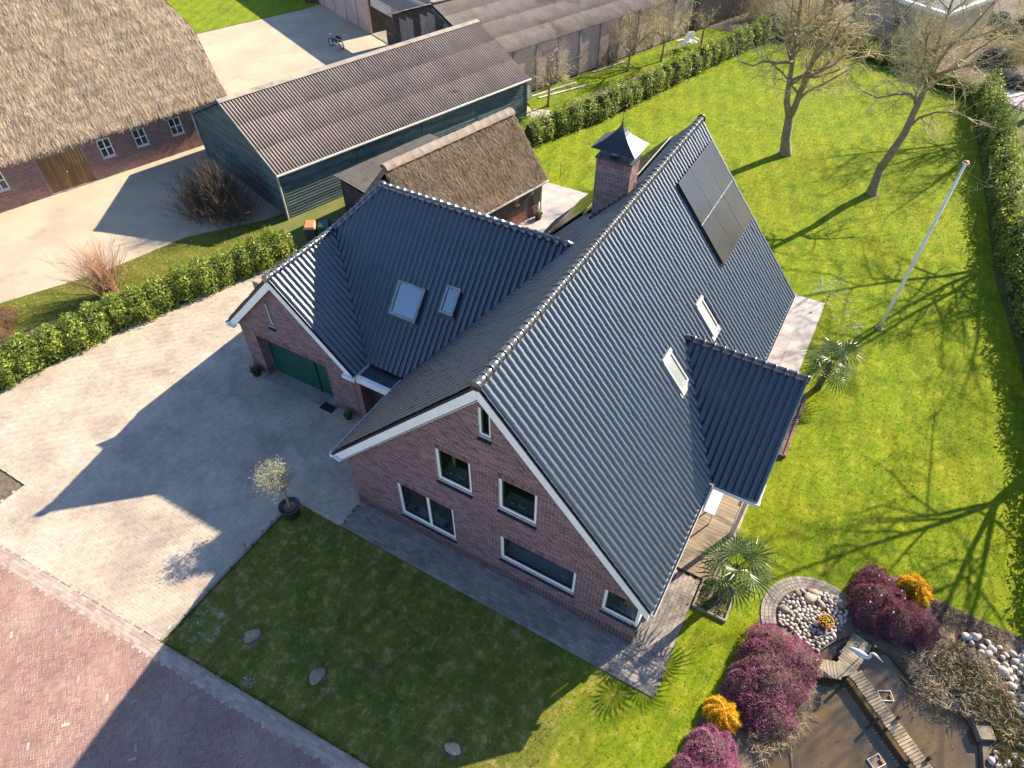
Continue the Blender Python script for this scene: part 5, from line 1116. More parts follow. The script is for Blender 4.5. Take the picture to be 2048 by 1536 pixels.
t2.limb([(12.1, 30.2, 6.3), (12.9, 29.7, 7.0), (13.9, 29.4, 7.6), (14.8, 29.3, 8.4)], .09, .035, 1, dens=1.12)
t2.build('bare_tree', (11.74, 29.98, 0), 'bare slanting tree on the lawn left of the flagpole', 'bare trees')
def simple_tree(seed, base, h, fork, label, spread=2.4, r=.2, dens=.9, n=5, name='bare_tree', group='bare trees beyond the right hedge', lean=(0, 0)):
    T_ = Tree(seed); b = Vector(base); q = random.Random(seed); f = b + Vector((lean[0], lean[1], fork))
    T_.wood.tube([b - Vector((0, 0, .1)), b + Vector((0, 0, .15)), b.lerp(f, .5) + Vector((.05, .03, 0)), f], [r * 1.6, r * 1.2, r, r * .92], 9)
    for i in range(n):
        a = 2 * math.pi * (i + q.uniform(-.2, .2)) / n; p = [f.copy() - Vector((0, 0, .15))]; d = Vector((math.cos(a) * .55, math.sin(a) * .55, 1)).normalized()
        for j in range(5): d = (d + Vector((math.cos(a) * .06 + q.gauss(0, .1), math.sin(a) * .06 + q.gauss(0, .1), q.gauss(0, .05)))).normalized(); p.append(p[-1] + d * (h - fork) / 5 * 1.1)
        T_.limb(p, r * .55, r * .14, 0, (.15, 1), dens, sides=6)
    return T_.build(name, base, label, group)
simple_tree(31, (20.1, 30.6, 0), 10.5, 3.6, 'bare tree outside the right edge, opposite the flagpole', r=.19, n=5)
simple_tree(32, (21.2, 15.6, 0), 10.0, 3.4, 'bare tree outside the right edge, near the pond', r=.16, n=4)
simple_tree(33, (19.2, 45.3, 0), 10.0, 3.2, 'bare tree beyond the back right corner of the lawn', r=.2, n=5)
for i, (x, y, h, lb) in enumerate([(2.5, 58, 7, 'bare tree behind the back hedge, leftmost'), (6.2, 60, 8, 'bare tree behind the back hedge, middle'), (9.0, 54.6, 6, 'low bare tree close to the pale flat-roofed house'), (20.5, 53, 8, 'bare tree at the back right beside the far path')]):
    simple_tree(40 + i, (x, y, 0), h, 1.6, lb, r=.13, n=5, dens=.9, group='bare garden trees behind')
# small knotted fruit trees along the long barn
for i, (x, y, h) in enumerate([(-9.01, 31.12, 3.4), (-6.71, 39.27, 4.0), (-5.27, 42.28, 4.2), (-3.62, 46.37, 2.6)]):
    T_ = Tree(60 + i); b = Vector((x, y, 0)); T_.wood.tube([b - Vector((0, 0, .05)), b + Vector((0, 0, .1)), b + Vector((.03, .02, .7)), b + Vector((.05, 0, 1.35))], [.14, .10, .08, .075], 8)
    for j in range(6):
        a = j * 1.05 + i; p = [b + Vector((.05, 0, 1.3))]; d = Vector((math.cos(a), math.sin(a), .75)).normalized()
        for k in range(4): d = (d + Vector((random.gauss(0, .2), random.gauss(0, .2), .12))).normalized(); p.append(p[-1] + d * (h - 1.3) / 4)
        T_.limb(p, .05, .016, 1, dens=1.5)
    T_.build('fruit_tree', b, ['pale twiggy fruit tree nearest the green barn', 'second fruit tree from the green barn, beside the panel wall', 'third fruit tree from the green barn, beside the garden chairs', 'smallest fruit tree at the far end of the panel wall'][i], 'fruit trees along the long barn')
# --- hedges
def path_pts(pts, n, r):
    P = np.array(pts, float); seg = np.linalg.norm(np.diff(P[:, :2], axis=0), axis=1); cum = np.r_[0, np.cumsum(seg)]
    s = r.uniform(0, cum[-1], n); i = np.clip(np.searchsorted(cum, s) - 1, 0, len(seg) - 1); f = ((s - cum[i]) / seg[i])[:, None]
    c = P[i] * (1 - f) + P[i + 1] * f; d = (P[i + 1] - P[i]); d = d / np.linalg.norm(d[:, :2], axis=1, keepdims=True); return s, c, np.stack([d[:, 1], -d[:, 0]], 1), d
def hedge(pts, width, height, n, size, label, mat='leaf_laurel', seed=1, lump=.22, spacing=.95, group=None, name='laurel_hedge', gap=.0):
    r = np.random.default_rng(seed); s, c, nr, d = path_pts(pts, n, r)
    ph = s / spacing * 2 * math.pi; H = height * (1 + lump * .5 * np.sin(ph + np.sin(s * .9)) + lump * .4 * np.sin(s * 1.7 + 1.3)); Wd = width * (1 + lump * .6 * np.sin(ph + .4) + .15 * np.sin(s * 2.3))
    th = r.uniform(0, math.pi, n); k = r.uniform(.72, 1.06, n) ** .6
    off = np.cos(th) * Wd / 2 * k; z = np.where(r.uniform(0, 1, n) < .45, r.uniform(.05, 1, n) * H * .8, np.abs(np.sin(th)) ** .55 * H * k); off = np.where(z < H * .7, np.sign(off) * Wd / 2 * r.uniform(.7, 1.05, n), off)
    P = np.c_[c[:, :2] + nr * off[:, None] + r.normal(0, .05, (n, 2)), z + r.normal(0, .04, n)]
    up = np.c_[nr * (off / width * 1.6)[:, None], np.full(n, .7)]
    h_ = T(name, (*pts[0][:2], 0), label, 'hedge', group); V, F = leaves(P, size, up, .42, .75, seed); np_mesh('foliage', V, F, mat, h_)
    core = MB(); L = int(max(4, s.max() / .5)); P0 = np.array(pts, float); seg = np.linalg.norm(np.diff(P0[:, :2], axis=0), axis=1); cum = np.r_[0, np.cumsum(seg)]; ringv = []
    for i in range(L + 1):
        ss = cum[-1] * i / L; j = min(len(seg) - 1, max(0, int(np.searchsorted(cum, ss)) - 1)); f = (ss - cum[j]) / seg[j]; cc = P0[j] * (1 - f) + P0[j + 1] * f; dd = (P0[j + 1] - P0[j])[:2] / seg[j]; nn = np.array([dd[1], -dd[0]])
        hh = height * (.80 + lump * .4 * math.sin(ss / spacing * 2 * math.pi + math.sin(ss * .9))); ww = width * .36
        for a, z in ((-.8, -.02), (-1, hh * .5), (-.55, hh * .95), (.55, hh * .95), (1, hh * .5), (.8, -.02)): ringv.append((cc[0] + nn[0] * ww * a + random.gauss(0, .04), cc[1] + nn[1] * ww * a + random.gauss(0, .04), z + random.gauss(0, .03)))
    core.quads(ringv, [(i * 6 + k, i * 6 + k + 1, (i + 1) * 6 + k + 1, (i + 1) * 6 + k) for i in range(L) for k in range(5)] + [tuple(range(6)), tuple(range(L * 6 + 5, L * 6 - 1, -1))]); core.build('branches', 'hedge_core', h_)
    return h_
hedge([(-17.6, -5.0), (-16.25, -2.8), (-15.1, 2.0), (-12.75, 8.6), (-12.3, 10.0)], 1.35, 1.35, 19000, .155, 'bright laurel hedge between driveway and farmyard verge', seed=1)
hedge([(-7.5, 25.6), (-6.9, 27.4), (-5.35, 31.0), (-1.55, 45.0), (.2, 50.6)], 1.15, 1.55, 17000, .17, 'laurel hedge along the left side of the back lawn', seed=2, spacing=1.15, lump=.32)
hedge([(16.1, 46.3), (17.3, 38.5), (18.05, 32.3), (18.95, 24.9), (20.2, 19.2), (21.1, 12), (21.5, 4.6)], 1.25, 1.85, 26000, .17, 'tall laurel hedge along the right side of the lawn', seed=3, lump=.2)
hedge([(.9, 51.2), (5.2, 52.2), (10.8, 49.2), (15.8, 46.4)], .8, .95, 8000, .14, 'low dark hedge across the back of the lawn', seed=4, mat='leaf_laurel')
# --- mounded shrubs
def mound(name, blobs, n, size, mat, label, cat, core='twig_core', seed=1, aspect=.4, spread=.6, mats2=None, group=None, spiky=0):
    "blobs: (x, y, rx, ry, h)"
    r = np.random.default_rng(seed); b0 = blobs[0]; t_ = T(name, (b0[0], b0[1], 0), label, cat, group); area = np.array([b[2] * b[3] + b[4] * (b[2] + b[3]) * .5 for b in blobs]); Ps, Ns = [], []
    for b, a in zip(blobs, area / area.sum()):
        m_ = int(n * a); u = r.normal(size=(m_, 3)); u[:, 2] = np.abs(u[:, 2]); u /= np.linalg.norm(u, axis=1, keepdims=True)
        th = np.arctan2(u[:, 1], u[:, 0]); f = 1 + .10 * np.sin(th * 5 + b[0] * 7) * u[:, 2] + .08 * np.sin(th * 9 + u[:, 2] * 6) + r.normal(0, .035, m_)
        Ps.append(np.c_[b[0] + u[:, 0] * b[2] * f, b[1] + u[:, 1] * b[3] * f, u[:, 2] * b[4] * f + .02]); Ns.append(u)
        cm = MB()
        k = 14; rings = [[(b[0] + math.cos(2 * math.pi * i / k) * b[2] * .86 * math.cos(e), b[1] + math.sin(2 * math.pi * i / k) * b[3] * .86 * math.cos(e), b[4] * .88 * math.sin(e) - .02) for i in range(k)] for e in (0, .35, .7, 1.05, 1.4)]
        cm.quads([p for q in rings for p in q], [(j * k + i, j * k + (i + 1) % k, (j + 1) * k + (i + 1) % k, (j + 1) * k + i) for j in range(4) for i in range(k)] + [tuple(range(4 * k, 5 * k))]); cm.build('branches', core, t_, smooth=True)
    P = np.concatenate(Ps); N = np.concatenate(Ns)
    # drop leaves buried in other blobs
    keep = np.ones(len(P), bool)
    for b in blobs: keep &= (((P[:, 0] - b[0]) / b[2]) ** 2 + ((P[:, 1] - b[1]) / b[3]) ** 2 + (P[:, 2] / b[4]) ** 2) > .74
    P, N = P[keep], N[keep]
    if spiky:
        D = N + r.normal(0, spread, N.shape); D /= np.linalg.norm(D, axis=1, keepdims=True); V, F = blades(P, D, r.uniform(.6, 1.4, len(P)) * size, (r.uniform(.7, 1.3, len(P)) * size * spiky)[:, None], seed)
    else: V, F = leaves(P, size, N * 1.0, aspect, spread, seed)
    if mats2:
        sel = (np.sin(P[:, 0] * 5.1 + 1) * np.sin(P[:, 1] * 4.3) + r.normal(0, .5, len(P))) > mats2[1]; c = F.shape[1]; V3 = V.reshape(-1, c, 3)
        for mm, k_ in ((mat, ~sel), (mats2[0], sel)):
            vv = V3[k_].reshape(-1, 3)
            if len(vv): np_mesh('foliage', vv, np.arange(len(vv)).reshape(-1, c), mm, t_)
    else: np_mesh('foliage', V, F, mat, t_)
    return t_
mound('heather_bush', [(13.75, 1.0, .95, 1.15, .85), (14.2, 1.75, .75, .65, .75), (13.45, 1.85, .6, .6, .7), (13.9, .1, .75, .75, .65), (13.2, .5, .5, .7, .6)], 26000, .055, 'heather', 'large magenta heather between pebble bed and lawn', 'bush', seed=3, spiky=.45, mats2=('dry_brown', .75))
mound('heather_bush', [(15.95, 4.75, .75, .95, .85), (16.5, 4.45, .85, .65, .85), (17.1, 4.55, .6, .6, .65), (15.75, 5.45, .45, .5, .65)], 22000, .055, 'heather_dark', 'dark red heather mound beside the yellow conifer by the pond', 'bush', seed=4, spiky=.45, mats2=('heather', .9))
mound('heather_bush', [(12.95, -1.75, .65, .75, .6), (13.35, -2.2, .6, .7, .55), (12.7, -2.5, .55, .6, .55)], 15000, .05, 'heather_pink', 'pink flowering heather at the bottom edge by the pond', 'bush', seed=5, spiky=.45)
mound('golden_conifer', [(12.9, -.62, .47, .42, .42)], 5200, .06, 'conifer_gold', 'orange-yellow dwarf conifer between two heathers on the lawn side', 'bush', seed=6, spiky=.5, core='twig_core')
mound('golden_conifer', [(16.92, 5.82, .46, .46, .50)], 5200, .06, 'conifer_gold', 'bright yellow dwarf conifer behind the dark red heather', 'bush', seed=7, spiky=.5, mats2=('leaf_yellowgreen', .9))
mound('dry_bush', [(-18.9, -1.3, .9, .8, .55), (-19.8, -.4, .8, .7, .45), (-18.3, -2.6, .6, .7, .4)], 7000, .12, 'dry_orange', 'rusty dry ground bush at the left edge behind the hedge', 'bush', seed=9, spiky=.12, spread=.9)
def stick_shrub(name, base, n, h, spread, mat, label, seed, r0=.012, sub=3, group=None, foot=.15):
    r = random.Random(seed); mb = MB(); b = Vector(base)
    for i in range(n):
        a = r.uniform(0, 2 * math.pi); tl = abs(r.gauss(0, spread)); d = Vector((math.cos(a) * tl, math.sin(a) * tl, 1)).normalized(); p = b + Vector((r.gauss(0, foot), r.gauss(0, foot), 0)); pts = [p]; L = h * r.uniform(.55, 1.1)
        for k in range(5): d = (d + Vector((r.gauss(0, .09), r.gauss(0, .09), .02))).normalized(); pts.append(pts[-1] + d * L / 5)
        mb.tube(pts, [r0 * (1 - .8 * k / 5) for k in range(6)], 3, cap=False)
        for k in range(sub):
            j = r.randint(2, 4); d2 = ((pts[j + 1] - pts[j]).normalized() + Vector((r.gauss(0, .5), r.gauss(0, .5), r.gauss(0, .3)))).normalized(); q = [pts[j], pts[j] + d2 * L * .13, pts[j] + d2 * L * .26 + Vector((0, 0, .05))]; mb.tube(q, [r0 * .5, r0 * .4, r0 * .2], 3, cap=False)
    t_ = T(name, base, label, 'shrub', group); mb.build('stems', mat, t_); return t_
stick_shrub('twiggy_shrub', (-17.2, 3.2, 0), 210, 2.7, .6, 'twig_red', 'red-brown leafless shrub standing on the verge', 3, .014)
stick_shrub('brown_stems', (-17.6, 10.9, 0), 260, 3.0, .42, 'dry_brown', 'upright brown stems rising from the shrub at the barn', 4, .012)
for i, (x, y, n_, h_, lb) in enumerate([(-18.6, 10.5, 260, 2.2, 'loose brown leafless shrub in front of the barn gable'), (-17.0, 10.7, 230, 2.1, 'brown leafless shrub at the barn corner by the hedge'), (-19.6, 11.3, 180, 1.7, 'low brown leafless shrub at the left of the barn gable')]):
    stick_shrub('dry_shrub', (x, y, 0), n_, h_, .95, 'dry_brown', lb, 20 + i, .011, 8, group='leafless shrubs at the barn gable', foot=.55)
stick_shrub('brown_stems', (-20.3, 12.3, 0), 70, 1.9, .5, 'dry_brown', 'thin dry stems beside the barn corner', 5, .01)
stick_shrub('climber', tuple(FBB @ Vector((.35, 2.9, 0))), 60, 1.6, .7, 'dry_brown', 'leafless climber spread against the panel wall', 6, .010)
stick_shrub('climber', tuple(FBB @ Vector((.3, -3.2, 0))), 45, 1.2, .7, 'dry_brown', 'low leafless climber near the green barn on the panel wall', 7, .010)
for i, (x, y, lb) in enumerate([(-1.5, 54.5, 'far left'), (3.4, 54.2, 'left'), (7.2, 52.6, 'middle'), (10.2, 51.6, 'right'), (17.5, 54.5, 'far right'), (21.5, 49.0, 'outer right')]):
    stick_shrub('twiggy_bush', (x, y, 0), 160, 2.2, .75, 'bark_twig', f'pale leafless twiggy bush behind the back hedge, {lb}', 80 + i, .014, 6, group='twiggy bushes behind the back hedge', foot=.5)
# garden shrubs behind the back hedge
rg = random.Random(5); SH = []
for i in range(62):
    x, y = rg.uniform(-4, 22), rg.uniform(53, 66)
    if 4 < x < 16 and 52 < y < 61: continue
    SH.append((project(x, y, .3)[0], x, y, rg.uniform(.5, 1.1), rg.choice(['dry_brown', 'reed_green', 'bluegrey_leaf', 'leaf_yellowgreen', 'dry_brown']), rg.uniform(.7, 1.2)))
SH.sort(); ORD = ['first', 'second', 'third', 'fourth', 'fifth', 'sixth', 'seventh', 'eighth', 'ninth', 'tenth', 'eleventh', 'twelfth', 'thirteenth', 'fourteenth', 'fifteenth', 'sixteenth', 'seventeenth', 'eighteenth', 'nineteenth', 'twentieth', 'twenty-first', 'twenty-second', 'twenty-third', 'twenty-fourth']; cnt = {}
for i, (u_, x, y, s, kind, hh) in enumerate(SH):
    adj = {'dry_brown': 'brown leafless', 'reed_green': 'olive green', 'bluegrey_leaf': 'blue-grey', 'leaf_yellowgreen': 'yellow-green'}[kind]; k = cnt.get(kind, 0); cnt[kind] = k + 1
    mound('garden_shrub', [(x, y, s, s * .9, s * hh)], 700, .16, kind, f'{ORD[k]} {adj} shrub from the left in the garden behind the back hedge', 'bush', seed=100 + i, spread=.8, group=f'{adj} shrubs in the back garden')
mound('garden_shrub', [(17.9, 50.3, .8, .8, .7), (17.2, 51.3, .7, .7, .6)], 2200, .14, 'bluegrey_leaf', 'silvery blue-grey shrub beside the far pale path', 'bush', seed=140)
# --- palms
def fan(mb, o, d, n, ln, r, w=.055, droop=.14):
    d = d.normalized(); s = d.cross(Vector((0, 0, 1)));
    if s.length < .05: s = Vector((1, 0, 0))
    s.normalize(); u = s.cross(d)
    for i in range(n):
        a = (i / (n - 1) - .5) * math.pi * 1.45; e = (d * math.cos(a) + s * math.sin(a)).normalized(); L = ln * (1 - .18 * abs(a) / 2.3) * r.uniform(.9, 1.05)
        t_ = e.cross(u).normalized(); m_ = o + e * L * .55 + u * .02; tip = o + e * L - Vector((0, 0, droop * L * r.uniform(.4, 1.6)))
        mb.quads([tuple(o + t_ * w * .12), tuple(m_ + t_ * w * .5), tuple(tip), tuple(m_ - t_ * w * .5), tuple(o - t_ * w * .12), tuple(m_ + u * w * .22)], [(0, 1, 5), (4, 5, 3), (1, 2, 5), (5, 2, 3)])
def palm(base, top, nl, ln, label, seed, stem=.5):
    r = random.Random(seed); b, tp_ = Vector(base), Vector(top); t_ = T('fan_palm', base, label, 'palm', 'fan palms beside the house')
    tk = MB(); k = 10; tk.tube([b.lerp(tp_, i / k) for i in range(k + 1)], [(.115 + .018 * (i % 2)) * (1 if i > 0 else 1.25) for i in range(k + 1)], 9); tk.build('trunk', 'palm_trunk', t_)
    for i in range(nl):
        a = i * 2.4 + r.uniform(-.3, .3); el = 1.25 - 1.75 * (i / nl) ** .9; d = Vector((math.cos(a) * math.cos(el), math.sin(a) * math.cos(el), math.sin(el))); L = stem * r.uniform(.8, 1.15)
        e = tp_ + d * L; e2 = d + Vector((0, 0, -.35)); mb = MB(); mb.tube([tp_ - Vector((0, 0, .05)), tp_.lerp(e, .6) + Vector((0, 0, .03)), e], [.016, .011, .008], 4); fan(mb, e, e2, 19, ln * r.uniform(.85, 1.1), r); mb.build('frond', 'palm_leaf', t_)
palm((11.75, 2.67, 0), (11.85, 2.62, 2.05), 11, .82, 'fan palm in the timber-edged bed beside the path', 3, .5)
palm((12.45, 13.3, 0), (12.5, 13.25, 1.45), 11, .84, 'fan palm beside the side terrace', 5, .55)
# --- potted olive, pots
ol = T('potted_olive', (-1.66, -1.55, 0), 'silvery olive tree in a black tub at the lawn corner', 'potted tree')
MB().lathe([(.26, 0), (.33, .42), (.36, .46), (.36, .50), (.31, .50), (.30, .44)], (-1.66, -1.55, .02), 24).build('tub', 'pot_black', ol, smooth=True)
MB().lathe([(.30, 0), (.2, .02), (.02, .03)], (-1.66, -1.55, .44), 18).build('potting_soil', 'soil', ol)
os2 = Tree(70); b = Vector((-1.66, -1.55, .45)); os2.wood.tube([b, b + Vector((.02, .02, .5)), b + Vector((-.02, .05, .95))], [.05, .04, .035], 7)
for j in range(7):
    a = j * .9; p = [b + Vector((-.02, .05, .9))]; d = Vector((math.cos(a) * .6, math.sin(a) * .6, .8)).normalized()
    for k in range(4): d = (d + Vector((random.gauss(0, .15), random.gauss(0, .15), .02))).normalized(); p.append(p[-1] + d * .19)
    os2.wood.tube(p, [.022, .018, .014, .01, .006], 4)
os2.wood.build('trunk', 'bark', ol)
r = np.random.default_rng(71); u = r.normal(size=(34, 3)); u /= np.linalg.norm(u, axis=1, keepdims=True); cen = np.array([-1.78, -1.52, 2.0]) + u * np.array([.58, .58, .50]) * r.uniform(.5, 1, (34, 1))
P = (cen[:, None] + r.normal(0, .10, (34, 95, 3))).reshape(-1, 3); V, F = leaves(P, .075, None, .3, 1, 72); np_mesh('crown', V, F, 'olive_leaf', ol)
def pot_plant(x, y, rad, h, label, mat='bright_leaf', pot='pot_black', n=160, lh=.25, seed=1, name='potted_plant'):
    t_ = T(name, (x, y, 0), label, 'potted plant'); MB().lathe([(rad * .75, 0), (rad, h), (rad * 1.06, h), (rad * .9, h - .02)], (x, y, .03), 16).build('pot', pot, t_, smooth=True)
    r = np.random.default_rng(seed); P = np.c_[r.normal(x, rad * .55, n), r.normal(y, rad * .55, n), h + np.abs(r.normal(0, lh * .6, n))]; V, F = leaves(P, .09, np.tile([0, 0, .6], (n, 1)), .45, .8, seed); np_mesh('foliage', V, F, mat, t_); return t_
pot_plant(-7.5, 2.75, .2, .28, 'dark potted plant at the left pier of the garage door', 'reed_green', n=200, seed=2)
pot_plant(-2.75, 2.75, .15, .22, 'small green potted plant at the right pier of the garage', n=120, seed=3)
pot_plant(-3.05, 18.6, .2, .3, 'green plant in a dark pot at the thatched shed corner', n=160, seed=4)
# ================================================================ POND AND SMALL THINGS
wz = -.14
wmb = MB(); wmb.poly([(x, y) for x, y in POND], wz); wmb.build('pond_water', 'water', kind='structure', label='brown still water of the garden pond', cat='water')
sd = MB()
for a, b in zip(POND, POND[1:] + POND[:1]):
    sd.face([(*a, .007), (*b, .007), (b[0] * .97 + 16.7 * .03, b[1] * .97 + .6 * .03, -.5), (a[0] * .97 + 16.7 * .03, a[1] * .97 + .6 * .03, -.5)])
sd.build('pond_edge', 'soil', kind='structure', label='earth edge of the pond', cat='soil')
MB().poly(POND, -.5).build('pond_bed', 'soil', kind='structure', label='muddy bed of the pond', cat='soil')
# ring of pavers
ring = MB(); RC = (14.55, 3.25)
def rp(a, r): return (RC[0] + r * math.cos(a), RC[1] + r * math.sin(a))
a0, a1 = R(58), R(208)
outer = [rp(a0 + (a1 - a0) * i / 24, 1.58) for i in range(25)]; inner = [rp(a1 + (a0 - a1) * i / 24, 1.13) for i in range(25)]
ringo = MB().poly(outer + inner, .009).build('ring_path', 'joint_dark', kind='structure', label='curved path of small grey setts around the pebble bed', cat='path')
for row in range(4):
    r0 = 1.14 + row * .112; n = int((a1 - a0) * (r0 + .05) / .115)
    q = MB(); w2 = (a1 - a0) / n * .46
    q.quads([((r0 + e) * math.cos(t_), (r0 + e) * math.sin(t_), z) for z in (0, .022) for e, t_ in ((.004, -w2), (.104, -w2), (.104, w2), (.004, w2))], [(4, 5, 6, 7), (0, 1, 5, 4), (1, 2, 6, 5), (2, 3, 7, 6), (3, 0, 4, 7)]); me = q.mesh('sett', 'paver_path')
    for i in range(n):
        link('sett', me, ringo, mw=Matrix.Translation((RC[0], RC[1], .010 + random.uniform(0, .004))) @ Matrix.Rotation(a0 + (a1 - a0) * (i + .5) / n, 4, 'Z'))
# pebbles: each stone an object
def stone_mesh(seed, sub=2, mat='pebble', flat=.62, rough=.10):
    bm = bmesh.new(); bmesh.ops.create_icosphere(bm, subdivisions=sub, radius=1); r = random.Random(seed); k = [Vector((r.gauss(0, 1), r.gauss(0, 1), r.gauss(0, 1))) for _ in range(5)]
    for v in bm.verts:
        f = 1 + sum(rough * math.sin(v.co.dot(q) * 1.8 + i) for i, q in enumerate(k)); v.co = Vector((v.co.x * f, v.co.y * f * .8, v.co.z * f * flat))
    me = bpy.data.meshes.new('pebble'); bm.to_mesh(me); bm.free(); me.materials.append(MATS[mat]); me.polygons.foreach_set('use_smooth', [True] * len(me.polygons)); return me
PM = [stone_mesh(i) for i in range(8)]
PEB = [(13.55, 2.75), (13.45, 3.25), (13.6, 3.75), (13.95, 4.18), (14.5, 4.45), (15.0, 4.45), (15.3, 4.2), (15.3, 3.6), (15.1, 3.2), (14.85, 2.7), (14.75, 2.45), (14.35, 2.55), (14.0, 2.75)]
def pebbles(poly, n, smin, smax, label, group, seed, z=.02, avoid=(), big=()):
    r = random.Random(seed); put = list(big); xs = [p[0] for p in poly]; ys = [p[1] for p in poly]; tries = 0
    while len(put) < n + len(big) and tries < 40000:
        tries += 1; x, y = r.uniform(min(xs), max(xs)), r.uniform(min(ys), max(ys)); s = r.uniform(smin, smax) * (1 if r.random() < .85 else 1.35)
        if not inpoly(x, y, poly) or any(math.hypot(x - a, y - b) < c for a, b, c in avoid): continue
        if any((x - a) ** 2 + (y - b) ** 2 < (.80 * (s + c)) ** 2 for a, b, c in put): continue
        put.append((x, y, s))
    for x, y, s in put[len(big):]:
        mw = Matrix.Translation((x, y, z + s * .35)) @ Matrix.Rotation(r.uniform(0, 6.3), 4, 'Z') @ Matrix.Rotation(r.gauss(0, .2), 4, 'X') @ Matrix.Diagonal((s, s, s, 1)); link('pebble', r.choice(PM), None, label=label, cat='pebble', group=group, mw=mw)
MB().poly(PEB, .011).build('pebble_bed', 'soil', kind='structure', label='soil under the rounded pebbles', cat='soil')
POT = (14.76, 3.38)
BIG = [(13.6, 3.28, .16), (14.2, 4.02, .22), (14.55, 3.98, .17), (14.25, 4.25, .14), (15.08, 4.28, .15), (13.85, 4.0, .12)]
pebbles(PEB, 190, .055, .085, 'grey rounded pebble in the stone bed inside the sett ring', 'pebbles in the stone bed', 3, avoid=[(*POT, .24)], big=BIG)
SL = ['olive egg-shaped boulder at the left of the pebble bed', 'pale flat boulder in the middle of the pebble bed top', 'whitish boulder at the upper right of the pebble bed', 'beige flat stone at the top edge of the pebble bed', 'mossy stone at the right end of the pebble bed', 'brownish stone at the upper left of the pebble bed']
for i, (x, y, s) in enumerate(BIG): link('boulder', stone_mesh(30 + i, 2, 'rock', .6), None, label=SL[i], cat='boulder', mw=Matrix.Translation((x, y, .04)) @ Matrix.Rotation(i * 1.1, 4, 'Z') @ Matrix.Diagonal((s * 1.15, s, s, 1)))
ROCKS = [(18.4, 5.0), (18.8, 5.3), (20.2, 5.2), (21.5, 5.0), (21.5, 3.6), (20.4, 3.0), (19.8, 3.4), (19.6, 4.3), (19.0, 4.7)]
pebbles(ROCKS, 85, .08, .15, 'pale rounded stone on the bank right of the pond', 'stones on the right bank', 4)
pebbles([(19.35, 2.1), (20.6, 2.4), (20.6, .2), (19.2, .2), (19.3, 1.2)], 75, .06, .12, 'pale rounded stone in the lower right corner of the pond', 'stones at the lower right pond edge', 5)
FL = T('flower_bowl', (*POT, 0), 'terracotta bowl of yellow flowers on the pebbles', 'flower bowl')
MB().lathe([(.15, 0), (.20, .14), (.225, .16), (.225, .19), (.19, .19), (.17, .14)], (*POT, .10), 24).build('bowl', 'terracotta', FL, smooth=True)
r = np.random.default_rng(9); q = r.normal(0, .085, (240, 2)); q = q[np.hypot(q[:, 0], q[:, 1]) < .18]; P = np.c_[q + np.array(POT), r.uniform(.26, .33, len(q))]
V, F = leaves(P, .05, np.tile([0, 0, 1.], (len(P), 1)), .8, .6, 2); np_mesh('leaves', V, F, 'flower_leaf', FL)
P2 = P[::3] + np.array([0, 0, .03]); V, F = leaves(P2, .05, np.tile([0, 0, 2.], (len(P2), 1)), .95, .4, 3); np_mesh('flowers', V, F, 'flower_yellow', FL)
MB().bar((14.62, 2.78, .10), (15.05, 3.28, .10), .03, .07).build('drain_cover', 'concrete', None, label='narrow stone edge between pebbles and pond', cat='edge')
# --- jetty
jt = T('jetty', (15.6, 2.3, 0), 'weathered plank jetty bending across the pond', 'jetty'); jz = .16
def planks(a, b, wd, n, par, gap=.012, skew=0):
    a, b = Vector((*a, jz)), Vector((*b, jz)); d = (b - a) / n; s = d.normalized().cross(Vector((0, 0, 1)))
    for i in range(n):
        c = a + d * (i + .5); e = s * (wd / 2 + random.uniform(-.012, .012)); MB().bar(c - e, c + e, d.length - gap, .03).build('plank', 'wood_jetty', par)
    for o in (-.36, .36): MB().bar(a + s * wd * o - Vector((0, 0, .05)), b + s * wd * o - Vector((0, 0, .05)), .06, .07).build('beam', 'wood_dark', par)
planks((15.82, 3.42), (15.55, 2.42), .56, 11, jt)
planks((14.82, 1.93), (15.42, 2.15), .50, 7, jt)
tri = MB(); tri.quads([(15.42, 1.92, jz + .012), (15.88, 2.36, jz + .012), (15.35, 2.52, jz + .012), (15.30, 2.36, jz + .012), (15.42, 1.92, jz - .012), (15.88, 2.36, jz - .012), (15.35, 2.52, jz - .012), (15.30, 2.36, jz - .012)], [(0, 1, 2, 3), (0, 4, 5, 1), (1, 5, 6, 2)]); tri.build('corner_board', 'wood_jetty', jt)
planks((15.80, 2.30), (17.95, .55), .40, 34, jt, .018)
planks((17.95, .55), (18.9, -.25), .40, 15, jt, .018)
for x, y in ((15.62, 3.5), (16.12, 3.28), (15.30, 2.62), (15.62, 1.92), (16.55, 1.32), (17.02, 1.62), (17.42, .62), (17.85, .95)): MB().tube([(x, y, -.6), (x, y, .34)], [.05, .045], 8).build('post', 'wood_dark', jt)
# --- heron figure
hr = T('heron_statue', (15.72, 2.55, jz), 'white heron figure standing on the jetty', 'statue'); o = Vector((15.72, 2.55, jz + .015)); fx_ = Vector((.92, -.25, 0)).normalized()
def hp(f, z, s=0): return o + fx_ * f + Vector((0, 0, z)) + fx_.cross(Vector((0, 0, 1))) * s
hb_ = MB(); pts = [hp(-.36, .50), hp(-.25, .56), (hp(-.10, .60)), hp(.04, .63), hp(.13, .68), hp(.17, .76), hp(.14, .84), hp(.12, .92), hp(.17, .99), hp(.24, 1.0), hp(.30, .98), hp(.48, .92)]
hb_.tube(pts, [.012, .055, .095, .09, .055, .034, .028, .027, .034, .036, .02, .003], 12); hb_.build('body', 'heron_white', hr, smooth=True)
for s in (-.03, .03): MB().tube([hp(-.02, .56, s), hp(.0, .30, s), hp(-.01, 0, s)], [.014, .009, .009], 6).build('leg', 'wood_grey', hr)
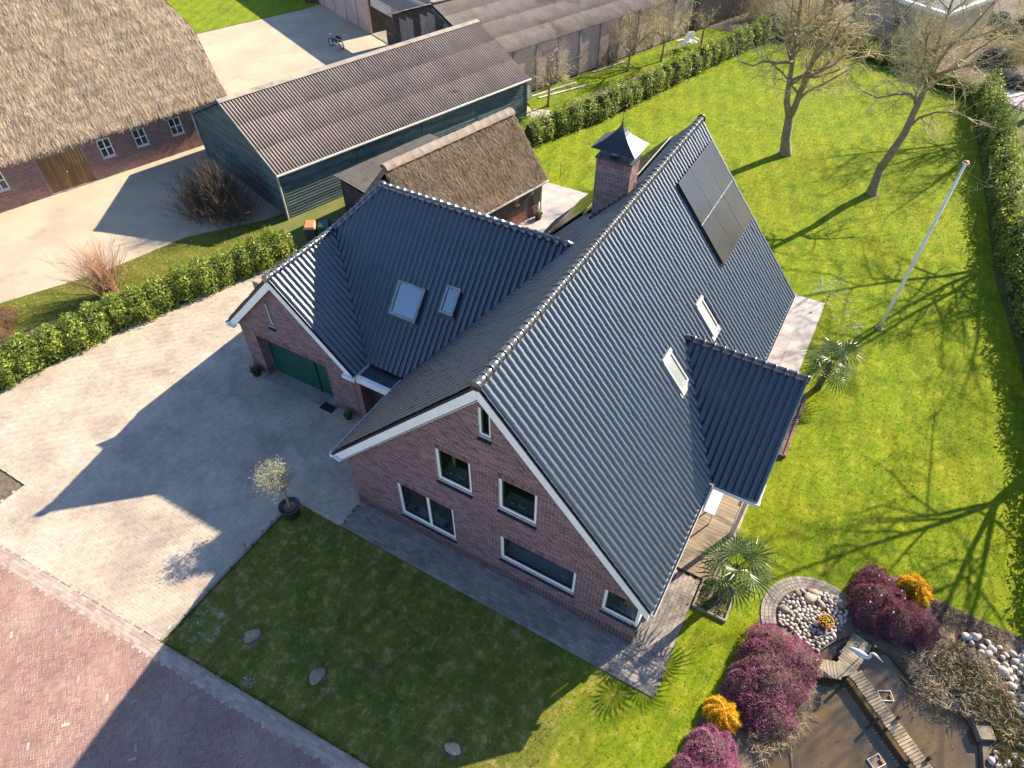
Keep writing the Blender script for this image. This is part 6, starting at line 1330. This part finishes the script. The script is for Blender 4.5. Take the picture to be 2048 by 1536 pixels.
# --- floating plant frames, concrete block, litter sticks
def raft(x, y, rz, label):
    t_ = T('floating_frame', (x, y, wz), label, 'frame', 'floating frames', rz); fm = t_.matrix_basis
    for a in ((-.19, -.17, -.14, .14), (.17, .19, -.14, .14), (-.17, .17, -.14, -.12), (-.17, .17, .12, .14)): MB().box(a[0], a[1], a[2], a[3], 0, .05, fm).build('bar', 'offwhite', t_)
    MB().box(-.165, .165, -.115, .115, .004, .012, fm).build('basket', 'dry_brown', t_); MB().box(.10, .17, -.11, .02, .02, .07, fm).build('float', 'wood_door', t_)
raft(16.72, 2.22, .5, 'small white floating frame right of the jetty'); raft(16.78, .35, .9, 'small white floating frame left of the jetty at the bottom edge')
MB().box(-.2, .2, -.17, .17, 0, .22).build('concrete_block', 'rock', None, label='square beige block at the right pond edge', cat='block', mw=Matrix.Translation((19.12, 2.42, -.08)) @ Matrix.Rotation(.45, 4, 'Z'))
def litter(name, poly, n, mat, ln, wd, label, seed, z=(.0, .12), flat=.35):
    r = np.random.default_rng(seed); q = scatter(poly, n, r); a = r.uniform(0, 2 * math.pi, n); D = np.stack([np.cos(a), np.sin(a), np.abs(r.normal(0, flat, n))], 1); D /= np.linalg.norm(D, axis=1, keepdims=True)
    V, F = blades(np.c_[q, r.uniform(*z, n)], D, r.uniform(*ln, n), r.uniform(*wd, n)[:, None], seed); np_mesh(name, V, F, mat, None, kind='stuff', label=label, cat='litter')
REED = [(16.9, 3.4), (17.4, 4.3), (17.9, 4.9), (19.2, 4.6), (20.6, 2.6), (19.6, 2.4), (19.15, 2.7), (18.4, 2.6), (17.5, 2.55)]
litter('dry_reeds', REED, 3600, 'straw', (.06, .26), (.012, .035), 'dry broken reeds on the bank right of the pond', 1, (0, .22), .6)
litter('green_reeds', [(17.5, 3.7), (18.2, 4.8), (20.2, 3.3), (21, 1.0), (19.6, 1.2), (19.3, 2.7), (18.3, 3.1)], 7500, 'reed_green', (.06, .18), (.012, .03), 'green shoots among the dry reeds', 2, (0, .16), .9)
litter('dry_reeds', [(14.2, .9), (14.9, 1.4), (15.0, .5), (14.8, -.2), (14.2, -1.2), (13.7, -1.0), (13.6, -.4), (14.0, .1)], 2600, 'straw', (.10, .38), (.010, .03), 'dry reeds between the heathers and the pond', 3, (-.1, .2), .5)
litter('green_reeds', [(13.5, -.5), (14.5, .9), (14.6, -.1), (14.1, -.9)], 1400, 'reed_green', (.08, .2), (.012, .03), 'green shoots between the heathers and the pond', 4, (0, .2), .8)
litter('floating_leaves', [(15.2, 2.7), (15.4, 3.2), (15.7, 3.3), (15.5, 2.7)], 160, 'dry_brown', (.03, .06), (.03, .05), 'brown leaves floating beside the jetty', 5, (wz + .005, wz + .01), .05)
litter('mulch', [(17.3, 5.9), (19.6, 5.85), (19.4, 4.9), (17.9, 4.9)], 2500, 'dry_brown', (.04, .12), (.012, .03), 'brown mulch between lawn and stones', 6, (.01, .03), .3)
litter('ground_litter', GARD[:4] + [(16, 66), (-6, 66)], 5000, 'dry_brown', (.15, .5), (.03, .06), 'brown dead stems in the garden behind', 7, (0, .25), .9)
litter('hedge_litter', VERGE[:8], 1800, 'straw', (.08, .25), (.01, .02), 'dry grass stalks on the verge', 8, (0, .06), .6)
for i, (x, y, x2, y2) in enumerate([(17.0, 3.0, 17.35, 2.75), (14.9, -.9, 14.7, -.3), (15.6, -1.3, 15.2, -1.1), (19.0, 2.7, 19.35, 2.95)]):
    MB().tube([(x, y, wz + .02), ((x + x2) / 2, (y + y2) / 2 + .03, wz + .05), (x2, y2, wz + .1)], [.012, .016, .010], 6).build('stick', 'straw', None, label=['pale stick lying in the water below the reeds', 'pale bent stick in the water beside the big heather', 'thin stick floating near the bottom edge', 'whitish stick at the right pond shore'][i], cat='stick')
litter('dark_litter', REED, 2600, 'dry_brown', (.06, .2), (.012, .03), 'dark rotting stems among the reeds', 12, (0, .10), .4)
litter('floating_leaves', [(14.4, -1.4), (14.9, .8), (15.4, 1.6), (17.2, .4), (18.9, .8), (18.6, 2.4), (17.2, 2.6), (16.4, 3.2), (18.4, -.8), (16, -2.4)], 260, 'dry_brown', (.025, .06), (.02, .04), 'leaves and bits floating on the pond', 14, (wz + .004, wz + .008), .04)
litter('lawn_twigs', [(3, 26), (9, 26), (15, 28), (15, 40), (4, 40), (0, 34)], 420, 'bark_twig', (.08, .3), (.008, .015), 'fallen twigs under the bare trees', 15, (.02, .04), .1)
# small solar lights in the dark heather
for i, (x, y, z) in enumerate([(15.75, 5.35, .66), (16.0, 5.25, .8), (16.35, 5.0, .9), (15.55, 4.75, .72), (15.85, 4.55, .9), (16.45, 4.75, .95), (15.65, 4.3, .72), (16.25, 4.2, .86)]):
    MB().lathe([(.004, -.25), (.006, -.03), (.022, -.02), (.03, 0), (.02, .02), (.004, .03)], (x, y, z + .06), 8).build('light_ball', 'chip_white', None, label='small white ball stuck in the dark red heather', cat='ornament', group='white balls in the heather', smooth=True)
# --- palm bed with timber edging and leafy plants
pb = T('planter_bed', (11.7, 2.6, 0), 'timber-edged square bed around the front palm', 'planter')
MB().poly([(11.2, 2.06), (12.15, 2.06), (12.15, 3.15), (11.2, 3.15)], .012).build('bed_soil', 'soil', pb)
for a in ((11.15, 11.21, 2.0, 3.2), (12.14, 12.2, 2.0, 3.2), (11.21, 12.14, 2.0, 2.06), (11.21, 12.14, 3.14, 3.2)): MB().box(*a, 0, .10).build('edging_board', 'wood_grey', pb)
for i, (x, y) in enumerate([(11.4, 2.3), (11.4, 2.75), (11.55, 2.2), (11.95, 2.25), (12.0, 2.75), (11.45, 3.0)]):
    r = np.random.default_rng(50 + i); n = 90; P = np.c_[r.normal(x, .075, n), r.normal(y, .075, n), r.uniform(.04, .26, n)]; V, F = leaves(P, .085, np.tile([0, 0, .8], (n, 1)), .5, .7, i); t_ = T('bedding_plant', (x, y, 0), 'bright green leafy plant around the palm trunk', 'plant', 'leafy plants in the palm bed'); np_mesh('foliage', V, F, 'bright_leaf', t_)
    MB().tube([(x, y, 0), (x, y, .15)], .01, 4).build('stem', 'reed_green', t_)
pb2 = T('planter_box', (12.0, 10.5, 0), 'long narrow brick-edged planter beside the porch roof', 'planter')
MB().box(11.78, 12.1, 9.15, 12.4, 0, .10).build('bed_soil', 'soil', pb2)
for k in range(15): MB().box(12.1, 12.2, 9.1 + k * .225, 9.1 + k * .225 + .215, 0, .16).build('edging_brick', 'brick', pb2)
MB().box(11.74, 12.1, 9.04, 9.12, 0, .16).build('edging_brick', 'brick', pb2)
r = np.random.default_rng(77); P = np.c_[r.uniform(11.8, 12.08, 150), r.uniform(9.2, 12.3, 150), r.uniform(.1, .2, 150)]; V, F = leaves(P, .07, None, .5, 1, 5); np_mesh('dry_leaves', V, F, 'dry_orange', pb2)
# --- deck with white table
dk = T('wooden_deck', (10.8, 5, 0), 'brown board deck beside the right eave', 'deck')
for k in range(36): MB().box(10.0, 11.38 if k < 22 else 11.3, 3.0 + k * .145, 3.0 + k * .145 + .137, .06, .085 + random.uniform(0, .003)).build('deck_board', 'wood_deck', dk)
MB().box(10.0, 11.36, 3.02, 8.2, .015, .058).build('deck_frame', 'wood_dark', dk)
MB().box(11.40, 11.62, 3.0, 8.0, .01, .05).build('deck_border', 'paver_strip', dk)
tbm = T('white_table', (10.48, 5.45, .09), 'plain white square table standing on the deck', 'table')
MB().box(10.22, 10.74, 4.94, 5.96, .72, .76).build('table_top', 'white', tbm)
for x in (10.26, 10.66): 
    for y in (4.98, 5.88): MB().box(x, x + .04, y, y + .04, .09, .72).build('leg', 'white', tbm)
# --- flagpole
fp = T('flagpole', (13.99, 18.31, 0), 'tall white flagpole with a red and white top on the lawn', 'flagpole')
MB().tube([(13.99, 18.31, 0), (13.99, 18.31, 2.3), (13.99, 18.31, 7.72)], [.078, .072, .046], 12).build('pole', 'white', fp, smooth=True)
MB().tube([(13.99, 18.31, 2.28), (13.99, 18.31, 2.36)], .068, 12).build('collar', 'zinc', fp)
MB().lathe([(.16, 0), (.17, .04), (.10, .09), (.07, .2)], (13.99, 18.31, .0), 16).build('base', 'concrete', fp)
MB().lathe([(.05, 0), (.11, .03), (.12, .06), (.09, .09)], (13.99, 18.31, 7.72), 16).build('truck', 'white', fp, smooth=True); MB().lathe([(.10, 0), (.09, .03), (.03, .045)], (13.99, 18.31, 7.80), 14).build('finial', 'lamp_red', fp, smooth=True)
# --- garden lights and posts
def glamp(x, y, h, label, group):
    t_ = T('garden_light', (x, y, 0), label, 'garden light', group); MB().tube([(x, y, 0), (x, y, h)], .012, 6).build('stake', 'black_paint', t_); MB().lathe([(.03, 0), (.05, .02), (.05, .06), (.01, .09)], (x, y, h), 10).build('head', 'zinc', t_, smooth=True)
for x, y, h, lb in ((-2.05, -3.3, .30, 'short black garden light at the driveway edge of the front lawn'), (-3.42, 35.4, .45, 'garden light on the lawn edge, second from the far end of the left hedge'), (-2.17, 39.48, .45, 'garden light on the lawn edge at the far end of the left hedge'), (-4.49, 31.53, .45, 'garden light on the lawn edge, third from the far end of the left hedge'), (-6.11, 27.53, .45, 'garden light on the lawn edge nearest the thatched shed'), (11.59, 18.81, .62, 'dark bollard light at the side terrace corner'), (-3.97, 23.0, .8, 'dark bollard light at the rear terrace corner')): glamp(x, y, h, lb, 'garden lights')
# --- rocks on the front lawn
for i, (x, y, s) in enumerate([(.22, -5.35, .22), (2.65, -5.2, .20), (7.05, -4.95, .19)]):
    link('lawn_boulder', stone_mesh(60 + i, 3, 'rock', .62, .16), None, label=['large brown boulder on the front lawn nearest the driveway', 'dark earthy boulder in the middle of the front lawn edge', 'grey boulder at the bottom of the front lawn'][i], cat='boulder', mw=Matrix.Translation((x, y, .06)) @ Matrix.Rotation(i * 1.3 + .5, 4, 'Z') @ Matrix.Diagonal((s * 1.1, s * .9, s, 1)))
    MB().poly([(x + math.cos(a) * s * 1.35, y + math.sin(a) * s * 1.2) for a in [k * .52 for k in range(12)]], .004).build('bare_ring', 'soil', kind='structure', label='bare soil around a boulder', cat='soil')
mt = MB(); mt.box(-4.1, -3.5, 2.60, 2.96, .03, .045); mt.build('door_mat', 'rubber', None, label='black door mat in front of the green side door', cat='mat')
# --- white flakes on the grass
def chips(poly, n, label, seed, s=.05):
    r = np.random.default_rng(seed); c = scatter(poly, max(3, n // 18), r); q = (c[r.integers(0, len(c), n)] + r.normal(0, .055, (n, 2))); P = np.c_[q, r.uniform(.01, .05, n)]; V, F = leaves(P, s, np.tile([0, 0, 2.], (n, 1)), .6, .7, seed); np_mesh('white_flakes', V, F, 'chip_white', None, kind='stuff', label=label, cat='flakes')
chips([(-1.8, -6.4), (-.9, -6.3), (-.6, -5.5), (-1.4, -5.0), (-1.8, -5.6)], 420, 'white flakes scattered on the lawn corner by the street', 1, .022)
chips([(.9, -6.4), (1.3, -6.4), (1.3, -6.1), (.9, -6.1)], 110, 'white flakes at the kerb edge of the front lawn', 2, .022)
chips([(10.4, 19.3), (11.5, 22), (12.8, 19.5), (13.6, 17.5), (12.8, 17), (11.7, 18.6)], 1500, 'pale flakes scattered on the lawn by the side terrace', 3, .028)
# --- bins
for i, (x, y, mtl, lb) in enumerate([(-11.9, 11.15, 'plastic_orange', 'wheelie bin with orange lid behind the garage roof'), (-11.35, 11.55, 'plastic_green', 'wheelie bin with green lid behind the garage roof'), (-10.75, 11.95, 'plastic_grey', 'wheelie bin with grey lid behind the garage roof')]):
    t_ = T('wheelie_bin', (x, y, 0), lb, 'bin', 'wheelie bins'); ft = Matrix.Translation((x, y, 0)) @ Matrix.Rotation(R(35), 4, 'Z')
    q = MB(); q.quads([tuple(ft @ Vector(p)) for p in ((-.22, -.24, .05), (.22, -.24, .05), (.22, .24, .05), (-.22, .24, .05), (-.28, -.34, .95), (.28, -.34, .95), (.28, .34, .95), (-.28, .34, .95))], [(0, 1, 5, 4), (1, 2, 6, 5), (2, 3, 7, 6), (3, 0, 4, 7), (3, 2, 1, 0)]); q.build('body', 'plastic_grey' if i != 1 else 'plastic_green', t_)
    q = MB(); q.quads([tuple(ft @ Vector(p)) for p in ((-.30, -.38, .95), (.30, -.38, .95), (.30, .36, .97), (-.30, .36, .97), (-.22, -.30, 1.04), (.22, -.30, 1.04), (.22, .30, 1.08), (-.22, .30, 1.08))], [(0, 1, 5, 4), (1, 2, 6, 5), (2, 3, 7, 6), (3, 0, 4, 7), (4, 5, 6, 7)]); q.build('lid', mtl, t_)
    for s in (-.2, .2): MB().tube([ft @ Vector((s - .03, .28, .1)), ft @ Vector((s + .03, .28, .1))], .1, 12).build('wheel', 'rubber', t_)
# --- moped
mo = T('moped', (-28.0, 32.4, 0), 'dark blue moped parked in the shade of the yard', 'moped'); fm = Matrix.Translation((-28.2, 32.3, 0)) @ Matrix.Rotation(R(-6), 4, 'Z')
def torus(c, Rr, rr, name, mat, par):
    q = MB(); n, k = 20, 6; q.quads([tuple(fm @ Vector((c[0] + (Rr + rr * math.cos(b)) * math.cos(a), c[1] + rr * math.sin(b), c[2] + (Rr + rr * math.cos(b)) * math.sin(a)))) for a in [2 * math.pi * i / n for i in range(n)] for b in [2 * math.pi * j / k for j in range(k)]], [(i * k + j, i * k + (j + 1) % k, ((i + 1) % n) * k + (j + 1) % k, ((i + 1) % n) * k + j) for i in range(n) for j in range(k)]); return q.build(name, mat, par, smooth=True)
for x in (-.58, .58):
    wh = torus((x, 0, .30), .27, .035, 'wheel', 'rubber', mo); torus((x, 0, .30), .225, .012, 'rim', 'chrome', wh)
    for k in range(6): a = k * math.pi / 6; MB().bar(fm @ Vector((x - .22 * math.cos(a), 0, .3 - .22 * math.sin(a))), fm @ Vector((x + .22 * math.cos(a), 0, .3 + .22 * math.sin(a))), .006, .006).build('spoke', 'chrome', wh)
def mt_(name, pts, rad, mat, n=6): return MB().tube([fm @ Vector(p) for p in pts], rad, n).build(name, mat, mo)
mt_('frame', [(-.42, 0, .78), (-.30, 0, .52), (.05, 0, .42), (.30, 0, .62)], .045, 'moped_blue'); mt_('fork', [(-.58, .06, .30), (-.42, .05, .80), (-.38, 0, .98)], .018, 'chrome'); mt_('handlebar', [(-.30, -.30, 1.0), (-.40, -.14, 1.02), (-.40, .14, 1.02), (-.30, .30, 1.0)], .014, 'chrome')
mt_('tank', [(-.28, 0, .58), (-.12, 0, .60), (.10, 0, .56)], [.05, .09, .06], 'moped_blue', 8); mt_('seat', [(.10, 0, .80), (.25, 0, .83), (.62, 0, .80)], [.06, .11, .08], 'rubber', 8); mt_('engine', [(-.05, 0, .30), (.18, 0, .28)], [.10, .12], 'chrome', 10); mt_('rear_guard', [(.28, 0, .55), (.45, 0, .66), (.70, 0, .60), (.86, 0, .40)], .04, 'chrome'); mt_('headlight', [(-.46, 0, .88), (-.54, 0, .88)], [.05, .08], 'chrome', 10); mt_('carrier', [(.45, 0, .74), (.85, 0, .74)], .03, 'chrome'); mt_('exhaust', [(.0, .1, .24), (.6, .12, .26)], .03, 'chrome')
# --- garden chairs
for i, (x, y, rz) in enumerate([(-4.75, 45.3, -.6), (-4.2, 46.2, .9)]):
    t_ = T('garden_chair', (x, y, 0), ['white slatted garden chair by the barn, left of the pair', 'white slatted garden chair by the barn, right of the pair'][i], 'chair', 'white garden chairs', rz); f4 = t_.matrix_basis
    for k in range(5): MB().box(-.28, .28, -.27 + k * .11, -.18 + k * .11, .36 + .01 * k, .385 + .01 * k, f4).build('seat_slat', 'white', t_)
    for k in range(5):
        xa = -.27 + k * .11; MB().bar(f4 @ Vector((xa + .045, .28, .38)), f4 @ Vector((xa + .045, .48, 1.0)), .09, .02, (0, -1, .3)).build('back_slat', 'white', t_)
    for x_ in (-.3, .3):
        MB().box(x_ - .06, x_ + .06, -.32, .34, .58, .60, f4).build('armrest', 'white', t_)
        for y_ in (-.28, .28): MB().box(x_ - .025, x_ + .025, y_ - .03, y_ + .03, 0, .58, f4).build('leg', 'white', t_)
# --- boards, pane and branches along the long barn
for i, (a, b, lb) in enumerate([((.7, -5.2), (1.0, -1.2), 'long white plank on the grass beside the panel wall'), ((1.2, -5.0), (1.8, -1.0), 'second white plank lying parallel on the grass'), ((.5, 1.0), (.6, 4.2), 'pale plank along the foot of the panel wall')]):
    MB().bar(FBB @ Vector((*a, .03)), FBB @ Vector((*b, .03)), .16, .05).build('plank', 'offwhite', None, label=lb, cat='plank')
MB().bar(FBB @ Vector((.9, -5.6, .02)), FBB @ Vector((.35, -5.5, .75)), .02, .9, (0, 1, 0)).build('glass_sheet', 'bluegrey_leaf', None, label='pale greenish sheet leaning near the green barn corner', cat='sheet')
wr = T('wire_line', tuple(FBB @ Vector((.3, 1, 0))), 'thin wires strung along the panel wall for espaliers', 'wires')
for z in (.9, 1.5): MB().tube([FBB @ Vector((.5, -3, z)), FBB @ Vector((.5, 6, z + .05)), FBB @ Vector((.5, 11.5, z))], .012, 4).build('wire', 'wood_grey', wr)
hp2 = T('hay_feeder', (-36.6, 39.6, 0), 'dark round bale feeder at the corner of the open shed', 'feeder')
for z in (.3, .8, 1.3):
    q = MB(); n, k = 16, 5; q.tube([(-37.6 + .9 * math.cos(2 * math.pi * i / n), 40.3 + .9 * math.sin(2 * math.pi * i / n), z) for i in range(n + 1)], .03, 5, False); q.build('hoop', 'wood_grey', hp2)
for i in range(10): a = i * .628; MB().tube([(-37.6 + .9 * math.cos(a), 40.3 + .9 * math.sin(a), 0), (-37.6 + .9 * math.cos(a), 40.3 + .9 * math.sin(a), 1.4)], .03, 5).build('upright', 'wood_grey', hp2)
MB().lathe([(.8, 0), (.85, .5), (.6, 1.0), (.1, 1.15)], (-37.6, 40.3, 0), 14).build('hay', 'dry_brown', hp2)
MB().tube([(-48.6, 32.2, 0), (-48.6, 32.2, 1.6)], .05, 6).build('field_post', 'offwhite', None, label='thin white post at the edge of the field', cat='post')
# --- things on the window boards
for i, (x, z, lb) in enumerate([(4.25, 3.80, 'cream animal figure on the sill of the upper left window'), (6.2, 3.80, 'cream animal figure on the sill of the upper right window')]):
    t_ = T('figurine', (x, .26, z), lb, 'figurine'); MB().box(x - .10, x + .10, .23, .29, z + .10, z + .17).build('body', 'ornament_cream', t_); MB().box(x - .07, x - .03, .24, .28, z + .002, z + .10).build('leg', 'ornament_cream', t_); MB().box(x + .03, x + .07, .24, .28, z + .002, z + .10).build('leg', 'ornament_cream', t_); MB().box(x - .14, x - .08, .235, .285, z + .14, z + .22).build('head', 'ornament_cream', t_)
for i, (x, z, k) in enumerate([(3.86, 3.8, 'left'), (5.86, 3.8, 'right')]):
    t_ = T('lantern', (x, .28, z), f'small glass lantern on the sill of the upper {k} window', 'lantern'); MB().lathe([(.05, 0), (.06, .12), (.03, .16)], (x, .28, z + .002), 10).build('jar', 'glass_pale', t_)
for i, x in enumerate((2.25, 3.45)):
    t_ = T('bowl', (x, .28, .78), ['small dark bowl on the left sill of the double window', 'small dark bowl on the right sill of the double window'][i], 'bowl'); MB().lathe([(.04, 0), (.10, .06), (.11, .07), (.08, .05)], (x, .28, .782), 12).build('dish', 'plastic_grey', t_)
cl = T('orange_lamp', (9.55, .5, 1.2), 'orange round lampshade behind the corner window', 'lamp'); MB().lathe([(.02, 0), (.16, .03), (.21, .16), (.15, .27), (.03, .30)], (9.55, .46, 1.45), 18).build('shade', 'ornament_orange', cl, smooth=True); MB().tube([(9.55, .46, 1.19), (9.55, .46, 1.46)], .02, 6).build('stand', 'wood_dark', cl)
pl_ = T('house_plant', (9.35, .38, 1.2), 'pale leafy house plant behind the corner window', 'plant'); r = np.random.default_rng(81); P = np.c_[r.normal(9.35, .14, 70), r.uniform(.25, .5, 70), r.uniform(1.25, 1.75, 70)]; V, F = leaves(P, .14, None, .4, 1, 3); np_mesh('foliage', V, F, 'bright_leaf', pl_); MB().lathe([(.06, 0), (.08, .1)], (9.35, .38, 1.192), 12).build('pot', 'white', pl_)
wf = T('wire_ornament', (7.6, .26, 1.18), 'small white wire ornament on the sill of the long window', 'ornament')
for a, b in (((7.5, 1.19), (7.7, 1.34)), ((7.7, 1.19), (7.5, 1.34)), ((7.5, 1.34), (7.7, 1.34))): MB().bar((a[0], .28, a[1]), (b[0], .28, b[1]), .012, .012).build('wire', 'white', wf)
